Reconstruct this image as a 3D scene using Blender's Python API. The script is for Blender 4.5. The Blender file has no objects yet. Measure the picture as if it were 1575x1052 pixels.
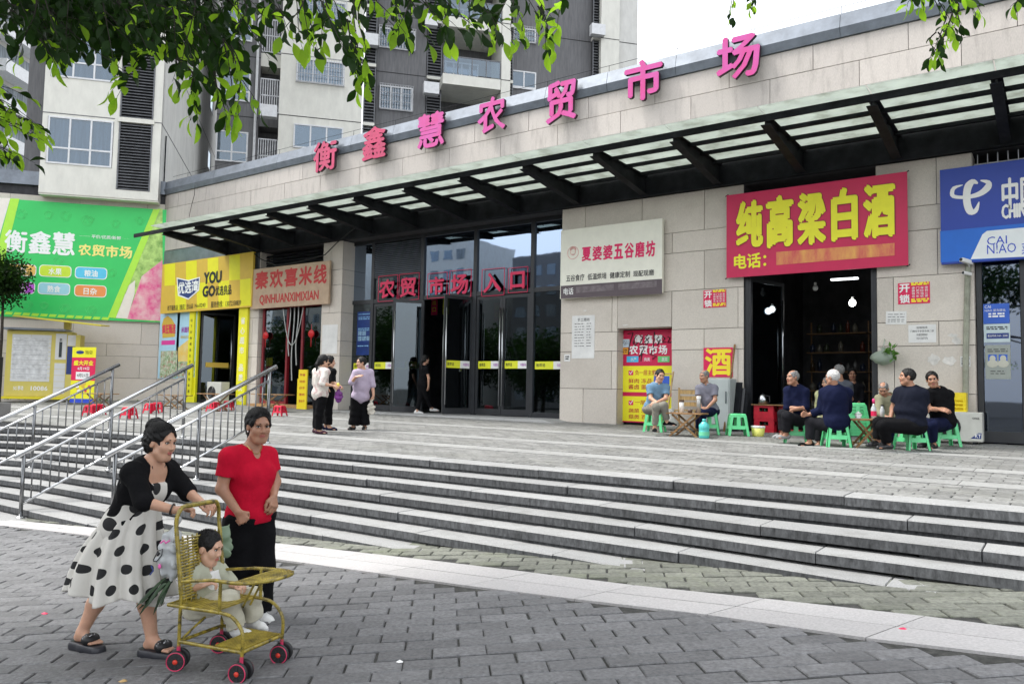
import bpy, math, random
import numpy as np
from math import sin, cos, radians, pi, atan2, sqrt
from mathutils import Vector, Matrix
random.seed(7); RNG = np.random.default_rng(7)
SC = bpy.context.scene; COL = SC.collection
# ---------------------------------------------------------------- camera
W, H, FP, CZ = 1575, 1052, 1200.0, 0.86
_y, _p, _r = [radians(v) for v in (125.355, 3.678, 1.085)]
CF = np.array([cos(_y)*cos(_p), sin(_y)*cos(_p), sin(_p)])
_cr = np.array([sin(_y), -cos(_y), 0.]); _cu = np.cross(_cr, CF)
CR = cos(_r)*_cr+sin(_r)*_cu; CU = -sin(_r)*_cr+cos(_r)*_cu
CC = np.array([0, 0, CZ])
cd = bpy.data.cameras.new('camera'); cam = bpy.data.objects.new('camera', cd); COL.objects.link(cam)
cd.sensor_width = 36; cd.lens = FP/W*36; cd.clip_start = .05; cd.clip_end = 3000
cam.matrix_world = Matrix([[CR[i], CU[i], -CF[i], CC[i]] for i in range(3)]+[[0, 0, 0, 1]])
SC.camera = cam
# ---------------------------------------------------------------- sky, sun, exposure
world = bpy.data.worlds.new('World'); SC.world = world; world.use_nodes = True
wn = world.node_tree; wn.nodes.clear()
sky = wn.nodes.new('ShaderNodeTexSky'); sky.sky_type = 'NISHITA'; sky.sun_disc = False
SUN_EL, SUN_AZ = radians(58), radians(205)     # direction towards the sun: azimuth measured in the xy plane
sky.sun_elevation = SUN_EL; sky.sun_rotation = radians(90)-SUN_AZ
sky.air_density = 1.0; sky.dust_density = 5.0; sky.ozone_density = 1.0
hs = wn.nodes.new('ShaderNodeHueSaturation'); hs.inputs['Saturation'].default_value = .22; hs.inputs['Value'].default_value = 1.25
mx = wn.nodes.new('ShaderNodeMix'); mx.data_type = 'RGBA'; mx.inputs[0].default_value = .55
mx.inputs[7].default_value = (9.6, 10.0, 10.6, 1)    # overcast veil
bg = wn.nodes.new('ShaderNodeBackground'); bg.inputs[1].default_value = .122
wo = wn.nodes.new('ShaderNodeOutputWorld')
wn.links.new(sky.outputs[0], hs.inputs['Color']); wn.links.new(hs.outputs[0], mx.inputs[6])
wn.links.new(mx.outputs[2], bg.inputs[0]); wn.links.new(bg.outputs[0], wo.inputs[0])
sl = bpy.data.lights.new('sun', 'SUN'); sl.energy = 1.7; sl.angle = radians(11); sl.color = (1, .97, .92)
sun = bpy.data.objects.new('sun', sl); COL.objects.link(sun)
sun.rotation_euler = Vector((cos(SUN_EL)*cos(SUN_AZ), cos(SUN_EL)*sin(SUN_AZ), sin(SUN_EL))).to_track_quat('Z', 'Y').to_euler()
SC.view_settings.view_transform = 'Standard'; SC.view_settings.look = 'None'
SC.view_settings.exposure = 1.08; SC.view_settings.gamma = 1.0; SC.view_settings.use_curve_mapping = False
SC.cycles.max_bounces = 8; SC.cycles.transparent_max_bounces = 12
# ---------------------------------------------------------------- pixel -> place helpers
def ray(x, y): return CF+CR*(x-W/2)/FP-CU*(y-H/2)/FP
def uz(x, y, z):
    d = ray(x, y); return CC+d*(z-CC[2])/d[2]
def uy(x, y, Y):
    d = ray(x, y); return CC+d*Y/d[1]
def ux(x, y, X):
    d = ray(x, y); return CC+d*X/d[0]
def ap(x, y, dep): return CC+ray(x, y)*dep
def GZ(x, y):                                    # lower pavement, gently sloping
    x = np.clip(x, -16, 5); y = np.clip(y, -6, 8); return -.42+.05*x+.02*(y-6)
def ug(x, y):
    d = ray(x, y); return CC+d*((-.54-CC[2])/(d[2]-.05*d[0]-.02*d[1]))
def PZ(x, y):                                    # upper plaza, falls towards the stairs
    return np.clip((y-7.4)/9.1, 0, 1.4)*(.10-.0073*(np.clip(x, -32, 6)+1.2))
def up_(x, y):
    P = uz(x, y, 0)
    for _ in range(12): P = uz(x, y, float(PZ(P[0], P[1])))
    return P
def pr(P):
    P = np.asarray(P, float)-CC; d = P@CF
    return W/2+FP*(P@CR)/d, H/2-FP*(P@CU)/d, d
# ---------------------------------------------------------------- materials
MATS = {}
WORLDM = {'paver_grey', 'paver_mossy', 'paver_plaza', 'granite_band', 'plaza_band', 'step_granite', 'step_riser_shade_dirt', 'granite_beige', 'granite_parapet', 'joint_mortar'}
def M(name, col, rough=.6, metal=0., var=.12, scale=6., bump=0., bscale=60., pv=0., emit=0., spec=.5, trans=0., coat=0., dirt=0., dscale=1.5, col2=None, dcol=None, stretch=None):
    if name in MATS: return MATS[name]
    m = bpy.data.materials.new(name); MATS[name] = m; m.use_nodes = True
    n = m.node_tree.nodes; l = m.node_tree.links; b = n['Principled BSDF']
    b.inputs['Roughness'].default_value = rough; b.inputs['Metallic'].default_value = metal
    b.inputs['Specular IOR Level'].default_value = spec; b.inputs['Coat Weight'].default_value = coat
    c = (*col, 1); tc = n.new('ShaderNodeTexCoord'); src = tc.outputs['Object']
    if name in WORLDM: src = n.new('ShaderNodeNewGeometry').outputs['Position']      # stains run on across neighbouring pieces
    if stretch:
        mp = n.new('ShaderNodeMapping'); mp.inputs['Scale'].default_value = stretch; l.new(src, mp.inputs[0]); ssrc = mp.outputs[0]
    else: ssrc = src
    nz = n.new('ShaderNodeTexNoise'); nz.inputs['Scale'].default_value = scale; nz.inputs['Detail'].default_value = 6; nz.inputs['Roughness'].default_value = .65
    l.new(ssrc, nz.inputs['Vector'])
    def mixc(a, bcol, fac, mode='MIX'):
        x = n.new('ShaderNodeMix'); x.data_type = 'RGBA'; x.blend_type = mode
        if isinstance(a, tuple): x.inputs[6].default_value = a
        else: l.new(a, x.inputs[6])
        if isinstance(bcol, tuple): x.inputs[7].default_value = bcol
        else: l.new(bcol, x.inputs[7])
        if isinstance(fac, float): x.inputs[0].default_value = fac
        else: l.new(fac, x.inputs[0])
        return x.outputs[2]
    c2 = (*(col2 or tuple(v*(1-3*var) if v*(1-3*var) > 0 else 0 for v in col)), 1)
    c1 = tuple(min(1, v*(1+var)) for v in col)+(1,) if not col2 else c
    rp = n.new('ShaderNodeValToRGB'); rp.color_ramp.elements[0].position = .3; rp.color_ramp.elements[1].position = .68
    rp.color_ramp.elements[0].color = c2; rp.color_ramp.elements[1].color = c1
    l.new(nz.outputs[0], rp.inputs[0]); out = rp.outputs[0]
    if dirt:
        nd = n.new('ShaderNodeTexNoise'); nd.inputs['Scale'].default_value = dscale; nd.inputs['Detail'].default_value = 8; nd.inputs['Roughness'].default_value = .7
        l.new(ssrc, nd.inputs['Vector'])
        dr = n.new('ShaderNodeMapRange'); dr.inputs[1].default_value = .5; dr.inputs[2].default_value = .72; dr.inputs[4].default_value = dirt
        l.new(nd.outputs[0], dr.inputs[0]); out = mixc(out, (*(dcol or tuple(v*.35 for v in col)), 1), dr.outputs[0])
    if pv:                                        # piece-to-piece variation
        oi = n.new('ShaderNodeObjectInfo'); at = n.new('ShaderNodeAttribute'); at.attribute_name = 'piece'
        ad = n.new('ShaderNodeMath'); ad.operation = 'ADD'; l.new(oi.outputs['Random'], ad.inputs[0]); l.new(at.outputs['Fac'], ad.inputs[1])
        fr = n.new('ShaderNodeMath'); fr.operation = 'FRACT'; l.new(ad.outputs[0], fr.inputs[0])
        mr = n.new('ShaderNodeMapRange'); mr.inputs[3].default_value = 1-pv; mr.inputs[4].default_value = 1+pv*.7; l.new(fr.outputs[0], mr.inputs[0])
        cb = n.new('ShaderNodeCombineColor'); [l.new(mr.outputs[0], cb.inputs[i]) for i in range(3)]
        out = mixc(out, cb.outputs[0], 1.0, 'MULTIPLY')
    l.new(out, b.inputs['Base Color'])
    if bump:
        nb = n.new('ShaderNodeTexNoise'); nb.inputs['Scale'].default_value = bscale; nb.inputs['Detail'].default_value = 5; l.new(ssrc, nb.inputs['Vector'])
        bp = n.new('ShaderNodeBump'); bp.inputs['Strength'].default_value = bump; bp.inputs['Distance'].default_value = .01
        l.new(nb.outputs[0], bp.inputs['Height']); l.new(bp.outputs[0], b.inputs['Normal'])
    if emit:
        b.inputs['Emission Color'].default_value = c; b.inputs['Emission Strength'].default_value = emit
    if trans: b.inputs['Transmission Weight'].default_value = trans
    return m
def glass(name, tint=(.6, .7, .7), refl=.3, rough=.02, col=(.82, .93, 1)):
    if name in MATS: return MATS[name]
    m = bpy.data.materials.new(name); MATS[name] = m; m.use_nodes = True; n = m.node_tree.nodes; l = m.node_tree.links; n.clear()
    o = n.new('ShaderNodeOutputMaterial'); t = n.new('ShaderNodeBsdfTransparent'); t.inputs[0].default_value = (*tint, 1)
    g = n.new('ShaderNodeBsdfGlossy'); g.inputs['Roughness'].default_value = rough; g.inputs[0].default_value = (*col, 1)
    lw = n.new('ShaderNodeLayerWeight'); lw.inputs[0].default_value = .25
    mr = n.new('ShaderNodeMapRange'); mr.inputs[3].default_value = refl; mr.inputs[4].default_value = .95; l.new(lw.outputs['Fresnel'], mr.inputs[0])
    tc = n.new('ShaderNodeTexCoord'); nz = n.new('ShaderNodeTexNoise'); nz.inputs['Scale'].default_value = .8; l.new(tc.outputs['Object'], nz.inputs[0])
    bp = n.new('ShaderNodeBump'); bp.inputs['Strength'].default_value = .04; bp.inputs['Distance'].default_value = .05; l.new(nz.outputs[0], bp.inputs['Height']); l.new(bp.outputs[0], g.inputs['Normal'])
    x = n.new('ShaderNodeMixShader'); l.new(mr.outputs[0], x.inputs[0]); l.new(t.outputs[0], x.inputs[1]); l.new(g.outputs[0], x.inputs[2]); l.new(x.outputs[0], o.inputs[0])
    return m
def leafmat(name, col, tcol, tw=.5, sp=.5):
    if name in MATS: return MATS[name]
    m = bpy.data.materials.new(name); MATS[name] = m; m.use_nodes = True; n = m.node_tree.nodes; l = m.node_tree.links; n.clear()
    o = n.new('ShaderNodeOutputMaterial'); p = n.new('ShaderNodeBsdfPrincipled'); t = n.new('ShaderNodeBsdfTranslucent')
    p.inputs['Roughness'].default_value = .5; p.inputs['Specular IOR Level'].default_value = sp; t.inputs[0].default_value = (*tcol, 1)
    oi = n.new('ShaderNodeObjectInfo'); at = n.new('ShaderNodeAttribute'); at.attribute_name = 'piece'
    ad = n.new('ShaderNodeMath'); l.new(oi.outputs['Random'], ad.inputs[0]); l.new(at.outputs['Fac'], ad.inputs[1])
    fr = n.new('ShaderNodeMath'); fr.operation = 'FRACT'; l.new(ad.outputs[0], fr.inputs[0])
    rp = n.new('ShaderNodeValToRGB'); rp.color_ramp.elements[0].color = (*[v*.5 for v in col], 1); rp.color_ramp.elements[1].color = (*[v*1.3 for v in col], 1)
    l.new(fr.outputs[0], rp.inputs[0]); l.new(rp.outputs[0], p.inputs['Base Color'])
    x = n.new('ShaderNodeMixShader'); x.inputs[0].default_value = tw; l.new(p.outputs[0], x.inputs[1]); l.new(t.outputs[0], x.inputs[2]); l.new(x.outputs[0], o.inputs[0])
    return m
# ---------------------------------------------------------------- object helpers
def tag(o, label=None, cat=None, group=None, kind=None):
    if label: o['label'] = label
    if cat: o['category'] = cat
    if group: o['group'] = group
    if kind: o['kind'] = kind
    return o
def empty(name, loc=(0, 0, 0), rz=0., label=None, cat=None, group=None, kind=None):
    o = bpy.data.objects.new(name, None); COL.objects.link(o); o.location = tuple(float(v) for v in loc); o.rotation_euler = (0, 0, rz); o.empty_display_size = .1
    return tag(o, label, cat, group, kind)
def copy_tree(o, parent=None):
    c = o.copy(); COL.objects.link(c); c.parent = parent
    for ch in [x for x in COL.objects if x.parent == o]: copy_tree(ch, c)
    return c
class G:                                          # geometry collector -> one mesh object
    def __init__(s): s.v = []; s.f = []; s.m = []; s.p = []; s.mi = 0; s.pc = 0.
    def add(s, vs, fs):
        o = len(s.v); s.v += [tuple(float(c) for c in v) for v in vs]
        for f in fs: s.f.append(tuple(i+o for i in f)); s.m.append(s.mi); s.p.append(s.pc)
        return s
    def box(s, a, b):
        x0, y0, z0 = a; x1, y1, z1 = b
        return s.add([(x0, y0, z0), (x1, y0, z0), (x1, y1, z0), (x0, y1, z0), (x0, y0, z1), (x1, y0, z1), (x1, y1, z1), (x0, y1, z1)],
                     [(0, 3, 2, 1), (4, 5, 6, 7), (0, 1, 5, 4), (1, 2, 6, 5), (2, 3, 7, 6), (3, 0, 4, 7)])
    def hexa(s, p):                               # 8 points bottom ring, top ring
        return s.add(p, [(0, 3, 2, 1), (4, 5, 6, 7), (0, 1, 5, 4), (1, 2, 6, 5), (2, 3, 7, 6), (3, 0, 4, 7)])
    def beam(s, a, b, w, h, up=(0, 0, 1)):
        a = np.array(a, float); b = np.array(b, float); d = b-a; d /= np.linalg.norm(d); up = np.array(up, float)
        x = np.cross(d, up)
        if np.linalg.norm(x) < 1e-4: x = np.cross(d, (1, 0, 0))
        x /= np.linalg.norm(x); u = np.cross(x, d)
        P = []
        for q in (a, b):
            for sx, sy in ((-1, -1), (1, -1), (1, 1), (-1, 1)): P.append(q+x*sx*w/2+u*sy*h/2)
        return s.add(P, [(0, 1, 2, 3), (7, 6, 5, 4), (0, 4, 5, 1), (1, 5, 6, 2), (2, 6, 7, 3), (3, 7, 4, 0)])
    def tube(s, pts, r, n=10, cap=True, rf=None):
        pts = [np.array(p, float) for p in pts]; rings = []; base = len(s.v); prev = None
        for i, p in enumerate(pts):
            d = pts[min(i+1, len(pts)-1)]-pts[max(i-1, 0)]; d /= max(np.linalg.norm(d), 1e-9)
            if prev is None:
                x = np.cross(d, (0, 0, 1.));
                if np.linalg.norm(x) < .05: x = np.cross(d, (1., 0, 0))
            else: x = prev-d*(prev@d)
            x /= max(np.linalg.norm(x), 1e-9); prev = x; u = np.cross(d, x)
            rr = rf[i] if rf is not None else r
            for k in range(n):
                a = 2*pi*k/n; s.v.append(tuple(p+(x*cos(a)+u*sin(a))*rr))
        for i in range(len(pts)-1):
            for k in range(n):
                a = base+i*n+k; b = base+i*n+(k+1) % n; s.f.append((a, b, b+n, a+n)); s.m.append(s.mi); s.p.append(s.pc)
        if cap:
            s.f.append(tuple(base+k for k in range(n))[::-1]); s.m.append(s.mi); s.p.append(s.pc)
            s.f.append(tuple(base+(len(pts)-1)*n+k for k in range(n))); s.m.append(s.mi); s.p.append(s.pc)
        return s
    def lathe(s, c, prof, n=16, ax=(0, 0, 1)):    # prof: list of (radius, height)
        ax = np.array(ax, float); ax /= np.linalg.norm(ax); c = np.array(c, float)
        return s.tube([c+ax*h for _, h in prof], 1, n, True, [max(r, 1e-4) for r, _ in prof]) if True else s
    def ell(s, c, r, n=10, m=14, R=None):
        base = len(s.v); c = np.array(c, float); R = np.eye(3) if R is None else R
        for i in range(n+1):
            t = pi*i/n
            for k in range(m):
                a = 2*pi*k/m; s.v.append(tuple(c+R@np.array([r[0]*sin(t)*cos(a), r[1]*sin(t)*sin(a), r[2]*cos(t)])))
        for i in range(n):
            for k in range(m):
                a = base+i*m+k; b = base+i*m+(k+1) % m; s.f.append((a, a+m, b+m, b)); s.m.append(s.mi); s.p.append(s.pc)
        return s
    def prism(s, poly, y0, y1):                   # polygon in xz extruded along y
        n = len(poly); vs = [(x, y0, z) for x, z in poly]+[(x, y1, z) for x, z in poly]
        return s.add(vs, [tuple(range(n)), tuple(range(2*n-1, n-1, -1))]+[((i+1) % n, i, i+n, (i+1) % n+n) for i in range(n)])
    def build(s, name, mats, parent=None, smooth=False, loc=(0, 0, 0), label=None, cat=None, group=None, kind=None, bevel=0.):
        me = bpy.data.meshes.new(name); me.from_pydata(s.v, [], s.f)
        mats = mats if isinstance(mats, (list, tuple)) else [mats]
        for m in mats: me.materials.append(m)
        if len(mats) > 1: me.polygons.foreach_set('material_index', s.m)
        if any(s.p):
            a = me.attributes.new('piece', 'FLOAT', 'FACE'); a.data.foreach_set('value', s.p)
        if smooth: me.polygons.foreach_set('use_smooth', [True]*len(me.polygons))
        me.update()
        return obj(name, me, parent, loc, label, cat, group, kind, bevel)
def obj(name, me, parent=None, loc=(0, 0, 0), label=None, cat=None, group=None, kind=None, bevel=0.):
    o = bpy.data.objects.new(name, me); COL.objects.link(o); o.parent = parent; o.location = tuple(float(v) for v in loc)
    if bevel:
        b = o.modifiers.new('bevel', 'BEVEL'); b.width = bevel; b.segments = 2; b.limit_method = 'ANGLE'
    return tag(o, label, cat, group, kind)
def B(name, a, b, mat, parent=None, bevel=0., **k):
    a = np.minimum(a, b) if False else a
    return G().box(tuple(min(p, q) for p, q in zip(a, b)), tuple(max(p, q) for p, q in zip(a, b))).build(name, mat, parent, bevel=bevel, **k)
# ---------------------------------------------------------------- vertical surfaces addressed by photo position
class Surf:
    def __init__(s, P0, ang):
        s.P0 = np.array([P0[0], P0[1], 0.]); s.a = ang; s.U = np.array([cos(ang), sin(ang), 0]); s.N = np.array([sin(ang), -cos(ang), 0])
    def st(s, px, py, off=0.):
        d = ray(px, py); Q = s.P0+s.N*off; t = ((Q-CC)@s.N)/(d@s.N); P = CC+d*t; return float((P-s.P0)@s.U), float(P[2])
    def P(s, a, z, off=0.): p = s.P0+s.U*a+s.N*off; return (p[0], p[1], z)
FONTCACHE = {}
def textmesh(body, bold):
    k = (body, bold)
    if k not in FONTCACHE:
        c = bpy.data.curves.new('t', 'FONT'); c.body = body; c.offset = bold; c.resolution_u = 2
        o = bpy.data.objects.new('t', c); COL.objects.link(o)
        dg = bpy.context.evaluated_depsgraph_get(); me = bpy.data.meshes.new_from_object(o.evaluated_get(dg))
        v = np.empty(len(me.vertices)*3, np.float32); me.vertices.foreach_get('co', v); v = v.reshape(-1, 3)
        f = [tuple(p.vertices) for p in me.polygons]; bpy.data.objects.remove(o); FONTCACHE[k] = (v, f)
    return FONTCACHE[k]
def addtext(g, body, x0, x1, z0, z1, y, bold=.02, depth=0., shear=0.):
    v, f = textmesh(body, 0.0); lo = v.min(0); hi = v.max(0); q = (v-lo)/np.maximum(hi-lo, 1e-6)
    ch = (z1-z0)/max((hi-lo)[1], .3); b = max(bold, 0)*ch*.9          # stroke thickening by shifted copies
    offs = [(0, 0)] if b <= 0 else [(-b, 0), (b, 0), (0, b), (0, -b)]+([(b*.7, b*.7), (-b*.7, -b*.7)] if bold > .03 else [])
    X0 = x0+b+q[:, 0]*(x1-x0-2*b)+shear*(q[:, 1]-.5); Z0 = z0+b+q[:, 1]*(z1-z0-2*b)
    n = len(X0); side = []
    if depth:
        E = {}
        for p in f:
            for i in range(len(p)): E[(p[i], p[(i+1) % len(p)])] = 1
        side = [(a, b_, b_+n, a+n) for (a, b_) in E if (b_, a) not in E]
    for k, (dx, dz) in enumerate(offs):
        X = X0+dx; Z = Z0+dz; yk = y-.0004*k
        if depth:
            V = [(a, y, c) for a, c in zip(X, Z)]+[(a, yk-depth, c) for a, c in zip(X, Z)]
            mi = g.mi; g.add(V, [tuple(i+n for i in p) for p in f]); g.mi = mi+1
            o = len(g.v)-len(V)
            for s_ in side: g.f.append(tuple(i+o for i in s_)); g.m.append(g.mi); g.p.append(0.)
            g.mi = mi
        else: g.add([(a, yk, c) for a, c in zip(X, Z)], f)
    return g
class Sign:
    """a board on a vertical surface; local x along the board, z up, -y towards the viewer"""
    def __init__(s, surf, name, label, cat, tl, br, th, mat, off=.02, group=None, back=None, panel='panel', bev=0.):
        s.f = surf; s.off = off+th; s0, z1 = surf.st(*tl, s.off); s1, z0 = surf.st(*br, s.off)
        s.s0, s.z0, s.w, s.h = s0, z0, s1-s0, z1-z0
        s.o = empty(name, surf.P(s0, z0, off), surf.a, label, cat, group)
        s.th = th; B(panel, (0, -th, 0), (s.w, 0, s.h), mat, s.o, bevel=bev); s.k = 0
    def L(s, p): a, z = s.f.st(*p, s.off); return a-s.s0, z-s.z0
    def y(s, lay): return -s.th-.003*lay
    def rect(s, tl, br, mat, lay=1, name='panel_print'):
        x0, z1 = s.L(tl); x1, z0 = s.L(br); return G().add([(x0, s.y(lay), z0), (x1, s.y(lay), z0), (x1, s.y(lay), z1), (x0, s.y(lay), z1)], [(0, 1, 2, 3)]).build(name, mat, s.o)
    def poly(s, pts, mat, lay=1, name='panel_print'):
        P = [s.L(p) for p in pts]; return G().add([(x, s.y(lay), z) for x, z in P], [tuple(range(len(P)))]).build(name, mat, s.o)
    def rrect(s, tl, br, mat, lay=1, r=.3, name='button_print'):
        x0, z1 = s.L(tl); x1, z0 = s.L(br); r = r*abs(z1-z0); P = []
        for cx, cz, a0 in ((x1-r, z1-r, 0), (x0+r, z1-r, 90), (x0+r, z0+r, 180), (x1-r, z0+r, 270)):
            for k in range(5): a = radians(a0+k*22.5); P.append((cx+r*cos(a), cz+r*sin(a)))
        return G().add([(x, s.y(lay), z) for x, z in P], [tuple(range(len(P)))]).build(name, mat, s.o)
    def text(s, body, tl, br, mat, lay=2, bold=.02, name='lettering', shear=0., depth=0.):
        x0, z1 = s.L(tl); x1, z0 = s.L(br)
        return addtext(G(), body, x0, x1, z0, z1, s.y(lay), bold, depth, shear).build(name, mat, s.o)
# ================================================================ materials in use
STONE = M('granite_beige', (.635, .58, .51), .62, var=.06, scale=55, pv=.10, dirt=.5, dscale=1.6, dcol=(.48, .43, .37), bump=.12, bscale=120)
STONE_UP = M('granite_parapet', (.52, .475, .435), .65, var=.07, scale=40, pv=.12, dirt=.6, dscale=2.0, dcol=(.24, .21, .19), bump=.12, bscale=120, stretch=(3, 3, .5))
JOINT = M('joint_dark', (.05, .05, .055), .9)
DSTEEL = M('dark_steel', (.016, .0175, .021), .7, spec=.15, var=.2, scale=3, dirt=.35, dscale=3, dcol=(.026, .027, .029))
DSTEEL2 = M('dark_steel_frame', (.028, .030, .034), .35, var=.1, scale=3)
CAPM = M('cap_metal', (.20, .225, .26), .33, metal=.35, var=.1, scale=2.5, dirt=.3, dscale=1.2)
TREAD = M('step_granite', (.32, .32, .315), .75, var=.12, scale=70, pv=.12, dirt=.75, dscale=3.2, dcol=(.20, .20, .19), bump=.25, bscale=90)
RISER = M('step_riser_shade_dirt', (.115, .118, .122), .75, spec=.2, var=.2, scale=30, pv=.2, dirt=.6, dscale=7, dcol=(.03, .03, .03), bump=.3, bscale=60, stretch=(1, 1, .35))  # same granite as the treads, with shade and dirt put into the colour
PAVE = M('paver_grey', (.166, .166, .170), .7, var=.16, scale=38, pv=.20, dirt=.75, dscale=.9, dcol=(.095, .095, .098), bump=.45, bscale=70)
PAVEG = M('paver_mossy', (.175, .18, .15), .8, var=.16, scale=30, pv=.2, dirt=.6, dscale=1.6, dcol=(.13, .15, .08), bump=.45, bscale=70)
PAVEP = M('paver_plaza', (.215, .215, .205), .75, var=.14, scale=20, pv=.24, dirt=.5, dscale=.8, dcol=(.12, .12, .10), bump=.3, bscale=60)
BAND = M('granite_band', (.44, .425, .42), .65, var=.09, scale=60, pv=.08, dirt=.45, dscale=1.8, dcol=(.36, .35, .34), bump=.15, bscale=90)
BANDP = M('plaza_band', (.30, .30, .29), .75, var=.1, scale=25, pv=.12, dirt=.5, dscale=1.4, dcol=(.20, .20, .19), bump=.2, bscale=90)
MORTAR = M('joint_mortar', (.055, .055, .05), .95, var=.3, scale=20)
# ================================================================ ground, pavers
def grid(name, xs, ys, zf, mat, kind='structure', parent=None):
    g = G(); nx, ny = len(xs), len(ys)
    g.v = [(x, y, float(zf(x, y))) for y in ys for x in xs]
    g.f = [(j*nx+i, j*nx+i+1, (j+1)*nx+i+1, (j+1)*nx+i) for j in range(ny-1) for i in range(nx-1)]; g.m = [0]*len(g.f); g.p = [0]*len(g.f)
    o = g.build(name, mat, parent); 
    if kind: o['kind'] = kind
    return o
lower = grid('lower_pavement', [-1500, -300, -60, -30, -16, -10, -5, 0, 5, 30, 300, 1500], [-1500, -300, -60, -20, -6, 0, 4, 6, 8.0], lambda x, y: GZ(x, y)-.012, MORTAR)
plaza = grid('upper_plaza', [-120, -60, -32, -20, -10, -1, 6, 60, 300], [7.66, 9, 11, 13, 15, 16.6, 18.5, 30], lambda x, y: PZ(x, y)-.012, MORTAR)
grid('far_ground', [-1500, -100, 100, 1500], [30, 60, 200, 1500], lambda x, y: -.6, PAVEP)
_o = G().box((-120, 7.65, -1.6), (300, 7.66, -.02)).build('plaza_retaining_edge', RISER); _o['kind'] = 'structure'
# band edges on the lower pavement
_bl = sorted([tuple(ug(*p)[:2]) for p in ((0, 808), (137, 824), (417, 859), (717, 901), (900, 924), (1157, 954), (1286, 976), (1575, 1013))])
_bu = sorted([tuple(ug(*p)[:2]) for p in ((0, 798), (137, 811), (417, 834), (717, 868), (900, 892), (1221, 925), (1418, 947), (1575, 972))])
def ybl(x): return np.interp(x, [p[0] for p in _bl], [p[1] for p in _bl])-max(0, x-_bl[-1][0])*-.2-max(0, _bl[0][0]-x)*.25
def ybu(x): return np.interp(x, [p[0] for p in _bu], [p[1] for p in _bu])+max(0, x-_bu[-1][0])*.2-max(0, _bu[0][0]-x)*.25
def pavers(parent, x0, x1, y0, y1, ang, bl, bw, gap, zf, mat, inside, nparts, hh=.05, jit=.002, herr=False):
    """brick pavers laid in running bond; the nearest ones single objects, the rest one stuff mesh"""
    c, s = cos(ang), sin(ang); cx, cy = (x0+x1)/2, (y0+y1)/2; R = math.hypot(x1-x0, y1-y0)/2
    L = []
    nr = int(R/bw)+1; nc = int(R/bl)+2
    for j in range(-nr, nr):
        for i in range(-nc, nc):
            u = (i+.5*(j % 2))*bl+random.uniform(-.004, .004); v = j*bw+.012*sin(i*.7+j)
            x = cx+u*c-v*s; y = cy+u*s+v*c
            if x < x0 or x > x1 or y < y0 or y > y1 or not inside(x, y): continue
            px, py, d = pr((x, y, zf(x, y)))
            if d < .8 or px < -350 or px > W+350 or py > H+260: continue
            L.append((0 if (-20 < px < W+20 and py < H+20) else 1, d, x, y))
    L.sort(); me = None
    z0 = -hh; b = .006; l2, w2 = (bl-gap)/2, (bw-gap)/2
    def bvf():
        V = [(-l2, -w2, z0), (l2, -w2, z0), (l2, w2, z0), (-l2, w2, z0), (-l2, -w2, -b), (l2, -w2, -b), (l2, w2, -b), (-l2, w2, -b),
             (-l2+b, -w2+b, 0), (l2-b, -w2+b, 0), (l2-b, w2-b, 0), (-l2+b, w2-b, 0)]
        F = [(0, 1, 5, 4), (1, 2, 6, 5), (2, 3, 7, 6), (3, 0, 4, 7), (4, 5, 9, 8), (5, 6, 10, 9), (6, 7, 11, 10), (7, 4, 8, 11), (8, 9, 10, 11)]
        return V, F
    V, F = bvf(); me = bpy.data.meshes.new('paving_brick'); me.from_pydata(V, [], F); me.materials.append(mat)
    VA = np.array(V); big = G()
    for k, (_, d, x, y) in enumerate(L):
        z = float(zf(x, y))+random.uniform(-jit, jit); sx = (zf(x+.1, y)-zf(x-.1, y))/.2; sy = (zf(x, y+.1)-zf(x, y-.1))/.2
        tx, ty = sx+random.gauss(0, .006), sy+random.gauss(0, .008); a = ang+random.gauss(0, .004)
        if k < nparts:
            o = obj('paving_brick', me, parent, (x, y, z)); n = Vector((-tx, -ty, 1)).normalized()
            o.rotation_mode = 'QUATERNION'; o.rotation_quaternion = Vector((0, 0, 1)).rotation_difference(n) @ Matrix.Rotation(a, 3, 'Z').to_quaternion()
        else:
            ca, sa = cos(a), sin(a); X = VA[:, 0]*ca-VA[:, 1]*sa; Y = VA[:, 0]*sa+VA[:, 1]*ca
            big.pc = random.random(); big.add(np.stack([X+x, Y+y, VA[:, 2]+z+X*tx+Y*ty], 1), F)
    if big.v: big.build('paving_bricks_joined', mat, parent, kind='stuff')
    return len(L)
fwd_ang = atan2(CR[1], CR[0])+radians(5)
pavers(lower, -16, 3.5, -1, 7.5, fwd_ang, .31, .165, .010, GZ, PAVE, lambda x, y: y < ybl(x)-.04, 300, jit=.0035)
pavers(lower, -16, 3.0, 2, 7.0, radians(28), .30, .16, .012, GZ, PAVEG, lambda x, y: ybu(x)+.06 < y < 6.9, 0, jit=.004)
# pale granite band, slab by slab
for i in range(-16, 3):
    xa, xb = i*.95, i*.95+.942
    for (fa, fb) in ((0, .5), (.5, 1)):
        P = []
        for x, f in ((xa, fa), (xb, fa), (xb, fb), (xa, fb)):
            y = ybl(x)+(ybu(x)-ybl(x))*f+(.004 if f == fa else -.004); xx = x+(y-ybl(x))*.35; P.append((xx, y, float(GZ(xx, y))+.004+random.uniform(0, .002)))
        G().hexa([(x, y, z-.06) for x, y, z in P]+P).build('band_slab', BAND, lower)
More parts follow.
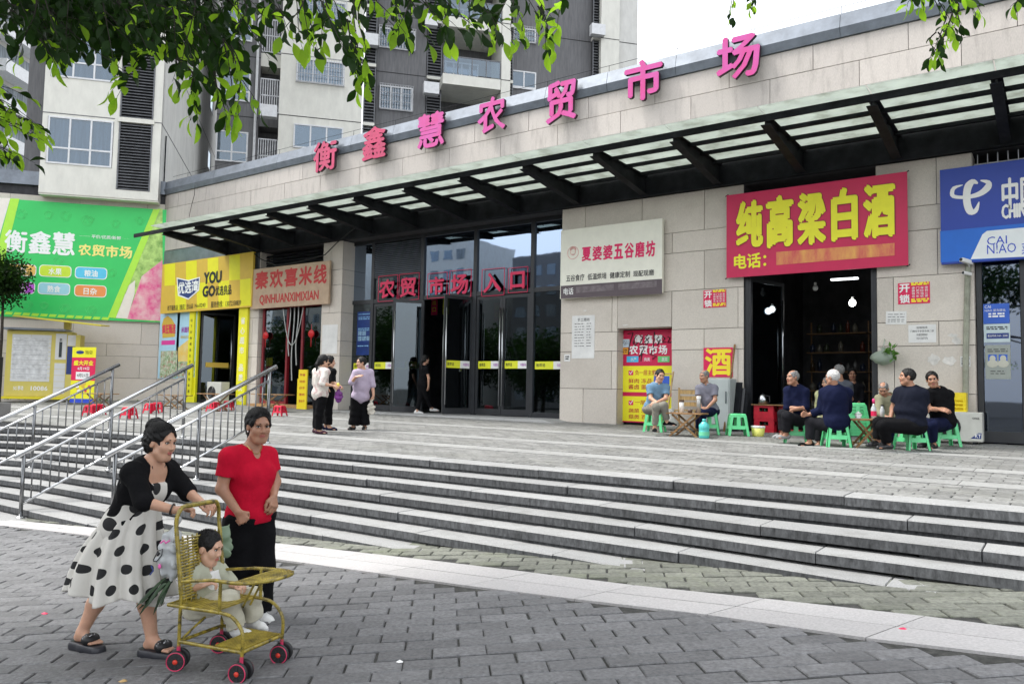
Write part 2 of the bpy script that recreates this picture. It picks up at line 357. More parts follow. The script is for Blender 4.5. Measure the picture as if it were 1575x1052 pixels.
# plaza pavers and bands
ybands = [9.25, 10.9, 13.2]
def notband(x, y): return y > 7.75 and all(abs(y-b) > .30 for b in ybands) and y < 16.45
pavers(plaza, -34, 3.5, 7.7, 16.45, 0., .30, .15, .010, PZ, PAVEP, notband, 300, jit=.0015)
for b in ybands:
    for i in range(-36, 4):
        xa = i*.9; g = G()
        P = [(x, y, float(PZ(x, y))+.003) for x, y in ((xa, b-.22), (xa+.892, b-.22), (xa+.892, b+.22), (xa, b+.22))]
        g.hexa([(x, y, z-.05) for x, y, z in P]+P).build('plaza_slab', BANDP, plaza)
# ================================================================ stairs
RH = .115
def ystep(k, x): return 7.42-.285*k-.06*max(0, -13-x)**2+(.04 if x > -2.2 and k >= 2 else 0)*-3
stairs = empty('stone_stairs', (-6, 6, -.6), 0, kind='structure')
stairs.location = (0, 0, 0)
for k in range(0, 11):
    zt = -RH*k; n0 = int(-22/1.62); off = (k % 3)*.55
    for i in range(n0, 3):
        xa = i*1.62+off; xb = xa+1.612
        ya, yb = ystep(k, (xa+xb)/2-.8), ystep(k, (xa+xb)/2+.8)
        if xa > -2.3: ya = yb = ystep(k, xb)
        if zt < GZ((xa+xb)/2, ya)-.10: continue
        if xb < -21: continue
        dy = random.uniform(-.012, .012); dz = random.uniform(-.003, .003); dep = .36
        z1 = zt+dz; th = .085
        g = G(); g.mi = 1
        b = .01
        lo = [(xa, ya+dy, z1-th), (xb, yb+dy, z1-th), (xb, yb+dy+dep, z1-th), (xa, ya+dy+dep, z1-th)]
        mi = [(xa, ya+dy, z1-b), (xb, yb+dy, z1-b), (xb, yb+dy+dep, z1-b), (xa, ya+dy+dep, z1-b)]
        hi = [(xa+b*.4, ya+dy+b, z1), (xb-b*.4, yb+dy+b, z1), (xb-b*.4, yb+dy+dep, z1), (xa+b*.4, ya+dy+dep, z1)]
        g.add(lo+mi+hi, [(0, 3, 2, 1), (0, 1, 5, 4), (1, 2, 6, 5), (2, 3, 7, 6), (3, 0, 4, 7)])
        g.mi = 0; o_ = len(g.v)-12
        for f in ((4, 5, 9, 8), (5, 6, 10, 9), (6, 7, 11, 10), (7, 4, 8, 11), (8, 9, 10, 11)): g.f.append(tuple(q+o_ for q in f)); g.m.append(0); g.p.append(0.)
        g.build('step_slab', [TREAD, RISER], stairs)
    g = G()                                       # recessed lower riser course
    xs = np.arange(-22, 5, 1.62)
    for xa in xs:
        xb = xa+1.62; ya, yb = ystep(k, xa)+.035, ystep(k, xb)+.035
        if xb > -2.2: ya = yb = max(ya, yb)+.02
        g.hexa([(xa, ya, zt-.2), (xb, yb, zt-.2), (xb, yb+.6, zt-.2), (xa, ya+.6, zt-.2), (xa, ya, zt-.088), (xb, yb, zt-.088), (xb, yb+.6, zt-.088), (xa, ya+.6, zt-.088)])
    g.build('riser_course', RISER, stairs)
# ================================================================ market building
FY = 16.5; F = Surf((0, FY), 0.)
mk = empty('market_building', (-12, FY, 0), 0, 'long beige granite market hall with pink rooftop characters and glass canopy', 'building')
mk.location = (0, 0, 0)
TM = {}
def tile(x0, x1, z0, z1, y, mat=STONE, parent=mk, surf=None, name='stone_tile'):
    w, h = round(x1-x0-.010, 3), round(z1-z0-.010, 3)
    if w < .03 or h < .03: return
    k = (w, h, mat.name)
    if k not in TM:
        b = .004; V = [(0, .03, 0), (w, .03, 0), (w, .03, h), (0, .03, h), (0, b, 0), (w, b, 0), (w, b, h), (0, b, h), (b, 0, b), (w-b, 0, b), (w-b, 0, h-b), (b, 0, h-b)]
        me = bpy.data.meshes.new('stone_tile'); me.from_pydata(V, [], [(0, 1, 5, 4), (1, 2, 6, 5), (2, 3, 7, 6), (3, 0, 4, 7), (4, 5, 9, 8), (5, 6, 10, 9), (6, 7, 11, 10), (7, 4, 8, 11), (8, 9, 10, 11)])
        me.materials.append(mat); TM[k] = me
    o = obj(name, TM[k], parent)
    if surf is None: o.location = (x0+.005, y+random.uniform(-.002, .002), z0+.005)
    else: o.location = surf.P(x0+.005, z0+.005, random.uniform(-.002, .002)); o.rotation_euler = (0, 0, surf.a)
    return o
def tiles(x0, x1, rows, tw, holes, y, mat=STONE, surf=None, parent=mk, phase=0.):
    for r in range(len(rows)-1):
        z0, z1 = rows[r], rows[r+1]; off = phase+(tw/2 if r % 2 else 0)
        n = int((x0-off)/tw)-2; a = n*tw+off
        while a < x1:
            q0, q1 = max(a, x0), min(a+tw, x1); a += tw
            if q1-q0 < .03: continue
            rs = [(q0, q1, z0, z1)]
            for hx0, hx1, hz0, hz1 in holes:
                nr = []
                for (p0, p1, s0, s1) in rs:
                    if hx0 >= p1 or hx1 <= p0 or hz0 >= s1 or hz1 <= s0: nr.append((p0, p1, s0, s1)); continue
                    if hx0 > p0: nr.append((p0, hx0, s0, s1))
                    if hx1 < p1: nr.append((hx1, p1, s0, s1))
                    m0, m1 = max(p0, hx0), min(p1, hx1)
                    if hz0 > s0: nr.append((m0, m1, s0, hz0))
                    if hz1 < s1: nr.append((m0, m1, hz1, s1))
                rs = nr
            for t in rs: tile(*t, y, mat, parent, surf)
DOORS = dict(ent=(-18.2, -10.23, -.3, 5.5), menu=(-8.65, -7.27, -.3, 2.41), red=(-5.61, -2.97, -.3, 5.5), tel=(-1.32, 2.6, -.3, 5.5), mix=(-22.25, -19.1, -.3, 5.5), you=(-25.95, -23.15, -.3, 3.62))
rows = [.02, .98, 1.88, 2.34, 3.22, 4.09, 4.56, 5.46]
tiles(-28.3, 5, rows, 1.53, list(DOORS.values())+[(-28.3, -22.3, 3.6, 6)], FY, phase=-.38)
tiles(-28.3, 8, [6.02, 6.55, 7.13, 7.67, 8.21], 1.79, [], FY, STONE_UP, phase=.33)
g = G()                                           # solid wall cores behind the cladding
def core(x0, x1, z0, z1, d=.5): g.box((x0, FY+.032, z0), (x1, FY+d, z1))
xs = sorted([(v[0], v[1]) for k, v in DOORS.items()]); cur = -28.25
for a, b in xs: core(cur, a-.001, -.3, 5.46); cur = b+.001
core(cur, 8, -.3, 5.46); core(-8.65, -7.27, 2.42, 5.459, .49); core(-25.95, -23.15, 3.63, 5.459, .49)
g.box((-28.25, FY+.032, 5.461), (8, 17.3, 8.2)); g.box((-28.2, 17.3, 7.6), (30, 40, 8.0)); g.build('wall_core', JOINT, mk)
# pier reveals (side faces of the openings)
for x, s in ((-18.2, 1), (-19.1, -1), (-22.25, 1), (-8.65, 1), (-2.97, -1), (-1.32, 1)):
    g = G(); xr = x+(.004 if s > 0 else -.004)
    dd = .36 if x == -8.65 else .5
    ztop = 2.41 if x == -8.65 else 5.45
    for z0, z1 in zip(rows[:-1], rows[1:]):
        if z0 >= ztop: continue
        g.box((min(x, xr), FY+.03, z0+.005), (max(x, xr), FY+dd, min(z1, ztop)-.005))
    g.build('reveal_tile', STONE, mk)
B('reveal_tile', (-8.65, FY+.03, 2.405), (-7.27, FY+.36, 2.41), STONE, mk)
# parapet cap in folded metal panels
for i in range(-16, 5):
    xa = i*1.79-.01
    if xa < -28.7: continue
    g = G(); x0, x1 = xa, xa+1.78
    g.hexa([(x0, FY-.05, 8.215), (x1, FY-.05, 8.215), (x1, FY+.3, 8.215), (x0, FY+.3, 8.215), (x0, FY-.10, 8.40), (x1, FY-.10, 8.40), (x1, FY+.3, 8.40), (x0, FY+.3, 8.40)])
    g.hexa([(x0, FY-.10, 8.401), (x1, FY-.10, 8.401), (x1, FY+.3, 8.401), (x0, FY+.3, 8.401), (x0, FY-.02, 8.72), (x1, FY-.02, 8.72), (x1, FY+.3, 8.72), (x0, FY+.3, 8.72)])
    g.build('cap_panel', CAPM, mk)
g = G()                                           # lightning wire with its little stands
g.tube([(-28, FY+.1, 8.92), (8, FY+.1, 8.92)], .006, 5)
for i in range(-15, 5): g.tube([(i*1.8, FY+.1, 8.7), (i*1.8, FY+.1, 8.92)], .006, 5)
g.build('lightning_wire', DSTEEL, mk)
# fascia beam over the openings
for i in range(-13, 4):
    xa = i*1.79-.75
    if xa < -24.1: continue
    B('fascia_panel', (xa, FY-.12, 5.47), (xa+1.78, FY+.03, 6.0), DSTEEL, mk)
B('fascia_lip', (-24.03, FY-.16, 5.455), (6.5, FY-.11, 5.50), DSTEEL, mk)
B('metal_infill', (-28.2, FY-.01, 5.47), (-24.05, FY+.03, 6.0), CAPM, mk)
B('metal_infill', (-28.2, FY+.005, 3.64), (-22.35, FY+.03, 5.45), CAPM, mk)
# ---------------------------------------------------------------- canopy
cn = empty('glass_canopy', (-12, 15, 6), 0, 'long dark steel canopy with frosted glass panels over the shopfronts', 'canopy'); cn.location = (0, 0, 0)
FROST = M('canopy_glass', (.62, .66, .62), .4, var=.05, scale=2, dirt=.55, dscale=2.2, dcol=(.22, .23, .18), spec=.4)
nt = FROST.node_tree; pb = nt.nodes['Principled BSDF']; tl = nt.nodes.new('ShaderNodeBsdfTranslucent'); ms = nt.nodes.new('ShaderNodeMixShader'); ms.inputs[0].default_value = .72
nt.links.new(pb.inputs['Base Color'].links[0].from_socket, tl.inputs[0]); nt.links.new(pb.outputs[0], ms.inputs[1]); nt.links.new(tl.outputs[0], ms.inputs[2]); nt.links.new(ms.outputs[0], nt.nodes['Material Output'].inputs[0])
YF, YW = 13.72, FY-.12; bx = [-.777-1.785*i for i in range(-4, 15)]
for x in bx:
    if x < -25.7: continue
    g = G()
    def sec(y, zt, zb, hw): return [(x-hw, y, zb), (x+hw, y, zb), (x+hw, y, zt), (x-hw, y, zt)]
    for hw, zt0, zb0, zt1, zb1 in ((.012, 5.93, 5.80, 5.93, 5.50), (.085, 5.80, 5.785, 5.50, 5.485), (.085, 5.945, 5.93, 5.945, 5.93)):
        a = [(x-hw, YF+.24, zb0), (x+hw, YF+.24, zb0), (x+hw, YW, zb1), (x-hw, YW, zb1), (x-hw, YF+.24, zt0), (x+hw, YF+.24, zt0), (x+hw, YW, zt1), (x-hw, YW, zt1)]
        g.hexa(a)
    g.build('canopy_beam', DSTEEL, cn)
    for j, y in enumerate((YF+.27, YF+.95, YF+1.62, YF+2.34)):
        if x+1.785 > 6.5: continue
        B('purlin', (x+.013, y-.04, 5.875), (x+1.772, y+.04, 5.945), DSTEEL, cn)
    if x+1.785 <= 6.5: B('glass_panel', (x+.01, YF-.20, 5.985), (x+1.775, YW-.02, 6.0), FROST, cn)
    for sx in (.3, 1.4):
        for sy in (.45, 1.2, 1.95): G().lathe((x+sx, YF+sy, 5.975), [(.028, 0), (.028, .008)], 8).build('glass_clamp', DSTEEL, cn)
B('edge_channel', (bx[-1]-.3 if bx[-1] > -25.7 else -25.72, YF+.20, 5.85), (6.4, YF+.24, 5.975), DSTEEL, cn)
# ---------------------------------------------------------------- rooftop characters
PCRIM = M('letter_crimson', (.50, .006, .09), .35, var=.08, scale=3, coat=.3); PINK = M('letter_pink', (.54, .012, .20), .3, var=.10, scale=2.2, col2=(.52, .05, .32), coat=.4); PDARK = M('letter_side', (.035, .01, .02), .5)
rs = Surf((0, FY-.16), 0.)
sg = empty('rooftop_lettering', (-12, FY-.2, 8), 0, 'seven big pink raised characters along the parapet', 'sign lettering'); sg.location = (0, 0, 0)
for ch, a, b in (('衡', (486, 222), (520, 267)), ('鑫', (561, 200), (596, 249)), ('慧', (646, 179), (686, 231)), ('农', (738, 155), (780, 208)), ('贸', (843, 129), (889, 192)), ('市', (963, 98), (1021, 159)), ('场', (1104, 60), (1171, 126))):
    x0, z1 = rs.st(*a); x1, z0 = rs.st(*b); z1 = rs.st((a[0]+b[0])/2, (a[1]*1+a[1])/2-4)[1]; z0 = rs.st((a[0]+b[0])/2, b[1]-3)[1]
    addtext(G(), ch, x0, x1, z0, z1, FY-.15, .026, .10).build('raised_character', [PCRIM if ch in '衡鑫' else PINK, PDARK], sg)
# ================================================================ entrance
E = Surf((0, FY+.5), 0.); EY = FY+.5
GLASSU = glass('reflective_glass', (.10, .13, .15), .55, col=(.50, .62, .80)); GLASSD = glass('door_glass', (.30, .34, .36), .10)
ent = empty('market_entrance', (-14.2, EY, .2), 0, 'dark steel and glass entrance front with double doors standing open', 'entrance'); ent.location = (0, 0, 0)
ex = [E.st(p, 400)[0] for p in (540.5, 576, 652, 733, 821)]+[-10.1]; ex[0] = -18.19
zt, zh, zb = 5.45, E.st(700, 455)[1], .22
for x in ex[1:-1]: B('mullion', (x-.06, EY-.06, zb), (x+.06, EY+.06, zt), DSTEEL2, ent, .004)
for i, x in enumerate(ex[:-1]):
    x0, x1 = x+.061, ex[i+1]-.061
    if i == 0: x0 = ex[0]
    B('transom', (x0, EY-.05, zh-.06), (x1, EY+.05, zh+.06), DSTEEL2, ent); B('transom', (x0, EY-.05, zt-.1), (x1, EY+.05, zt), DSTEEL2, ent)
    if i != 1: B('window_pane', (x0, EY-.006, zh+.06), (x1, EY+.006, zt-.1), GLASSU, ent)
    if i in (0, 4): B('window_pane', (x0, EY-.006, zb+.12), (x1, EY+.006, zh-.06), GLASSD, ent); B('sill', (x0, EY-.05, zb), (x1, EY+.05, zb+.12), DSTEEL2, ent)
# louvre bay
x0, x1 = ex[1]+.061, ex[2]-.061; zl = E.st(610, 424)[1]
B('transom', (x0, EY-.05, zl-.03), (x1, EY+.05, zl+.03), DSTEEL2, ent); B('window_pane', (x0, EY-.006, zh+.06), (x1, EY+.006, zl-.03), GLASSD, ent)
n = 17
for i in range(n):
    z = zl+.05+(zt-.1-zl-.07)*i/n; g = G(); g.hexa([(x0, EY-.05, z), (x1, EY-.05, z), (x1, EY+.03, z+.05), (x0, EY+.03, z+.05), (x0, EY-.05, z+.012), (x1, EY-.05, z+.012), (x1, EY+.03, z+.062), (x0, EY+.03, z+.062)]); g.build('louvre_slat', CAPM, ent)
YEL = M('sticker_yellow', (.78, .80, .03), .45, var=.02); WHT = M('print_white', (.85, .85, .83), .5, var=.02); BLK = M('print_black', (.015, .015, .018), .5, var=.02)
PUR = M('print_purple', (.45, .12, .5), .5, var=.02); STEEL = M('polished_steel', (.50, .51, .52), .18, metal=1., var=.03, scale=4); LRED = M('letter_red', (.74, .02, .10), .4, var=.03)
def sticker(par, x, y, z, w, seg=1.):
    g = G(); g.add([(x, y, z), (x+w*.6, y, z), (x+w*.6, y, z+.2), (x, y, z+.2)], [(0, 1, 2, 3)]); g.build('door_sticker', YEL, par)
    g = G(); g.add([(x+w*.6, y, z), (x+w, y, z), (x+w, y, z+.2), (x+w*.6, y, z+.2)], [(0, 1, 2, 3)]); g.build('door_sticker', WHT, par)
    addtext(G(), '推荐选', x+.04, x+w*.34, z+.06, z+.15, y-.002, .01).build('lettering', BLK, par); addtext(G(), '中国移动', x+w*.72, x+w*.97, z+.06, z+.14, y-.002, .01).build('lettering', PUR, par)
def leaf(hx, ang, w, side, hside, label=None):
    """door leaf hinged at hx; side=+1 extends to +x when closed"""
    d = empty('glass_door', (hx, EY-.01, zb+.02), radians(ang), label, 'door'); hgt = zh-.08-zb-.02; s = side
    def bb(nm, a, b, m): B(nm, (s*a[0], a[1], a[2]), (s*b[0], b[1], b[2]), m, d)
    bb('stile', (.005, -.025, 0), (.085, .025, hgt), DSTEEL2); bb('stile', (w-.085, -.025, 0), (w-.005, .025, hgt), DSTEEL2)
    bb('rail', (.085, -.025, 0), (w-.085, .025, .16), DSTEEL2); bb('rail', (.085, -.025, hgt-.09), (w-.085, .025, hgt), DSTEEL2)
    bb('door_pane', (.085, -.005, .16), (w-.085, .005, hgt-.09), GLASSD)
    for yy in (-1, 1):
        g = G(); X = s*(w-.045); g.tube([(X, yy*.075, .25), (X, yy*.075, hgt-.35)], .02, 8)
        for z in (.32, hgt-.42): g.tube([(X, yy*.02, z), (X, yy*.075, z)], .01, 6)
        g.build('pull_handle', STEEL, d, True)
    sticker(d, .09 if s > 0 else -w+.09, -.008, 1.25, w-.18)
    return d
w = (ex[2]-ex[1]-.13)/2
leaf(ex[1]+.065, 0, w, 1, 1, 'closed glass door leaf left of the open market doorway'); leaf(ex[2]-.065, 0, w, -1, 1, 'glass door leaf behind the swung-out leaf, left of the open doorway')
w = (ex[3]-ex[2]-.13)/2
leaf(ex[2]+.065, -125, w, 1, 1, 'glass door leaf swung out left of the open doorway'); leaf(ex[3]-.065, 68, w, -1, 1, 'glass door leaf swung out right of the open doorway')
w = (ex[4]-ex[3]-.13)/2
leaf(ex[3]+.065, 0, w, 1, 1, 'closed glass door leaf with pull handle, first right of the open doorway'); leaf(ex[4]-.065, 0, w, -1, 1, 'closed glass door leaf beside the entrance side window on the right')
sticker(ent, ex[4]+.1, EY-.012, 1.47, .95); sticker(ent, ex[0]+.1, EY-.012, 1.47, .75)
# raised red characters on the entrance glass with thin outline frames
el = empty('entrance_lettering', (-14, EY-.1, 4), 0, 'six red characters fixed across the entrance glass', 'sign lettering'); el.location = (0, 0, 0); ES = Surf((0, EY-.1), 0.)
for ch, a, b in (('农', (585, 431), (608, 458)), ('贸', (617, 428), (641, 456)), ('市', (661, 427), (684, 453)), ('场', (695, 423), (721, 452)), ('入', (745, 421), (772, 449)), ('口', (786, 419), (808, 444))):
    x0, z1 = ES.st(*a); x1, z0 = ES.st(*b); addtext(G(), ch, x0, x1, z0, z1, EY-.1, .035, .04).build('raised_character', [LRED, PDARK], el)
    g = G(); c = [(x0-.1, z0-.08), (x1+.05, z0-.08), (x1+.05, z1+.12), (x0-.1, z1+.12)]
    for i in range(4): g.beam((c[i][0], EY-.07, c[i][1]), (c[(i+1) % 4][0], EY-.07, c[(i+1) % 4][1]), .014, .014, (0, 1, 0))
    g.build('outline_tube', LRED, el)
# landing slab in front of the doors
o = G().hexa([(-18.1, 15.55, .02), (-9.2, 15.55, .02), (-9.2, EY+3, .02), (-18.1, EY+3, .02), (-18.1, 15.75, .215), (-10.25, 15.75, .215), (-10.25, EY+3, .215), (-18.1, EY+3, .215)]).build('entrance_landing', TREAD); o['kind'] = 'structure'
# interiors: floor, back wall and partitions of the rooms behind the openings
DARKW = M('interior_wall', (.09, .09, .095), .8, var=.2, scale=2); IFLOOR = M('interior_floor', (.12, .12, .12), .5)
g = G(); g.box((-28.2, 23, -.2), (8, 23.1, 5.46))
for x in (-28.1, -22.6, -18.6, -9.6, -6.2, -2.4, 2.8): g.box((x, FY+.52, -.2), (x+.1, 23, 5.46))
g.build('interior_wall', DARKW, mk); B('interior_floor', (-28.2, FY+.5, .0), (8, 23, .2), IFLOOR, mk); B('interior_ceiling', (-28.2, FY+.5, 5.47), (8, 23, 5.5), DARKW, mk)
# ================================================================ left wing wall and towers
TA = radians(49.65); CORN = np.array([-28.3, 16.5]); WS = Surf((CORN[0], CORN[1]), TA)
wing = empty('side_wing', (CORN[0], CORN[1], 0), 0, 'beige stone side wing carrying the big green billboard', 'building'); wing.location = (0, 0, 0)
def wz(y): return WS.st(120, y)[1]
tiles(-12, 0, [wz(v) for v in (628, 580, 546, 527, 494, 455, 420, 385, 350, 322, 305)], 2.35, [], 0, STONE, WS, wing, phase=.55)
def TG(surf):                                     # box collector in a surf frame
    class Q(G):
        def sb(s, a0, a1, z0, z1, o0, o1):       # along, z, offset outwards
            P = [surf.P(a, z, o) for z in (z0, z1) for a, o in ((a0, o1), (a1, o1), (a1, o0), (a0, o0))]
            return s.hexa(P)
    return Q()
g = TG(WS); g.sb(-12, -.02, -.2, 8.2, -.6, -.035); g.build('wall_core', JOINT, wing)
for i in range(6):
    g = TG(WS); g.sb(-12+i*2+.005, -10+i*2-.005, 8.215, 8.72, -.3, .10); g.build('cap_panel', CAPM, wing)
PLAST = M('tower_plaster', (.74, .73, .66), .8, var=.04, scale=3, dirt=.4, dscale=1.2, dcol=(.58, .56, .50), stretch=(1, 1, .4))
PGREY = M('tower_grey', (.165, .165, .17), .8, var=.1, scale=4, dirt=.4, dscale=1.1, dcol=(.11, .11, .11), stretch=(3, 3, .3))
PSIDE = M('tower_side', (.64, .635, .60), .8, var=.05, scale=2.5, dirt=.4, dscale=.9, dcol=(.48, .46, .42), stretch=(1, 1, .4))
LOUV = M('louvre_metal', (.15, .155, .165), .45, metal=.3, var=.15, scale=3); WFR = M('window_frame_white', (.72, .73, .74), .5, var=.05)
CURT = M('curtain', (.36, .40, .43), .8, col2=(.07, .09, .11), scale=1.4, stretch=(5, 5, .35)); TGLASS = glass('tower_glass', (.55, .62, .70), .10)
BAR = M('window_bar', (.62, .63, .65), .4, metal=.3); DARKV = M('void_dark', (.03, .03, .032), .9)
def twindow(par, surf, a0, a1, z0, z1, nv=3, sub=.68, bars=False, frame=.06):
    w = empty('window', surf.P(a0, z0, 0), surf.a); w.parent = par; X = a1-a0; Z = z1-z0
    B('curtain', (.02, .12, .02), (X-.02, .15, Z-.02), CURT, w)
    fr = G(); f = frame
    fr.box((0, -.03, 0), (X, .05, f)); fr.box((0, -.03, Z-f), (X, .05, Z)); zs = Z*(1-sub)
    if sub < 1: fr.box((f, -.025, zs-f/2), (X-f, .05, zs+f/2))
    for i in range(nv+1):
        x = i*(X-f)/nv; fr.box((x, -.028, f), (x+f, .048, Z-f))
    fr.build('window_frame', WFR, w)
    for i in range(nv):
        xa, xb = i*(X-f)/nv+f, (i+1)*(X-f)/nv
        for q0, q1 in (((f, zs-f/2), (zs+f/2, Z-f)) if sub < 1 else ((f, Z-f),)): B('pane', (xa, -.004, q0), (xb, .004, q1), TGLASS, w)
    if bars:
        g = G(); n = max(6, int(X/.13))
        for i in range(n+1): x = X*i/n; g.tube([(x, -.25, -.05), (x, -.25, Z+.02)], .014, 4, False)
        for z in (-.04, Z*.3, Z*.65, Z): g.tube([(0, -.25, z), (X, -.25, z)], .018, 4, False)
        for x in (0, X):
            for z in (-.04, Z): g.tube([(x, -.25, z), (x, 0, z)], .018, 4, False)
        g.build('window_bars', BAR, w)
    return w
def louvre(par, surf, a0, a1, z0, z1, pitch=.11):
    g = TG(surf); g.sb(a0, a1, z0, z1, -.2, -.12); g.build('louvre_back', DARKV, par)
    g = TG(surf); n = int((z1-z0)/pitch)
    for i in range(n):
        z = z0+(z1-z0)*i/n
        P = [surf.P(a, z+dz, o) for dz in (0, .02) for a, o, in ((a0, .02), (a1, .02))]
        p = [surf.P(a0, z, .02), surf.P(a1, z, .02), surf.P(a1, z+pitch*.62, -.08), surf.P(a0, z+pitch*.62, -.08)]
        q = [(x, y, zz+.018) for x, y, zz in p]; g.hexa(p+q)
    for a in (a0, a1-.05): g.sb(a, a+.05, z0, z1, -.1, .03)
    g.build('louvre_grille', LOUV, par, kind='stuff')
# --- left tower
T1 = Surf((CORN[0]+WS.N[0]*.5, CORN[1]+WS.N[1]*.5), TA)
tw1 = empty('apartment_tower', T1.P(-4, 0), 0, 'pale apartment tower with white framed windows directly above the green billboard', 'building'); tw1.location = (0, 0, 0)
def q(px, py, s=None, off=0.): return (s or T1).st(px, py, off)
aL, _ = q(62, 240); aR, _ = q(246, 240); z0t = q(200, 306)[1]; ZT = 32
wA0, wZ1 = q(74, 178); wA1, wZ0 = q(172, 259); lA0 = q(181, 240)[0]; lA1 = q(233, 240)[0]; FLH = 3.28
g = TG(T1); wins = [(wZ0+FLH*i, wZ1+FLH*i) for i in range(0, 8)]
zc = z0t
for a, b in wins: g.sb(wA0, wA1, zc, a, -.4, 0); zc = b
g.sb(wA0, wA1, zc, ZT, -.4, 0); g.sb(aL, wA0, z0t, ZT, -.4, 0); g.sb(wA1, lA0, z0t, ZT, -.4, 0); g.sb(lA1, aR, z0t, ZT, -.4, 0); g.sb(lA0, lA1, z0t-.001, z0t+.32, -.35, -.002)
g.sb(aL, aR, z0t-.06, z0t, -6, -.03); g.build('wall', PLAST, tw1)
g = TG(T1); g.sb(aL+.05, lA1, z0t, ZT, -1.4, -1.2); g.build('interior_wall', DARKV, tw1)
g = TG(T1)
for i in range(8): z = wZ1+FLH*i+.10; g.sb(aL-.01, wA1+.02, z, z+.035, -.01, .006); g.sb(lA1+.01, aR+.01, z, z+.035, -.01, .006)
g.build('wall_groove', PGREY, tw1)
for i, (a, b) in enumerate(wins[:4]): twindow(tw1, T1, wA0+.02, wA1-.02, a, b, 3, .66)
for i in range(4):
    zz = z0t+.34+FLH*i-.2*0; top = wZ1+FLH*i+.02; bot = (z0t+.34) if i == 0 else wZ1+FLH*(i-1)+.22
    louvre(tw1, T1, lA0, lA1, bot, top); g = TG(T1); g.sb(lA0-.05, lA1+.05, top+.005, top+.18, -.2, .05); g.build('ledge', PLAST, tw1)
S1 = Surf(T1.P(aR, 0)[:2], TA+pi/2)               # side face going back
g = TG(S1); SE = S1.st(337, 200)[0]; g.sb(0.02, SE, z0t, ZT, -.3, 0); g.build('side_wall', PSIDE, tw1)
g = TG(S1)
for i in range(6): z = wZ1+FLH*i+.1; g.sb(.02, SE, z, z+.04, -.01, .008)
g.build('wall_groove', PGREY, tw1)
for i in range(3):
    zz = wZ0+.5+FLH*i; twindow(tw1, S1, S1.st(321, 200)[0], S1.st(326, 200)[0], zz, zz+1.1, 1, 1.0)
g = TG(T1); g.sb(aL-1.2, aL-.01, z0t+.6, ZT, -4, -2.0); g.build('recessed_wall', PGREY, tw1)
G().tube([S1.P(.7, 8.7, .06), S1.P(.7, 10.6, .06)], .03, 6).build('drain_pipe', DSTEEL, tw1)
# --- second tower further back, alternating grey and cream bays
Pd = ap(560, 150, 40.); T2 = Surf((Pd[0], Pd[1]), TA)
tw2 = empty('apartment_tower', (0, 0, 0), 0, 'taller grey and cream apartment block with balconies behind the pink characters', 'building')
def s2(px, off=0.): return T2.st(px, 120, off)[0]
zf0 = T2.st(500, 184)[1]; FH = T2.st(500, 91)[1]-zf0  # joint heights
def bay(px0, px1, mat, rec, nm='wall'):
    a0, a1 = s2(px0, -rec), s2(px1, -rec); g = TG(T2); g.sb(a0, a1, -1, 46, -rec-6, -rec); g.build(nm, mat, tw2)
    g = TG(T2)
    for i in range(-1, 9): g.sb(a0, a1, zf0+FH*i, zf0+FH*i+.04, -rec-.02, -rec+.008)
    g.build('wall_groove', DARKV, tw2, kind='stuff'); return a0, a1
def win(px0, py0, px1, py1, rec, nv=3, bars=False, floors=(0, 1), sub=1.):
    a0, z1 = T2.st(px0, py0, -rec+.02); a1, z0 = T2.st(px1, py1, -rec+.02); sf = Surf(T2.P(0, 0, -rec+.04)[:2], TA)
    for i in floors: twindow(tw2, sf, a0, a1, z0+FH*i, z1+FH*i, nv, sub, bars, .07)
bay(336, 400, PGREY, .9); bay(396, 431, PGREY, 2.0); bay(431, 558, PLAST, 0); bay(579, 655, PGREY, .8)
bay(771, 785, PLAST, 0.0, 'pilaster'); bay(789, 911, PGREY, .8); bay(924, 952, PLAST, 0.1); bay(952, 980, PSIDE, .3)
win(337, 106, 384, 158, .9, 2, False, (-2, -1, 0, 1), .68)
win(457, 89, 529, 134, 0, 3, True, (0, 1)); win(452, 190, 527, 234, 0, 3, False, (0,)); win(584, 131, 634, 173, .8, 3, True, (0,)); win(583, 42, 638, 80, .8, 3, True, (0, 1))
win(787, 108, 824, 140, .8, 2, False, (0,), .9); win(790, 42, 824, 68, .8, 2, True, (0, 1))
for a, b, r in ((560, 578, .3), (656, 679, 1.0), (779.5, 789, .3), (911, 923, .4)):
    sf = Surf(T2.P(0, 0, -r)[:2], TA)
    for i in range(-2, 6): louvre(tw2, sf, s2(a, -r), s2(b, -r), zf0+FH*i+.18, zf0+FH*(i+1)-.02, .16); g = TG(sf); g.sb(s2(a, -r), s2(b, -r), zf0+FH*i, zf0+FH*i+.16, -.3, .06); g.build('ledge', PLAST, tw2)
# balconies between 680 and 771
a0, a1 = s2(681), s2(770); g = TG(T2); g.sb(a0-.2, a1+.2, -1, 46, -6, -2.6); g.build('balcony_back_wall', PGREY, tw2)
for i in range(-1, 6):
    zb_ = zf0+FH*i-.55; g = TG(T2); g.sb(a0, a1, zb_, zb_+.55, -2.6, .02); g.build('balcony_slab', PLAST, tw2)
    g = TG(T2); g.sb(a0+.05, a1-.05, zb_+.62, zb_+1.5, -.03, -.01); g.build('balcony_glass', TGLASS, tw2)
    g = TG(T2); g.sb(a0, a1, zb_+1.5, zb_+1.56, -.06, .0)
    for k in range(5): a = a0+(a1-a0-.05)*k/4; g.sb(a, a+.05, zb_+.56, zb_+1.5, -.06, 0)
    g.build('balcony_rail', LOUV, tw2); sf = Surf(T2.P(0, 0, -2.58)[:2], TA); twindow(tw2, sf, a0+.5, a1-.7, zb_+.6, zb_+2.35, 4, .72, False, .08)
g = TG(T2)                                         # laundry cage balconies on the grey bay left of the cream wall
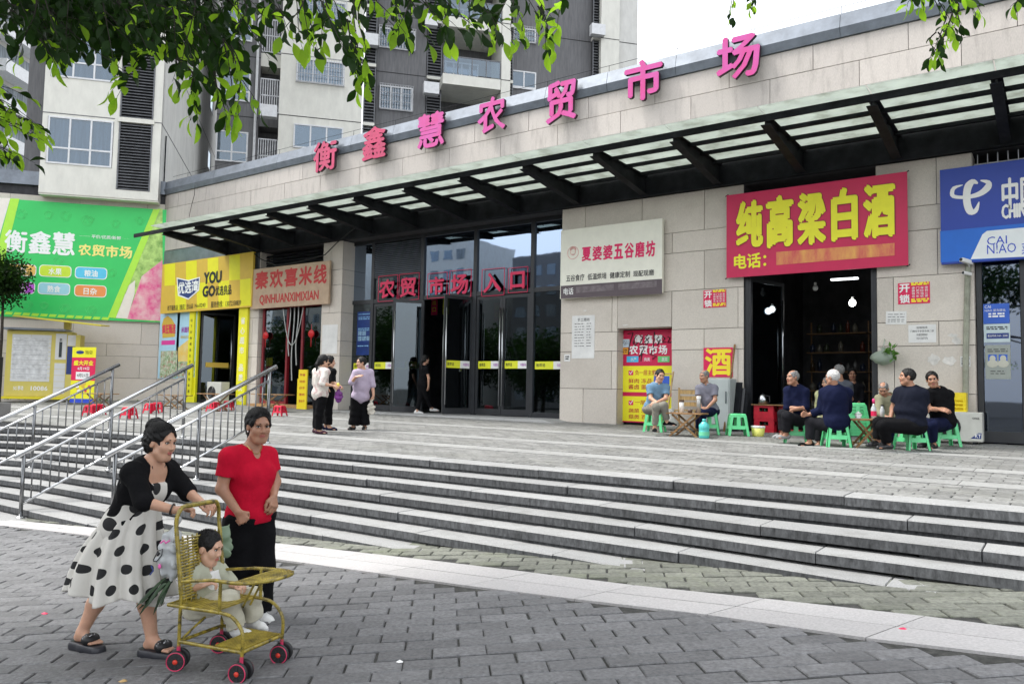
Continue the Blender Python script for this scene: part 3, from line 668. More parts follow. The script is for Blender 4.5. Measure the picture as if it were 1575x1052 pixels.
for i in range(-3, 4):
    z = zf0+FH*i+.4
    for k in range(9): a = s2(401, -1)+(s2(430, -1)-s2(401, -1))*k/8; g.sb(a, a+.04, z, z+1.7, -1.02, -.98)
    for zz in (z, z+.85, z+1.7): g.sb(s2(401, -1), s2(430, -1), zz, zz+.05, -1.02, -.98)
g.build('balcony_cage', BAR, tw2, kind='stuff')
for i in range(-3, 4):
    z = zf0+FH*i; g = TG(T2); g.sb(s2(399, -1), s2(431, -1), z-.35, z+.35, -2.0, -1.02); g.build('balcony_slab', PLAST if i % 2 else PGREY, tw2)
G().tube([T2.P(s2(395, -.8), z, -.8) for z in (0, 40)], .07, 6).build('drain_pipe', WFR, tw2)
for (px, py) in ((664, 135), (662, 30), (921, 45), (570, 60), (413, 170)):  # ac units on the louvre bays
    a, z = T2.st(px, py, .2); g = TG(T2); g.sb(a-.4, a+.4, z-.3, z+.3, -.2, .2); g.build('ac_box', WFR, tw2)
# --- far white tower at the left edge, seen obliquely
FA = radians(124); P3 = ap(-45, 200, 62); T3 = Surf((P3[0], P3[1]), FA)
tw3 = empty('apartment_tower', (0, 0, 0), 0, 'distant white residential block with stacked balconies at the left edge', 'building')
g = TG(T3); g.sb(-20, 38, -1, 75, -14, 0); g.build('wall', PSIDE, tw3)
for i in range(0, 20):
    z = 1.5+i*3.1
    for k in range(5):
        a = -8+k*9.5; g = TG(T3); g.sb(a, a+5.2, z, z+1.05, .02, 1.5); g.build('balcony', WFR, tw3); g = TG(T3); g.sb(a+.2, a+5, z+1.06, z+2.7, .01, .06); g.build('balcony_window', CURT, tw3)
        if z < 50:
            g = TG(T3); g.sb(a+6, a+8.2, z+1.0, z+2.4, .0, .07); g.build('window', TGLASS, tw3)
            if (i+k) % 2: g = TG(T3); g.sb(a+5.4, a+6.2, z+.2, z+.85, .02, .5); g.build('ac_box', PGREY, tw3)
# ================================================================ signs
WB = M('banner_green', (.035, .60, .13), .45, var=.02, scale=1.5); LIME = M('banner_lime', (.45, .85, .06), .45, var=.02)
YTXT = M('print_yellow', (.90, .80, .02), .45, var=.02)
def C(name, r, g, b, ro=.5): return M(name, (r, g, b), ro, var=.02)
gb = Sign(WS, 'billboard', 'huge green billboard with white and yellow market characters on the side wing', 'billboard', (-60, 301), (251, 496), .06, WB, off=.03)
PHOTO = M('print_vegetables', (.75, .55, .42), .5, col2=(.12, .30, .03), scale=2.2); MEAT = M('print_meat', (.78, .03, .25), .5, col2=(.85, .62, .60), scale=2.5); CABB = M('print_cabbage', (.60, .85, .25), .5, col2=(.14, .32, .05), scale=4)
gb.poly([(-58, 485), (-58, 303), (16, 305), (-17, 420), (-30, 484)], C('print_cream', .85, .80, .72), 1); gb.poly([(-30, 484), (16, 305.5), (30, 306), (-14, 485)], LIME, 2)
gb.poly([(170, 489), (243, 321), (250, 321.5), (250, 495), (173, 489)], CABB, 1, 'vegetable_print'); gb.poly([(195, 491), (218, 425), (250, 400), (250, 493.5)], MEAT, 2, 'meat_print')
gb.poly([(166, 488), (236, 322), (246, 322.5), (178, 489.5)], LIME, 3)
gb.poly([(178, 489), (197, 440), (208, 431), (207, 452), (196, 490)], C('print_cream', .85, .8, .72), 3)
for i in range(14):
    x = -20+i*13.5; y = 478+i*.75; gb.poly([(x, y+4), (x+2.5, y), (x+13, y+.6), (x+10.5, y+4.6)], LIME, 1)
W2 = C('billboard_white', .9, .92, .9); YL = C('billboard_yellow', .95, .85, .25)
for i, ch in enumerate('衡鑫慧'): x = 8+i*37; gb.text(ch, (x, 353+i*1.6), (x+33, 390+i*2), W2, 3, .026)
for i, ch in enumerate('农贸市场'): x = 121+i*21; gb.text(ch, (x, 375+i*1.2), (x+19, 394+i*1.5), YL, 3, .035)
gb.text('平价/优质/新鲜', (141, 361), (186, 369.5), W2, 3, .01); gb.rect((122, 363), (139, 363.8), W2, 3); gb.rect((187, 367), (199, 367.8), W2, 3)
for (x, y, t, c) in ((8, 406, '蔬菜', (.80, .50, .12)), (62, 408, '水果', (.58, .78, .04)), (117, 411, '粮油', (.10, .58, .85)), (6, 433, '肉类', (.58, .12, .75)), (60, 435, '熟食', (.35, .68, .80)), (116, 438.5, '日杂', (.85, .30, .08))):
    gb.rrect((x-1.2, y-1), (x+47.5, y+19.6), W2, 3); gb.rrect((x, y), (x+46.3, y+18.5), C('btn%d' % (x*7+y), *c), 4); gb.text(t, (x+13, y+4), (x+33, y+15.5), W2, 5, .02)
DOOD = C('billboard_doodle', .12, .70, .22)
for (x, y, r) in ((33, 330, 8), (75, 331, 7), (101, 333, 8), (135, 340, 9), (140, 338, 5), (178, 345, 7), (215, 340, 7), (90, 402, 8), (172, 420, 7), (40, 470, 9), (100, 475, 8), (140, 478, 8), (68, 470, 6)):
    x0, z0 = gb.L((x, y)); g = G(); rr = r*.022
    for ph in range(3):
        pts = [(x0+rr*(1-.25*ph)*cos(a)*(1+.18*sin(a*(3+ph))), gb.y(1), z0+rr*(1-.2*ph)*sin(a)) for a in np.linspace(0, 2*pi, 22)]; g.tube(pts, .006, 4, False)
    g.build('doodle_print', DOOD, gb.o)
G().tube([WS.P(-11, z, .1) for z in (5.4,)]+[WS.P(-.2, 5.2, .1)], .012, 5) 
# ---- yellow shop sign
YS = C('sign_yellow', .82, .78, .02); YO = C('sign_ochre', .70, .47, .06); NAVY = C('print_navy', .015, .04, .20)
ys = Sign(F, 'shop_sign', 'yellow chequered shop sign with dark blue badge above the grocery door', 'sign', (250, 407), (386.5, 472), .08, YO, off=.12)
for i in range(8):
    for j in range(2):
        if (i+j) % 2:
            x0 = 253+i*16.6; ytop = 407-i*2.25; ym = 440-i*1.4; yb = 478-i*1.0
            ys.poly([(x0, ym if j == 0 else ytop), (x0, yb if j == 0 else ym), (x0+16.6, (yb if j == 0 else ym)-1.2), (x0+16.6, (ym if j == 0 else ytop)-2)][::1], YS, 1)
ys.poly([(272, 427), (290, 431), (308, 426), (306.5, 447), (290, 461), (274, 455)], W2, 3); ys.poly([(273.5, 429), (290, 433), (306.5, 428), (305, 446), (290, 459), (275.5, 453)], NAVY, 4)
ys.text('优选湾', (275, 434), (305, 450), W2, 5, .03); ys.text('YOU', (314, 419), (341, 435), BLK, 3, .05); ys.text('GO', (312, 440), (331, 456), BLK, 3, .05); ys.text('优选良品', (332, 440), (356, 453), BLK, 3, .02)
ys.text('线下服务店（重庆）巴山店', (258, 470), (297, 475), BLK, 3, .005); ys.text('No.0243', (300, 467.5), (316, 472), BLK, 3, .005); ys.text('服务热线：13072330839', (325, 464), (371, 470), BLK, 3, .005)
# yellow door frame of the grocery
yf = empty('yellow_shopfront', (-25.9, FY, 0), 0, 'yellow painted door surround with vertical lettering at the grocery', 'shopfront'); yf.location = (0, 0, 0)
B('frame_panel', (-26.16, FY-.10, .24), (-25.84, FY-.015, 3.62), YS, yf); B('frame_panel', (-23.2, FY-.10, .24), (-22.72, FY-.015, 3.62), YS, yf); B('door_frame', (-25.84, FY-.02, .24), (-25.72, FY+.06, 3.6), YS, yf)
B('door_mat_step', (-26.2, FY-.12, .22), (-25.6, FY-.015, .5), YS, yf)
for i, ch in enumerate('省心超市品质优选'): z = 3.25-i*.34-(i > 3)*.25; addtext(G(), ch, -23.08, -22.84, z-.24, z, FY-.104, .02).build('lettering', WHT, yf)
for i, ch in enumerate('线下好物精选生活优品到家服务'): z = 3.3-i*.215; addtext(G(), ch, -26.06, -25.95, z-.10, z, FY-.104, .01).build('lettering', BLK, yf)
GP = GLASSD
def fdoor(name, label, x0, z0, w, h, ang, s, mat, y=FY+.1, stickermat=None):
    d = empty(name, (x0, y, z0), radians(ang), label, 'door')
    def bb(nm, a, b, m): B(nm, (s*a[0], a[1], a[2]), (s*b[0], b[1], b[2]), m, d)
    bb('stile', (0, -.025, 0), (.07, .025, h), mat); bb('stile', (w-.07, -.025, 0), (w, .025, h), mat); bb('rail', (.07, -.025, 0), (w-.07, .025, .12), mat); bb('rail', (.07, -.025, h-.08), (w-.07, .025, h), mat)
    bb('door_pane', (.07, -.004, .12), (w-.07, .004, h-.08), GP)
    for yy in (-1, 1): g = G(); X = s*(w-.12); g.tube([(X, yy*.06, .4), (X, yy*.06, h-.4)], .017, 8); g.tube([(X, 0, .5), (X, yy*.06, .5)], .01, 5); g.tube([(X, 0, h-.5), (X, yy*.06, h-.5)], .01, 5); g.build('pull_handle', STEEL, d, True)
    if stickermat: G().add([(s*.2, -.03, 1.3), (s*(w-.2), -.03, 1.3), (s*(w-.2), -.03, 1.48), (s*.2, -.03, 1.48)], [(0, 1, 2, 3)]).build('door_sticker', stickermat, d)
    return d
fdoor('glass_door', 'glass door of the yellow fronted grocery, left leaf', -25.7, .26, 1.2, 3.3, 66, 1, DSTEEL2, stickermat=YO); fdoor('glass_door', 'glass door of the yellow fronted grocery, right leaf', -23.25, .26, 1.2, 3.3, -60, -1, DSTEEL2, stickermat=YO)
# posters left of the yellow frame
SKY1 = M('poster_sky', (.45, .72, .88), .4, var=.05, scale=1); FIELD = M('poster_field', (.85, .55, .08), .4, col2=(.80, .70, .35), scale=3); VEG = M('poster_vegetables', (.75, .78, .65), .4, col2=(.06, .25, .02), scale=9, dirt=.9, dscale=6, dcol=(.5, .03, .04))
po = Sign(F, 'poster', 'upright poster with orange scroll and fresh vegetables left of the grocery door', 'poster', (247, 483), (272.5, 582), .02, SKY1, off=.012)
po.poly([(249, 500), (252, 490), (258, 486), (264, 490), (270, 500), (269, 518), (250, 520)], YO, 1); po.text('疯狂甄选', (250, 499), (270, 513), LRED, 2, .03); po.rect((248.5, 524), (269, 530), C('print_magenta', .78, .05, .35), 1); po.rect((247.5, 540), (271.5, 581), VEG, 1, 'vegetable_print')
po = Sign(F, 'poster', 'grain and oil poster with golden field beside the yellow door frame', 'poster', (273.5, 481), (299, 580), .02, SKY1, off=.012)
po.text('米面粮油', (279, 503), (298, 511), C('print_violet', .35, .05, .40), 2, .03); po.poly([(274, 535), (299, 515), (299, 560), (274, 562)], FIELD, 1); po.rect((274, 556), (299, 579), VEG, 2, 'vegetable_print'); po.text('绿色优选 自然好粮', (278, 516.5), (298, 520), YO, 2, .01)
# ---- noodle shop
TAN = M('sign_tan', (.52, .38, .26), .6, var=.06, scale=4); BRED = C('print_brick_red', .52, .03, .03)
ms_ = Sign(F, 'shop_sign', 'tan noodle shop sign with dark red characters and latin lettering', 'sign', (387.5, 415), (505, 467), .07, TAN, off=.1)
for i, ch in enumerate('秦欢喜米线'): x = 393+i*22.5; ms_.text(ch, (x, 418-i*2.5), (x+19.5, 444-i*2.0), BRED, 2, .035, shear=.0)
ms_.text('QINHUANXIMIXIAN', (399.5, 454), (490, 463.5), BRED, 2, .025)
MAROON = M('door_maroon', (.22, .012, .02), .35, var=.1); BIRD = C('plastic_strip', .5, .52, .5, .3)
nd = empty('noodle_shopfront', (0, 0, 0), 0, 'dark red framed glass shopfront of the noodle shop', 'shopfront')
for x in (-22.15, -20.9, -20.15, -19.2): B('door_frame', (x, FY+.10, .3), (x+.09, FY+.2, 3.6), MAROON, nd)
B('door_frame', (-22.15, FY+.101, 3.5), (-19.1, FY+.199, 3.62), MAROON, nd); B('door_frame', (-22.06, FY+.101, .3), (-20.91, FY+.199, .42), MAROON, nd)
B('window_pane', (-22.06, FY+.14, .43), (-20.91, FY+.15, 3.49), GP, nd); B('window_pane', (-20.05, FY+.14, .43), (-19.2, FY+.15, 3.49), GP, nd)
g = G()
for i in range(14): z = 4.0+i*.1; g.beam((-22.2, FY+.2, z), (-19.12, FY+.2, z), .08, .012, (0, -1, .5))
g.build('louvre_grille', DSTEEL, nd); B('door_step', (-22.2, FY-.35, .1), (-19.2, FY+.1, .33), M('step_wood', (.42, .24, .10), .6), nd)
g = G()
for k, (x, m_) in enumerate(((-20.75, 1.6), (-20.55, 2.4), (-20.35, 1.9))):
    g.tube([(x+.02*sin(t*7), FY+.1+.02*cos(t*5), 3.5-t*m_) for t in np.linspace(0, 1, 12)], .02, 5)
for t in (0,): g.tube([(-21.0+1.0*u, FY+.02, 3.45-1.2*4*u*(1-u)) for u in np.linspace(0, 1, 12)], .015, 5)
g.build('hanging_strip', BIRD, nd)
LANT = M('lantern_red', (.6, .01, .015), .4)
for x in (-21.9, -19.6):
    d = empty('hanging_ornament', (x, FY+.05, 2.6), 0, 'round red new year ornament on the noodle shop glass, %s' % ('left pane' if x < -21 else 'right pane beside the standing women'), 'ornament')
    g = G(); g.ell((0, 0, 0), (.14, .06, .13), 8, 12); g.ell((0, -.03, .02), (.06, .05, .06), 6, 8); g.build('ornament_body', LANT, d, True); G().tube([(0, 0, .12), (0, 0, .3)], .008, 5).build('cord', LANT, d); G().tube([(0, 0, -.12), (0, 0, -.42)], .012, 6, rf=[.02, .006]).build('tassel', LANT, d)
for nm, lb, pts in (('hanging_cable', 'thick black cable sagging across the top of the noodle shop sign', ((372, 372), (384, 384), (400, 398), (425, 409), (455, 404), (480, 398), (500, 392), (520, 372), (545, 352))), ('hanging_cable', 'thin black cable running down the stone parapet at its left end', ((300, 285), (299, 300), (294, 318), (291, 334)))):
    P = [F.P(*F.st(x, y, .16), .16) for x, y in pts]; Q = []
    for i in range(len(P)-1): Q += [tuple(np.array(P[i])*(1-t)+np.array(P[i+1])*t) for t in (0, .5)]
    G().tube(Q+[P[-1]], .018 if pts[0][0] > 350 else .01, 6).build(nm, M('cable_black', (.008, .008, .009), .5), None, True, label=lb, cat='cable')
# ---- grain mill sign
CREAM = C('sign_cream', .84, .83, .72); BAND_ = C('sign_band_grey', .10, .075, .085); CRIM = C('print_crimson', .74, .01, .12)
xs_ = Sign(F, 'shop_sign', 'cream sign with crimson characters and grey phone strip right of the entrance', 'sign', (863, 355), (1018, 450), .10, CREAM, off=.06)
xs_.poly([(862.5, 440), (1018.5, 429), (1018.5, 452), (862.5, 459.5)], BAND_, 1)
for i, ch in enumerate('夏婆婆五谷磨坊'): x = 895+i*16.4; xs_.text(ch, (x, 381-i*1.7), (x+14.6, 401-i*1.1), CRIM, 2, .03)
for i, (t, a, b) in enumerate((('五谷食疗', 871, 899), ('低温烘培', 904, 933), ('健康定制', 938, 969), ('现配现磨', 974, 1006))): xs_.text(t, (a, 423.5-i*2.2), (b, 431.5-i*2.6), BLK, 2, .012)
xs_.text('电话', (867, 443.5), (882, 453), WHT, 2, .015)
BLUR = M('print_blurred_grey', (.22, .19, .20), .6, col2=(.10, .075, .085), scale=9)
xs_.poly([(886, 441.5), (944, 437), (944, 446.5), (886, 451)], BLUR, 2); xs_.poly([(951, 436.5), (1010, 432), (1010, 441.5), (951, 446)], BLUR, 2)
x0, z0 = xs_.L((881.5, 389)); LOGOR = C('print_logo_rose', .75, .35, .33)
g = G(); g.tube([(x0+.155*cos(a), xs_.y(2), z0+.155*sin(a)) for a in np.linspace(0, 2*pi, 30)], .006, 4, False); g.tube([(x0+.07*cos(a), xs_.y(2), z0+.02+.08*sin(a)) for a in np.linspace(0, 2*pi, 20)], .007, 4, False); g.tube([(x0+.085*cos(a), xs_.y(2), z0+.05+.08*sin(a)) for a in np.linspace(.2, pi-.2, 12)], .012, 4, False)
for dx in (-.03, .03): g.ell((x0+dx, xs_.y(2), z0+.02), (.008, .002, .008), 4, 6)
g.tube([(x0+.03*cos(a), xs_.y(2), z0-.01+.03*sin(a)) for a in np.linspace(pi+.3, 2*pi-.3, 8)], .005, 4, False); g.build('portrait_emblem', LOGOR, xs_.o)
# ---- sorghum liquor banner
MAG = M('banner_magenta_red', (.60, .012, .085), .45, var=.04, scale=1.5); YB = C('banner_yellow', .90, .86, .03)
rb = Sign(F, 'shop_banner', 'large crimson banner with big yellow characters over the open liquor shop', 'banner', (1117.5, 301), (1397, 408), .03, MAG, off=.10)
B('banner_frame', (.02, .0, .02), (rb.w-.02, .05, rb.h-.02), DSTEEL, rb.o)
for ch, a, b in (('纯', (1132, 311), (1174, 379)), ('高', (1178, 303), (1221, 379)), ('梁', (1226, 298), (1271, 375)), ('白', (1278, 291), (1320, 369)), ('酒', (1327, 285), (1378, 364))):
    rb.text(ch, (a[0], a[1]), (b[0], b[1]), YB, 3, .035); rb.text(ch, (a[0]-1, a[1]-1), (b[0]+1.5, b[1]+1.5), M('print_dark_red', (.28, .005, .02), .5), 2, .05)
rb.text('电话：', (1129, 392), (1179, 411), YB, 3, .03)
BL2 = M('print_blurred_yellow', (.80, .42, .10), .5, col2=(.62, .06, .09), scale=3.2, stretch=(1.6, 1, .5)); rb.poly([(1194, 388), (1376, 374), (1376, 393), (1194, 408)], BL2, 2)
g = G()
for x, z in ((0, rb.h), (rb.w, rb.h), (0, 0), (rb.w, 0)): g.tube([(x-.03, -.02, z-.02), (x+.03, 0, z+.02)], .012, 5)
g.build('tie', DSTEEL, rb.o)
# ---- telecom sign
TB = M('sign_blue', (.008, .045, .36), .4, var=.03, scale=1); TB2 = C('sign_blue_light', .01, .14, .60)
tb = Sign(F, 'shop_sign', 'blue telecom shop sign with white swirl emblem at the right edge', 'sign', (1445.5, 262), (1720, 388), .10, TB, off=.06)
tb.poly([(1446, 356), (1720, 330), (1720, 385), (1447, 404)], TB2, 1); tb.poly([(1493, 399), (1511, 361), (1518, 355.5), (1720, 337), (1720, 388)], C('sign_pale', .80, .84, .84), 2)
def stroke(pts, wds, lay=3, mat=WHT):
    P = np.array([tb.L(p) for p in pts]); n = 26; t = np.linspace(0, len(P)-1, n); out = []
    def cr(tt):
        i = min(int(tt), len(P)-2); f = tt-i; p0, p1, p2, p3 = P[max(i-1, 0)], P[i], P[i+1], P[min(i+2, len(P)-1)]
        return .5*((2*p1)+(-p0+p2)*f+(2*p0-5*p1+4*p2-p3)*f*f+(-p0+3*p1-3*p2+p3)*f**3)
    Q = np.array([cr(v) for v in t]); wd = np.interp(t, range(len(wds)), wds); T = np.gradient(Q, axis=0); T /= np.linalg.norm(T, axis=1)[:, None]; Nn = np.stack([-T[:, 1], T[:, 0]], 1)
    A = Q+Nn*wd[:, None]; Bq = Q-Nn*wd[:, None]; g = G(); g.add([(x, tb.y(lay), z) for x, z in A]+[(x, tb.y(lay), z) for x, z in Bq], [(i, i+n, i+n+1, i+1) for i in range(n-1)]); g.build('emblem_stroke', mat, tb.o)
stroke([(1481, 285), (1467, 290), (1465, 301), (1476, 304), (1492, 303), (1508, 298), (1519, 289), (1520, 281), (1508, 278)], [.006, .035, .035, .03, .035, .05, .06, .04, .01])
stroke([(1504, 283), (1497, 280), (1490, 286), (1487, 299), (1488, 315), (1493, 326), (1501, 324), (1506, 311)], [.01, .05, .065, .06, .06, .06, .04, .008], 4)
tb.text('中国电信', (1540, 275), (1660, 312), WHT, 3, .02); tb.text('CHINA TELECOM', (1540, 315), (1665, 326), WHT, 3, .03)
LB = C('print_line_blue', .03, .08, .55); tb.text('CAI', (1518, 365), (1549, 375), LB, 3, -.005); tb.text('N!AO', (1518, 377), (1563, 388), LB, 3, -.005); tb.text('菜鸟驿站', (1571, 374), (1650, 386), LB, 3, .0)
# telecom shopfront
tf = empty('telecom_shopfront', (0, 0, 0), 0, 'glass shopfront with blue posters under the telecom sign', 'shopfront')
zt_ = 5.44
for x in (-1.3, -.62, -.36, .9, 2.5): B('mullion', (x, FY+.08, .12), (x+.09, FY+.18, 3.6), DSTEEL2, tf)
B('rail', (-1.21, FY+.081, .12), (2.5, FY+.179, .32), DSTEEL2, tf); B('rail', (-1.21, FY+.081, 3.45), (2.5, FY+.179, 3.6), DSTEEL2, tf)
B('window_pane', (-1.2, FY+.12, .32), (-.63, FY+.13, 3.45), glass('blue_film_glass', (.12, .2, .5), .14), tf); B('window_pane', (-.52, FY+.12, .32), (-.37, FY+.13, 3.45), GP, tf); B('window_pane', (-.26, FY+.12, .32), (.9, FY+.13, 3.45), GP, tf)
g = G(); [g.box((-1.25+.16*i, FY+.15, 4.9), (-1.235+.16*i, FY+.165, 5.44)) for i in range(24)]; g.box((-1.3, FY+.15, 5.25), (2.6, FY+.165, 5.265)); g.build('grille', BAR, tf); G().tube([(-1.5, FY-.03, .15), (-1.48, FY-.04, 1.5), (-1.42, FY-.04, 3.2), (-1.4, FY-.02, 3.4)], .05, 8).build('pipe_lagging', M('lagging', (.32, .33, .26), .8, bump=.5, bscale=30), tf)
TS = Surf((0, FY+.11), 0.); PB = M('poster_blue', (.03, .12, .55), .3, var=.08, scale=2)
def paper(name, label, surf, tl, br, mat, off=.003, rot=0, parent=None):
    x0, z1 = surf.st(*tl, off); x1, z0 = surf.st(*br, off); o = empty(name, surf.P(x0, z0, off), surf.a, label, 'poster' if 'poster' in name else 'notice'); B('sheet', (0, 0, 0), (x1-x0, .0025, z1-z0), mat, o); o.rotation_euler[1] = rot; return o, x1-x0, z1-z0
def lines(o, w, h, rows, mat, x0=.1, x1=.9, seed=0, th=.012):
    rr = random.Random(seed); g = G()
    for z in rows:
        x = x0*w
        while x < x1*w:
            l = rr.uniform(.03, .09); g.add([(x, -.003, z*h), (min(x+l, x1*w), -.003, z*h), (min(x+l, x1*w), -.003, z*h+th), (x, -.003, z*h+th)], [(0, 1, 2, 3)]); x += l+rr.uniform(.01, .03)
    g.build('print_lines', mat, o)
o, w, h = paper('poster', 'blue poster with parcel service text at top of the telecom door glass', TS, (1512, 468), (1553, 497), PB, .012); addtext(G(), 'CAI', .06*w, .3*w, .78*h, .93*h, -.003, .0).build('lettering', WHT, o); addtext(G(), 'NIAO 菜鸟驿站', .06*w, .85*w, .6*h, .73*h, -.003, .0).build('lettering', WHT, o); lines(o, w, h, (.45, .32), WHT, .2, .85, 3, .03)
o, w, h = paper('poster', 'pale notice with opening details in the middle of the telecom door', TS, (1513, 499), (1554, 526), C('sheet_pale', .50, .60, .62), .012); lines(o, w, h, (.8, .7), BLK, .1, .9, 4, .02); G().add([(.1*w, -.003, .2*h), (.95*w, -.003, .2*h), (.95*w, -.003, .5*h), (.1*w, -.003, .5*h)], [(0, 1, 2, 3)]).build('panel_print', NAVY, o); addtext(G(), '营业时间 7:00 - 20:00', .15*w, .9*w, .29*h, .42*h, -.006, .0).build('lettering', WHT, o)
o, w, h = paper('poster', 'grey staff notice with two small blue portrait squares on the telecom door', TS, (1515, 531), (1555, 583), C('sheet_grey', .30, .33, .30), .012)
for k in (0, 1): x = (.12+.42*k)*w; G().add([(x, -.003, .38*h), (x+.34*w, -.003, .38*h), (x+.34*w, -.003, .72*h), (x, -.003, .72*h)], [(0, 1, 2, 3)]).build('portrait_print', PB, o); G().ell((x+.17*w, -.005, .6*h), (.05, .002, .06), 5, 8).ell((x+.17*w, -.005, .45*h), (.09, .002, .07), 5, 8).build('portrait_print', C('print_face', .5, .5, .42), o)
lines(o, w, h, (.86, .8), BLK, .1, .9, 5, .015); lines(o, w, h, (.22, .15), BLK, .2, .8, 6, .012)
# entrance blue poster, wall papers, stickers
o, w, h = paper('poster', 'dark blue poster with small photographs behind the leftmost entrance glass', E, (550, 480), (571.5, 546), M('poster_navy', (.01, .04, .20), .3), .012); lines(o, w, h, (.93, .86, .82, .6, .56, .2), C('print_cyan', .25, .5, .75), .08, .8, 8, .03)
for a, b in ((.08, .33), (.36, .33), (.64, .33), (.08, .45), (.36, .45)): G().add([(a*w, -.003, b*h), ((a+.24)*w, -.003, b*h), ((a+.24)*w, -.003, (b+.1)*h), (a*w, -.003, (b+.1)*h)], [(0, 1, 2, 3)]).build('photo_print', M('print_photo_blue', (.35, .55, .7), .4, col2=(.05, .12, .25), scale=15), o)
PAPER = M('paper_white', (.74, .74, .72), .8, var=.05, scale=3); PINKP = C('sticker_crimson', .70, .01, .09); PY = C('print_bright_yellow', .92, .75, .03)
o, w, h = paper('notice', 'long handwritten price list taped to the wall right of the entrance', F, (880, 486), (914, 551), PAPER, .008); addtext(G(), '手工磨坊', .25*w, .78*w, .86*h, .94*h, -.003, .0).build('lettering', BLK, o); lines(o, w, h, [.8-.065*i for i in range(9)], BLK, .12, .55, 11, .014); lines(o, w, h, [.8-.065*i for i in range(9)], BLK, .65, .85, 12, .014)
o, w, h = paper('notice', 'tiny notice low on the wall right of the entrance glass', F, (868, 545), (877, 556), PAPER, .008); lines(o, w, h, (.3, .6), BLK, .2, .8, 2, .03)
o, w, h = paper('notice', 'blank white sheet on the pier beside the two standing women', F, (496, 500), (518, 544), PAPER, .008)
for (tl, br, lab) in (((1082, 447), (1117, 472), 'small crimson locksmith sticker left of the liquor shop'), ((1381, 436), (1430.5, 466), 'small crimson locksmith sticker right of the liquor shop')):
    s_ = Sign(F, 'locksmith_sticker', lab, 'sticker', tl, br, .004, PINKP, off=.008, group='crimson locksmith stickers')
    for i, ch in enumerate('开锁'): addtext(G(), ch, .04*s_.w, .38*s_.w, (.54-.5*i)*s_.h, (.95-.5*i)*s_.h, -.008, .035).build('lettering', WHT, s_.o)
    for c_ in range(4):
        for r_ in range(4): x = (.44+.135*c_)*s_.w; z = (.68-.13*r_)*s_.h; addtext(G(), '修换锁芯门把汽车保险指纹密码公安'[c_*4+r_], x, x+.10*s_.w, z, z+.11*s_.h, -.008, .01).build('lettering', WHT, s_.o)
    lines(s_.o, s_.w, s_.h, (.93, .86, .16, .07), PY, .42, .97, 3, .03)
    for ch in [c for c in COL.objects if c.parent == s_.o and c.name.startswith('print_lines')]: ch.location.y = -.005
jz = Sign(F, 'liquor_poster', 'square crimson poster with one huge yellow character beside the grey cabinet', 'poster', (1082, 535), (1127, 580), .004, PINKP, off=.008); jz.text('酒', (1084, 536), (1125, 578), PY, 1, .03)
for tl, br, lab, tx in (((1362, 479), (1394, 498), 'crooked faint paper notice under the right locksmith sticker', 0), ((1397, 500), (1440, 526.5), 'white paper notice with phone number on the wall above the drinkers', 1), ((1477, 548), (1493, 564), 'small torn notice on the wall above the yellow crate', 2)):
    o, w, h = paper('notice', lab, F, tl, br, PAPER, .008, radians(2 if tx == 0 else 0))
    if tx == 1:
        for k, t in enumerate(('招租信息', '门面位于农贸市场二楼', '价格实惠面议', '15213207376')): addtext(G(), t, (.3 if k != 1 else .08)*w, (.7 if k != 1 else .92)*w, (.78-.2*k)*h, (.90-.2*k)*h, -.003, .0).build('lettering', BLK, o)
    else: lines(o, w, h, (.75, .55, .35, .2), BLK, .1, .9, tx+20, .014 if tx else .01)
for px, py, rx, rz in ((1436, 553, .13, .12), (1460, 555, .14, .12), (1466, 516, .10, .05), (1472, 525, .09, .10), (900, 478, .06, .03), (962, 500, .12, .02)):      # scraps of torn paper
    x, z = F.st(px, py); rr = random.Random(px); P = [(x+rx*cos(a)*rr.uniform(.6, 1), z+rz*sin(a)*rr.uniform(.5, 1)) for a in np.linspace(0, 2*pi, 15)[:-1]]
    o = G().add([(a, FY-.006, b) for a, b in P]+[(x, FY-.007, z)], [(i, (i+1) % 14, 14) for i in range(14)]).build('paper_scrap', M('paper_scrap', (.68, .66, .62), .8), mk)
# ---- recessed market door with product panel
MD = Surf((0, FY+.34), 0.); md = Sign(MD, 'advert_panel', 'crimson and yellow market product panel set in the wall niche with black graffiti digits', 'advertising panel', (952, 509), (1036, 652), .03, C('panel_crimson', .62, .005, .07), off=0.)
YP = C('panel_yellow', .92, .85, .02); md.rrect((957, 563), (1036, 604), YP, 1, .06); md.rrect((957, 609), (1036, 650), YP, 1, .06)
for i, ch in enumerate('衡鑫慧'): md.text(ch, (976+i*15.2, 515), (989+i*15.2, 528), WHT, 2, .03)
for i, ch in enumerate('农贸市场'): md.text(ch, (968+i*15, 531), (981.5+i*15, 545), WHT, 2, .035)
for x, c, t in ((964, (.08, .5, .8), '水产'), (985, (.7, .04, .12), '肉类'), (1012, (.15, .62, .2), '蔬菜')): md.rect((x, 548), (x+18, 557), C('tag%d' % x, *c), 2); md.text(t, (x+6, 550), (x+15, 555.5), WHT, 3, .01)
for r, (h1, l1, l2) in enumerate((('负一层主营', '鲜肉 冻品', '酱卤 蛋类'), ('一层主营', '蔬菜 水果', '菇类 百货'))):
    y = 563+r*46; md.rect((967, y+7), (974, y+14), CRIM, 2); md.text('✓', (968, y+6), (974, y+13), WHT, 3, .01); md.text(h1, (977, y+6), (1009, y+14), BRED, 2, .01); md.text(l1, (967, y+19), (1003, y+26.5), BRED, 2, .012); md.text(l2, (967, y+28), (1003, y+36), BRED, 2, .012)
P0 = md.L
def scribble(pts):
    P = [md.L(p) for p in pts]; G().tube([(x, md.y(5), z) for x, z in P], .012, 5).build('graffiti_stroke', BLK, md.o)
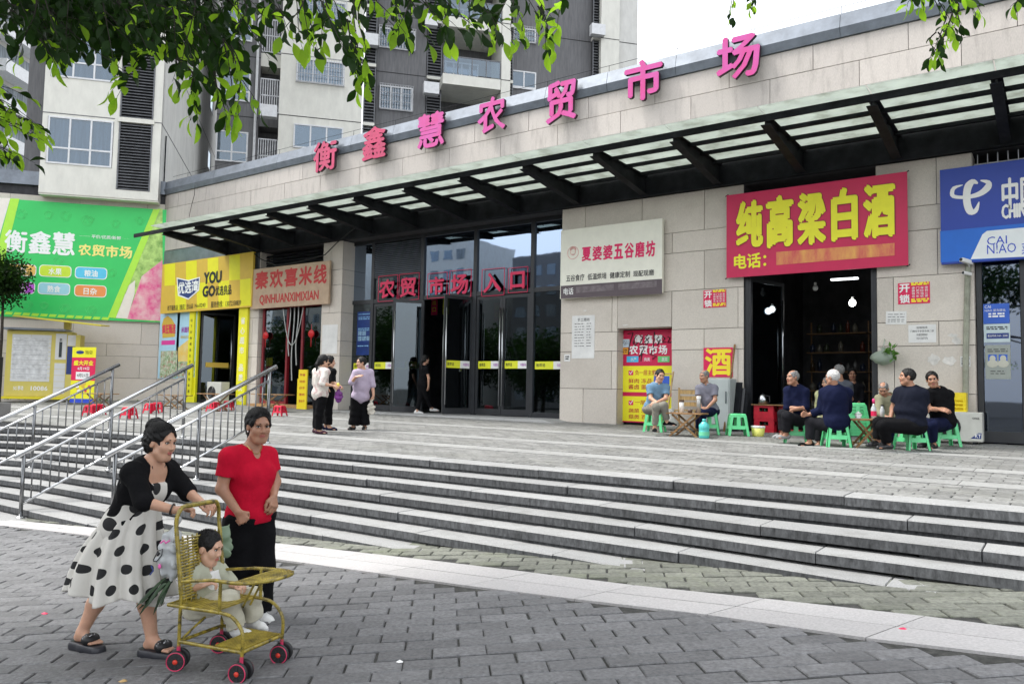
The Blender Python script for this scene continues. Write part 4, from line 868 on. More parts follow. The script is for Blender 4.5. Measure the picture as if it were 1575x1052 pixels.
for s_ in ([(966, 514), (974, 512), (969, 528), (967, 545)], [(979, 516), (974, 527), (977, 532), (981, 527), (976, 527)], [(985, 516), (989, 519), (984, 530), (991, 529)], [(997, 515), (993, 519), (998, 526), (994, 531), (992, 526), (999, 519)], [(1007, 511), (1005, 535)], [(1014, 518), (1010, 522), (1015, 527), (1011, 531), (1016, 522)], [(1019, 518), (1023, 520), (1019, 527), (1025, 526)], [(1027, 518), (1031, 520), (1027, 527), (1034, 526)], [(984, 535), (992, 533), (986, 545), (983, 549)], [(1007, 537), (1000, 545), (1010, 548), (1004, 552)], [(988, 540), (986, 556)]): scribble(s_)
o, w, h = paper('notice', 'little pale sheet stuck on the crimson panel in the niche', MD, (954, 522), (968, 534), C('sheet_blue', .6, .7, .78), .045); lines(o, w, h, (.7, .5, .3), BLK, .1, .9, 4, .015)
o, w, h = paper('notice', 'small orange sticker on the crimson panel in the niche', MD, (954, 535), (966, 545), C('sheet_orange', .8, .35, .03), .045); lines(o, w, h, (.6, .3), BLK, .1, .9, 5, .02)
# ================================================================ furniture and small things
RAILS = M('rail_steel', (.62, .63, .64), .24, metal=1., var=.06, scale=5)
RAILD = M('rail_steel_dark', (.22, .225, .23), .25, metal=1., var=.08, scale=5)
# handrails on the stairs: three straight flights
def handrail(x, ytop, ybot, label, zt0=1.14, zb0=-.10, botpost=True):
    r = empty('handrail', (x, ytop, 0), 0, label, 'handrail', 'steel stair handrails'); r.location = (0, 0, 0)
    f = lambda y, h=0.: zb0+(zt0-zb0)*(y-ybot)/(ytop-ybot)-h
    G().tube([(x, ybot-.12, f(ybot-.12)), (x, ytop+.12, f(ytop+.12))], .034, 12).build('top_rail', RAILS, r, True)
    G().tube([(x, ybot+.02, f(ybot+.02, .16)), (x, ytop, f(ytop, .16))], .018, 8).build('middle_rail', RAILS, r, True)
    G().tube([(x, ybot+.02, f(ybot+.02, .72)), (x, ytop, f(ytop, .72))], .018, 8).build('bottom_rail', RAILS, r, True)
    for y in (ybot, (ybot+ytop)/2, ytop):
        k = int((7.42-y)/.285)+1; zf = -RH*k if y < 7.42 else float(PZ(x, y)); zf = max(zf, float(GZ(x, y)))
        G().tube([(x, y, zf), (x, y, f(y))], .026, 10).build('post', RAILD, r, True); G().lathe((x, y, zf), [(.055, 0), (.055, .02), (.04, .03)], 14).build('post_base', RAILS, r)
    n = 20
    for i in range(1, n):
        y = ybot+(ytop-ybot)*i/n
        if i == n//2: continue
        G().tube([(x, y, f(y, .72)), (x, y, f(y, .16))], .011, 6).build('baluster', RAILD, r, True)
    return r
handrail(-12.0, 7.5, 5.08, 'middle of three steel handrails, lower post left of the dotted dress', 1.15, -.12)
handrail(-10.0, 7.66, 5.32, 'steel handrail nearest the red shirt woman, rising behind her head', 1.13, .01)
handrail(-14.35, 7.5, 4.9, 'leftmost steel handrail, its top post left of the roll-up banner', 1.17, -.16)
# plastic stools
def stool_tree(name, mat, w, h, label, cat='stool', group=None, loc=(0, 0, 0), rz=0., fancy=True):
    o = empty(name, loc, rz, label, cat, group); t = w*.40; b = w*.56; th = .012
    g = G(); g.hexa([(-t, -t, h-.035), (t, -t, h-.035), (t, t, h-.035), (-t, t, h-.035), (-t*.93, -t*.93, h), (t*.93, -t*.93, h), (t*.93, t*.93, h), (-t*.93, t*.93, h)]); g.build('seat', mat, o, bevel=.012)
    for k in range(4):
        g = G(); ca, sa = cos(k*pi/2), sin(k*pi/2)
        def P(x, z, d=0.):                        # on the sloping side plane
            e = b+(t-b)*z/h-d; return (x*ca+e*sa, x*sa-e*ca, z)
        def quad(x0, z0, x1, z1, x2, z2, x3, z3): g.hexa([P(x0, z0), P(x1, z1), P(x1, z1, th), P(x0, z0, th), P(x3, z3), P(x2, z2), P(x2, z2, th), P(x3, z3, th)])
        bw = lambda z: b+(t-b)*z/h
        lw = w*.13
        for s in (-1, 1):                         # corner legs, wider towards the top
            a = [(s*bw(0), 0), (s*(bw(0)-lw), 0), (s*(bw(h*.42)-lw*1.1), h*.42), (s*bw(h*.42), h*.42)]
            c = [(s*bw(h*.42), h*.42), (s*(bw(h*.42)-lw*1.1), h*.42), (s*(bw(h*.84)-lw*1.25), h*.84), (s*bw(h*.84), h*.84)]
            for q4 in (a, c):
                if s > 0: q4 = [q4[1], q4[0], q4[3], q4[2]]
                quad(q4[0][0], q4[0][1], q4[1][0], q4[1][1], q4[2][0], q4[2][1], q4[3][0], q4[3][1])
        quad(-bw(h*.84), h*.84, bw(h*.84), h*.84, bw(h-.03), h-.03, -bw(h-.03), h-.03)
        e = bw(h*.42)-lw*1.1; quad(-e, h*.30, e, h*.30, e, h*.46, -e, h*.46)
        m = lw*.8; quad(-m, h*.46, m, h*.46, m*.9, h*.84, -m*.9, h*.84)
        g.build('side_panel', mat, o)
    return o
GRN = M('plastic_green', (.13, .68, .28), .38, var=.05, scale=3); REDP = M('plastic_red', (.70, .012, .05), .35, var=.05, scale=3)
gst = stool_tree('plastic_stool', GRN, .36, .42, 'x', group='green plastic stools')
def place(o, px, py, label, rz=0., first=[True], dep=None):
    P = up_(px, py)
    c = o if first[0] else copy_tree(o); first[0] = False
    c.location = (P[0], P[1], float(PZ(P[0], P[1]))+.004); c.rotation_euler = (0, 0, rz); c['label'] = label; return c
for px, py, lb, rz in ((1286, 687, 'green stool under the old man in the navy jacket seen from behind', .5), (1224, 681, 'green stool under the bareheaded man in the navy shirt', .3), (1402, 692, 'green stool under the man in black tee facing the low table', .75), (1453, 686, 'green stool under the black shirt man beside the air conditioner', .5),
                       (1007, 664, 'green stool under the man in the light blue polo', .2), (1091, 668, 'green stool under the man in the grey polo', .4), (1134, 670, 'empty green stool beside the grey cabinet', .5)): place(gst, px, py, lb, rz)
Ps = up_(1309, 682)
for k in range(6):
    c = copy_tree(gst); c.location = (Ps[0], Ps[1]+.3, float(PZ(Ps[0], Ps[1]))+.004+k*.055); c.rotation_euler = (0, 0, .55)
    c['label'] = 'green stool, %s in the nested stack behind the old man in navy' % ('lowest', 'second from the bottom', 'third from the bottom', 'fourth from the bottom', 'second from the top', 'topmost')[k]; c['group'] = 'green stools nested in the stack'
Rst = stool_tree('plastic_stool', REDP, .27, .27, 'x', group='small red plastic stools'); ff = [True]
for px, py, lb, rz in ((198, 644, 'small red stool nearest the stairs, third from the left', .4), (232, 636, 'small red stool behind the middle handrail, nearer one of a pair', .2), (242, 634, 'small red stool behind the handrail, left of the yellow door frame', .9), (139, 640, 'leftmost small red stool beside the roll-up banner base', .6), (150, 638, 'second small red stool from the left, by the roll-up banner', .2),
                       (328, 633, 'tipped looking small red stool in front of the grocery air conditioner', .3), (351, 631, 'small red stool touching the grocery air conditioner', .7), (430, 640, 'small red stool standing alone in front of the noodle shop step', .4)): place(Rst, px, py, lb, rz, ff)
# folding wooden tables
WOOD = M('table_wood', (.33, .18, .07), .55, var=.25, scale=6, stretch=(1, 8, 8)); WOOD2 = M('pale_wood', (.55, .36, .15), .55, var=.2, scale=6, stretch=(8, 1, 1))
def foldtable(px, py, label, w, d, h, rz, mat=WOOD, group=None):
    P = up_(px, py); o = empty('folding_table', (P[0], P[1], float(PZ(P[0], P[1]))), rz, label, 'table', group)
    B('table_top', (-w/2, -d/2, h-.025), (w/2, d/2, h), mat, o, .004)
    for s in (-1, 1):
        y = s*(d/2-.05); G().beam((-w*.36, y, 0), (w*.30, y, h-.03), .022, .035).build('leg', mat, o); G().beam((w*.36, y-.024*s, 0), (-w*.30, y-.024*s, h-.03), .022, .035).build('leg', mat, o)
    B('stretcher', (-w*.33, -d/2+.06, .06), (-w*.30, d/2-.06, .09), mat, o); B('stretcher', (w*.30, -d/2+.1, .06), (w*.33, d/2-.1, .09), mat, o); return o, P
tbl, TP_ = foldtable(1055, 671, 'low dark wooden folding table between the two polo shirt men', .72, .5, .44, .1)
tb2, TP2 = foldtable(1333, 688, 'low folding table with bottles and cup among the drinkers', .55, .5, .46, .4)
foldtable(152, 627, 'low wooden table behind the leftmost handrail top post', 1.3, .45, .44, .1, group=None); foldtable(268, 629, 'low wooden table before the vegetable posters', 1.1, .45, .42, .1); foldtable(330, 632, 'low wooden table left of the grocery air conditioner', 1.2, .45, .50, 0.); foldtable(418, 633, 'low wooden table in front of the noodle shop door', 1.4, .45, .50, 0.)
# things on the table between the men
def on_table(P, h, dx, dy): return (P[0]+dx, P[1]+dy, float(PZ(P[0], P[1]))+h+.001)
CERW = M('ceramic_white', (.78, .78, .76), .2, var=.02); TIN = M('thermos_tin', (.45, .44, .42), .3, metal=.6); BRN = M('lid_brown', (.10, .06, .04), .4)
o = G().lathe(on_table(TP_, .44, -.08, -.02), [(.045, 0), (.045, .19), (.042, .195)], 16).build('thermos', CERW, None, True, label='tall pale thermos with dark lid, left on the low table', cat='thermos'); G().lathe(on_table(TP_, .44, -.08, -.02), [(.047, .196), (.047, .24)], 16).build('lid', BRN, o)
o = G().lathe(on_table(TP_, .44, .27, -.05), [(.04, 0), (.04, .26), (.036, .265)], 16).build('thermos', TIN, None, True, label='tall steel thermos near the grey polo man', cat='thermos'); G().lathe(on_table(TP_, .44, .27, -.05), [(.042, .266), (.042, .32)], 16).build('lid', CERW, o)
o = G().lathe(on_table(TP_, .44, .13, -.12), [(.035, 0), (.05, .07), (.048, .072), (.03, .01)], 16).build('tea_cup', BRN, None, True, label='small brown tea cup on the low table between the polo men', cat='cup')
# things on the drinkers' table
g = G().lathe(on_table(TP2, .46, .12, -.05), [(.042, 0), (.042, .17), (.018, .22), (.018, .25)], 14); o = g.build('liquor_bottle', M('bottle_clear', (.62, .66, .66), .1), None, True, label='clear bottle with pink cap and red label on the drinkers table', cat='bottle'); G().lathe(on_table(TP2, .46, .12, -.05), [(.021, .25), (.021, .31), (.012, .33)], 12).build('cap', C('cap_pink', .80, .05, .22), o, True); G().lathe(on_table(TP2, .46, .12, -.05), [(.0435, .05), (.0435, .13)], 14).build('label', LRED, o)
g = G().lathe(on_table(TP2, .46, .24, -.02), [(.036, 0), (.036, .15), (.02, .18), (.02, .21)], 14); o = g.build('liquor_bottle', M('bottle_steel', (.5, .52, .53), .3), None, True, label='short grey bottle right of the pink capped bottle', cat='bottle'); G().lathe(on_table(TP2, .46, .24, -.02), [(.022, .212), (.022, .235)], 12).build('cap', BLK, o)
o = G().lathe(on_table(TP2, .46, -.10, -.12), [(.03, 0), (.06, .012), (.035, .02), (.065, .075), (.062, .075), (.03, .03)], 18).build('tea_bowl', CERW, None, True, label='white lidded tea bowl on the drinkers table', cat='bowl'); G().lathe(on_table(TP2, .46, -.10, -.12), [(.055, .082), (.03, .10), (.012, .105), (.012, .12)], 16).build('lid', CERW, o, True)
# turquoise jug
P = up_(1083, 674); PL = (P[0], P[1], float(PZ(P[0], P[1]))); TURQ = M('jug_turquoise', (.10, .55, .52), .25, var=.08, scale=6)
o = G().lathe(PL, [(.085, 0), (.095, .02), (.095, .13), (.088, .15), (.095, .17), (.095, .24), (.04, .30), (.03, .31)], 18).build('water_jug', TURQ, None, True, label='turquoise plastic jug on the ground beside the low table', cat='jug'); G().lathe(PL, [(.035, .311), (.035, .35)], 14).build('cap', TURQ, o, True); G().lathe(PL, [(.0965, .05), (.0965, .12)], 18).build('label', C('label_green', .15, .6, .35), o)
# wooden chairs and crate behind the table, sack
P = up_(1050, 661); pz = float(PZ(P[0], P[1]))
o = empty('wooden_chair', (P[0]+.05, P[1]+.1, pz), .15, 'pale wooden slatted chair behind the low table', 'chair')
B('seat', (-.24, -.2, .40), (.24, .22, .43), WOOD2, o)
for i in range(3): B('slat', (-.23, .20, .50+i*.13), (.23, .225, .59+i*.13), WOOD2, o)
for x, y, h in ((-.22, -.18, .4), (.22, -.18, .4), (-.22, .2, .9), (.22, .2, .9)): B('leg', (x-.018, y-.018, 0), (x+.018, y+.018, h if h > .5 else .399), WOOD2, o)
o = empty('easel_frame', (P[0]-.55, P[1]+.15, pz), 0, 'leaning pale wooden easel frame behind the blue polo man', 'frame')
for x, z1, y1 in ((-.25, 1.25, .15), (.18, 1.25, .15)): G().beam((x, -.25, 0), (x+.02, y1, z1), .03, .03).build('leg', WOOD2, o)
G().beam((-.25, .0, .8), (.2, .0, .8), .03, .03).build('rail', WOOD2, o); G().beam((-.24, .14, 1.2), (.2, .14, 1.2), .03, .03).build('rail', WOOD2, o); B('board', (-.2, .02, .82), (.16, .035, 1.15), C('board_blue', .03, .1, .5), o)
CLO = M('sack_white', (.55, .54, .50), .8, var=.2, scale=5)
g = G(); g.lathe((P[0]-.15, P[1]-.25, pz), [(.02, 0), (.14, .02), (.16, .12), (.13, .28), (.05, .38), (.07, .44)], 12); o = g.build('cloth_sack', CLO, None, True, label='crumpled white sack on the ground under the low table', cat='sack')
# grey cabinet, pole, broken panels
P = up_(1113, 668); pz = float(PZ(P[0], P[1])); CAB = M('cabinet_grey', (.45, .49, .48), .45, var=.05, scale=2)
CX = uy(1122, 640, 15.99)[0]; o = empty('grey_cabinet', (CX-.56, 16.02, pz), 0, 'grey cabinet against the wall below the square crimson poster', 'cabinet'); B('body', (-.1, 0, .03), (.56, .42, 1.12), CAB, o, .012); B('door', (-.08, -.03, .06), (.54, -.001, 1.09), CAB, o, .006); B('plinth', (-.08, .03, 0), (.54, .40, .029), BLK, o); G().box((.48, -.055, .6), (.50, -.031, .85)).build('handle', STEEL, o)
o = empty('leaning_panels', (CX-.02, 16.1, pz), 0, 'dark grey boards leaning between the cabinet and the liquor shop door', 'boards')
for i in range(3): G().beam((.06+i*.06, .02+i*.06, 0), (.08+i*.06, .3, 1.05-.12*i), .16, .015, (0, 1, 0)).build('board', DSTEEL2 if i % 2 else DSTEEL, o)
x, z = F.st(1131, 530); G().tube([(x-.02, 16.2, pz+.9), (x, FY-.03, z)], .022, 7).tube([(x-.05, 15.95, pz), (x-.02, 16.2, pz+.92)], .022, 7).build('wooden_pole', WOOD, None, True, label='long brown wooden pole leaning on the wall beside the liquor shop', cat='pole')
# red beer crates, kettle, bucket
CRED = M('crate_red', (.52, .01, .03), .4, var=.08)
def crate(loc, rz, label, mat=CRED, w=.42, d=.32, h=.28, grp=None, nm='beer_crate'):
    o = empty(nm, loc, rz, label, 'crate', grp)
    for k in range(4):
        L_ = w if k % 2 == 0 else d; e = (d if k % 2 == 0 else w)/2; g = G(); ca, sa = cos(k*pi/2), sin(k*pi/2)
        def bx_(x0, x1, z0, z1, t=.012):
            V = [(x*ca+y*sa, x*sa-y*ca, z) for z in (z0, z1) for x, y in ((x0, e), (x1, e), (x1, e-t), (x0, e-t))]; g.hexa(V)
        bx_(-L_/2, L_/2, 0, .06); bx_(-L_/2, L_/2, h-.05, h, .018); bx_(-L_/2, -L_/2+.04, .06, h-.05, .016); bx_(L_/2-.04, L_/2, .06, h-.05, .016); bx_(-L_/2+.04, -.09, .06, h-.05, .006); bx_(.09, L_/2-.04, .06, h-.05, .006); bx_(-.09, .09, .06, h-.13, .006)
        g.build('side', mat, o)
    B('bottom', (-w/2+.02, -d/2+.02, .004), (w/2-.02, d/2-.02, .02), mat, o)
    for i in range(3):
        for j in range(2): G().lathe(((i-1)*.12, (j-.5)*.12, .021), [(.03, 0), (.03, .16), (.014, .21), (.014, .24)], 8).build('bottle', M('bottle_green', (.01, .05, .015), .15), o, True)
    return o
P = uy(1172, 650, 16.45); pz = .22
crate((P[0]+.05, 16.55, pz-.1), .05, 'lower red beer crate at the liquor shop doorway'); crate((P[0]+.05, 16.55, pz+.185), .02, 'upper red beer crate at the liquor shop doorway, kettle on top', grp=None); crate((P[0]+.5, 16.75, pz-.1), .1, 'red beer crate on the floor right of the stacked pair'); crate((P[0]+.5, 16.75, pz+.185), .0, 'top red crate of the stack nearest the navy shirt man')
G().box((P[0]-.2, 16.35, pz+.467), (P[0]+.75, 16.9, pz+.485)).build('board', WOOD, None, label='thin wooden board lying over the red crates', cat='board')
kl = (P[0]-.0, 16.5, pz+.486); o = G().lathe(kl, [(.07, 0), (.095, .02), (.09, .12), (.06, .19), (.05, .2)], 18).build('kettle', STEEL, None, True, label='shiny steel kettle on top of the red crates', cat='kettle'); G().tube([(kl[0]+.07, kl[1], kl[2]+.18), (kl[0]+.14, kl[1], kl[2]+.17), (kl[0]+.15, kl[1], kl[2]+.05), (kl[0]+.09, kl[1], kl[2]+.03)], .012, 6).build('handle', BLK, o, True); G().lathe((kl[0], kl[1], kl[2]+.2), [(.045, 0), (.015, .02), (.015, .035)], 12).build('lid', BLK, o)
P = up_(1166, 671); pz = float(PZ(P[0], P[1])); BKT = M('bucket_yellow', (.80, .78, .18), .35, var=.05)
o = G().lathe((P[0], P[1], pz), [(.10, 0), (.105, .01), (.13, .16)], 20).build('bucket', BKT, None, True, label='yellow and white bucket in front of the red crates', cat='bucket'); G().lathe((P[0], P[1], pz), [(.131, .161), (.137, .2), (.125, .201), (.12, .1)], 20).build('rim', WHT, o, True)
# yellow crate on the air conditioner at the right pier
def acunit(loc, rz, label, w=.85, h=.56, d=.32, brand=True):
    o = empty('air_conditioner', loc, rz, label, 'air conditioner'); AC = M('ac_cream', (.55, .55, .50), .45, var=.05, scale=3)
    B('case', (-w/2, -d/2, .04), (w/2, d/2, h), AC, o, .012); g = G()
    cx = -w*.16
    for r in np.linspace(.03, .22, 8): g.tube([(cx+r*cos(a), -d/2-.012, h*.52+r*sin(a)) for a in np.linspace(0, 2*pi, 20)], .004, 4, False)
    for a in np.linspace(0, pi, 7)[:-1]: g.tube([(cx-.22*cos(a), -d/2-.012, h*.52-.22*sin(a)), (cx+.22*cos(a), -d/2-.012, h*.52+.22*sin(a))], .004, 4)
    g.build('fan_grille', DSTEEL2, o); G().lathe((cx, -d/2+.001, h*.52), [(.23, -.004), (.23, 0)], 24, (0, 1, 0)).build('fan_opening', BLK, o)
    for s in (-1, 1): B('foot', (s*w*.35-.03, -d/2, 0), (s*w*.35+.03, d/2, .039), DSTEEL, o)
    B('side_panel', (w*.28, -d/2-.008, .06), (w*.49, -d/2-.001, h-.02), AC, o); return o, w, h, d
P = up_(1487, 688); o, w, h, d = acunit((-1.62, 16.12, .1), 0, 'cream air conditioner outdoor unit on the ground by the telecom door'); G().add([(.24, -d/2-.01, .10), (.40, -d/2-.01, .10), (.41, -d/2-.01, .20), (.36, -d/2-.01, .20)], [(0, 1, 2, 3)]).build('brand_print', NAVY, o); addtext(G(), 'KT', .31, .40, .115, .18, -d/2-.013, .02).build('lettering', WHT, o); addtext(G(), 'GREE', .27, .38, h-.12, h-.09, -d/2-.013, .01).build('lettering', BLK, o)
YC = M('crate_yellow', (.85, .66, .02), .4, var=.05)
o = empty('yellow_crate', (-1.66, 16.15, .1+.563), 0, 'bright yellow plastic crate standing on the cream air conditioner', 'crate'); w, d, h = .44, .3, .34
for s in (-1, 1): B('side', (s*w/2-.012*(s > 0), -d/2, 0), (s*w/2+.012*(s < 0), d/2, h), YC, o)
B('side', (-w/2+.012, d/2-.012, 0), (w/2-.012, d/2, h), YC, o); B('bottom', (-w/2+.012, -d/2+.012, 0), (w/2-.012, d/2-.012, .012), YC, o)
for z0, z1 in ((0, .03), (.07, .10), (.14, .17), (.21, h)): B('front_slat', (-w/2+.012, -d/2, z0), (w/2-.012, -d/2+.012, z1), YC, o)
for x in (-.2, -.01, .17): B('front_post', (x, -d/2-.004, .0), (x+.03, -d/2-.0005, h), YC, o)
# grocery ac unit and letter box, yellow sign panel
acunit((-24.05+.35, 16.05, .24), 0, 'white air conditioner outdoor unit in front of the grocery door', .82, .78, .32)
P = up_(470, 632)
o = empty('yellow_floor_sign', (-19.35, 15.9, .15), .12, 'narrow yellow sign panel standing beside the noodle shop door', 'sign'); B('panel', (0, 0, 0), (.34, .05, 1.28), C('sign_bright_yellow', .88, .68, .01), o); B('side_panel', (-.06, .02, .0), (-.001, .05, 1.0), C('sign_bright_yellow', .88, .68, .01), o); B('base', (-.12, -.05, -.015), (.46, .2, -.001), C('sign_bright_yellow', .88, .68, .01), o)
for i in range(5): addtext(G(), ('早餐', '米线 面条', '抄手', '盖饭', '营业中')[i], .05, .28, 1.08-.2*i, 1.16-.2*i, -.004, .01).build('lettering', BRED, o)
# plastic bag of vegetables on the shop door
x, z = F.st(1361, 549); BAGM = leafmat('bag_film', (.62, .72, .62), (.7, .8, .65), .35); VEGG = leafmat('veg_green', (.12, .30, .05), (.2, .4, .05), .3)
o = empty('vegetable_bag', (x, FY-.16, z), 0, 'clear bag of green vegetables hanging beside the liquor shop door', 'bag')
g = G(); n = 14; base = []
rr = random.Random(4)
for i in range(9):
    t = i/8; r = (.20*sin(pi*min(t*1.15, 1))**.7+.02) if i < 8 else .05; zz = -.17+.34*t
    base.append([((r*(1+.15*rr.uniform(-1, 1)))*cos(2*pi*k/n), .6*r*(1+.1*rr.uniform(-1, 1))*sin(2*pi*k/n), zz) for k in range(n)])
g.v = [p for b_ in base for p in b_]
for i in range(8):
    for k in range(n): g.f.append((i*n+k, i*n+(k+1) % n, (i+1)*n+(k+1) % n, (i+1)*n+k)); g.m.append(0); g.p.append(0.)
g.build('bag_film', BAGM, o, True); G().tube([(0, 0, .17), (.02, .05, .3), (.0, .14, .34)], .01, 5).build('bag_handle', BAGM, o, True)
g = G()
for i in range(34):
    a = rr.uniform(0, 6.28); c = np.array([.08+.13*rr.uniform(-.3, 1), -.03+.1*rr.uniform(-1, .4), .05+.12*rr.uniform(-.5, 1)]); u = np.array([rr.gauss(0, 1), rr.gauss(0, 1), rr.gauss(0, 1)]); u /= np.linalg.norm(u); v = np.cross(u, (rr.gauss(0, 1), rr.gauss(0, 1), .3)); v /= np.linalg.norm(v)
    g.add([c, c+u*.06+v*.035, c+u*.13, c+u*.06-v*.035], [(0, 1, 2, 3)])
g.build('leafy_greens', VEGG, o)
# cctv cameras
x, z = F.st(1486, 408); o = empty('security_camera', (x, FY-.02, z), 0, 'white bullet security camera under the telecom sign, upper one', 'camera'); G().beam((-.05, -.30, .06), (.10, -.08, .02), .075, .075).build('camera_body', CERW, o, bevel=.01); G().lathe((-.055, -.31, .062), [(.03, -.01), (.03, .0)], 12, (-.15, -.22, .04)).build('lens', BLK, o); G().tube([(.05, -.12, .0), (.06, 0, -.06)], .016, 6).build('bracket', CERW, o)
o = empty('security_camera', (x, FY-.02, z-.17), 0, 'smaller white security camera directly below the upper one', 'camera'); G().beam((-.03, -.22, .0), (.08, -.08, -.02), .06, .06).build('camera_body', CERW, o, bevel=.01); G().lathe((-.033, -.23, .0), [(.024, -.01), (.024, .0)], 12, (-.11, -.14, .02)).build('lens', BLK, o); G().tube([(.04, -.1, .0), (.05, 0, .03)], .014, 6).build('bracket', CERW, o)
# ---- liquor shop: door leaves, shelves, lamps
fdoor('glass_door', 'dark glass door of the liquor shop, left leaf swung inwards', -5.5, .22, 1.28, 3.2, 74, 1, DSTEEL2, FY+.06); fdoor('glass_door', 'dark glass door of the liquor shop, right leaf swung inwards', -3.06, .22, 1.28, 3.2, -86, -1, DSTEEL2, FY+.06)
for x in (-5.60, -3.06): B('door_frame', (x, FY+.06, .1), (x+.08, FY+.16, 3.5), DSTEEL2, mk)
LMP = M('lamp_glow', (1, .98, .94), .3, emit=6.)
for (px, py, Y, lb, r) in ((1311, 466, 18.6, 'lit round bulb hanging in the liquor shop doorway', .075), (1254, 443, 17.8, 'unlit ceiling bulb in the middle of the liquor shop', .06)):
    P = uy(px, py, Y); o = G().ell(P, (r, r, r*1.1), 8, 12).build('light_bulb', LMP if Y > 18 else CERW, None, True, label=lb, cat='lamp'); G().lathe(P, [(.03, r), (.03, r+.06)], 8).build('socket', CERW, o); G().tube([(P[0], P[1], P[2]+r+.06), (P[0], P[1], 5.4)], .005, 4).build('cord', BLK, o)
    if Y > 18: l = bpy.data.lights.new('bulb_light', 'POINT'); l.energy = 1.6; l.shadow_soft_size = .08; lo = bpy.data.objects.new('bulb_light', l); COL.objects.link(lo); lo.location = (P[0], P[1]-.12, P[2]-.05)
P = uy(1312, 428, 19.5); o = B('tube_lamp', (P[0]-.5, P[1], P[2]-.02), (P[0]+.1, P[1]+.1, P[2]+.02), M('tube_glow', (.95, .98, 1), .3, emit=2.), label='lit tube lamp high in the liquor shop', cat='lamp')
rr = random.Random(9); SHC = [M('shop_jar_%d' % i, c, .2) for i, c in enumerate(((.06, .035, .015), (.12, .12, .12), (.02, .03, .06), (.12, .03, .02), (.04, .05, .03), (.16, .15, .12)))]
for sx, lb in ((-5.35, 'dark shelf of jars on the left inside the liquor shop'), (-3.9, 'shelf of bottles on the right inside the liquor shop')):
    o = empty('shop_shelf', (sx, 20.5, .2), 0, lb, 'shelf')
    for i in range(5): B('shelf_board', (0, 0, .35+i*.48), (1.4, .4, .37+i*.48), WOOD, o)
    for x in (0, 1.37): B('shelf_post', (x, .4, 0), (x+.03, .43, 2.6), WOOD, o)
    for i in range(5):
        for k in range(8):
            if rr.random() < .35: continue
            r = rr.uniform(.05, .075); hgt = rr.uniform(.2, .34); G().lathe((.1+k*.17, .18, .371+i*.48), [(r, 0), (r, hgt*.7), (r*.4, hgt*.85), (r*.45, hgt)], 8).build('bottle', rr.choice(SHC), o, True)
# entrance interior hanging notices and ceiling light strips
for px, py, mt, lb in ((668, 470, LRED, 'small red sign hanging inside the open market doorway'), (686, 469, YS, 'small yellow sign hanging inside the open market doorway'), (765, 478, BRED, 'dark red sign hanging behind the right door glass')):
    P = uy(px, py, 18.6); o = empty('hanging_sign', P, 0, lb, 'sign'); B('sheet', (-.13, 0, -.3), (.13, .01, .25), mt, o); addtext(G(), '出', -.07, .07, .02, .16, -.004, .02).build('lettering', BLK if mt is YS else YS, o); addtext(G(), '口', -.07, .07, -.2, -.06, -.004, .02).build('lettering', BLK if mt is YS else YS, o); G().tube([(0, 0, .25), (0, 0, 1.4)], .004, 4).build('cord', BLK, o)
P = uy(644, 530, 18.3); o = empty('exit_sign', P, 0, 'little green exit sign inside the entrance', 'exit sign'); B('case', (-.16, 0, -.07), (.16, .04, .07), M('exit_green', (.05, .45, .2), .4, emit=.6), o); addtext(G(), '安全出口', -.13, .13, -.045, .045, -.004, .01).build('lettering', WHT, o)
# ---- locker cabinet at the left wall
LK0, LK1 = up_(6, 612), up_(108, 619); la = TA; LKS = Surf((WS.P(0, 0, 1.2)[0], WS.P(0, 0, 1.2)[1]), TA)
YB2 = C('locker_yellow', .66, .56, .13); WL = M('locker_white', (.70, .71, .70), .4, var=.03, scale=2)
a0, zb0 = LKS.st(8, 613); a1, zt0_ = LKS.st(109, 508); a0b = LKS.st(8, 560)[0]; a1 = LKS.st(109, 560)[0]
lk = empty('parcel_locker', LKS.P(a0b, zb0), TA, 'yellow and white parcel locker with touch screen against the wing wall', 'parcel locker'); LW = a1-a0b; LH = LKS.st(60, 509)[1]-zb0
def lp(px, py): a, z = LKS.st(px, py); return a-a0b, z-zb0
B('body', (0, 0, .08), (LW, .55, LH), YB2, lk, .01); B('base', (-.1, -.15, 0), (LW+.3, .55, .079), C('base_yellow', .80, .68, .02), lk)
cx0 = lp(83, 560)[0]; cx1 = lp(101, 560)[0]; nrow = 11
for i in range(nrow):
    z = .62+(LH-.75)*i/nrow
    for x0, x1 in ((.18, cx0*.5), (cx0*.5+.01, cx0-.12)): B('locker_door', (x0, -.015, z), (x1, -.001, z+(LH-.75)/nrow-.012), WL, lk)
for i in range(5): B('locker_door', (cx0+.02, -.015, .2+.22*i), (cx1, -.001, .41+.22*i), WL, lk)
B('control_panel', (cx0+.02, -.018, 1.42), (cx1, -.001, LH-.08), WL, lk); B('screen', (cx0+.14, -.024, 1.5), (cx1-.14, -.0185, 2.05), M('screen_dark', (.02, .03, .03), .1), lk); addtext(G(), '菜鸟', cx0+.15, cx1-.15, LH-.35, LH-.24, -.022, .02).build('lettering', BLK, lk)
B('yellow_apron', (.12, -.014, .10), (cx0-.02, -.001, .60), YB2, lk); addtext(G(), '10086', cx0*.55, cx0*.9, .30, .46, -.018, .03).build('lettering', WHT, lk); addtext(G(), '5G 移动', .3, cx0*.4, .30, .46, -.018, .02).build('lettering', WHT, lk)
B('torn_sheet', (.22, -.019, .70), (cx0-.2, -.0155, LH-.25), M('worn_white', (.72, .73, .73), .6, dirt=.5, dscale=2, dcol=(.5, .5, .48)), lk)
for i in range(1, 9): B('sheet_seam', (.22, -.0215, .70+i*.17), (cx0-.2, -.0195, .706+i*.17), CAPM, lk)
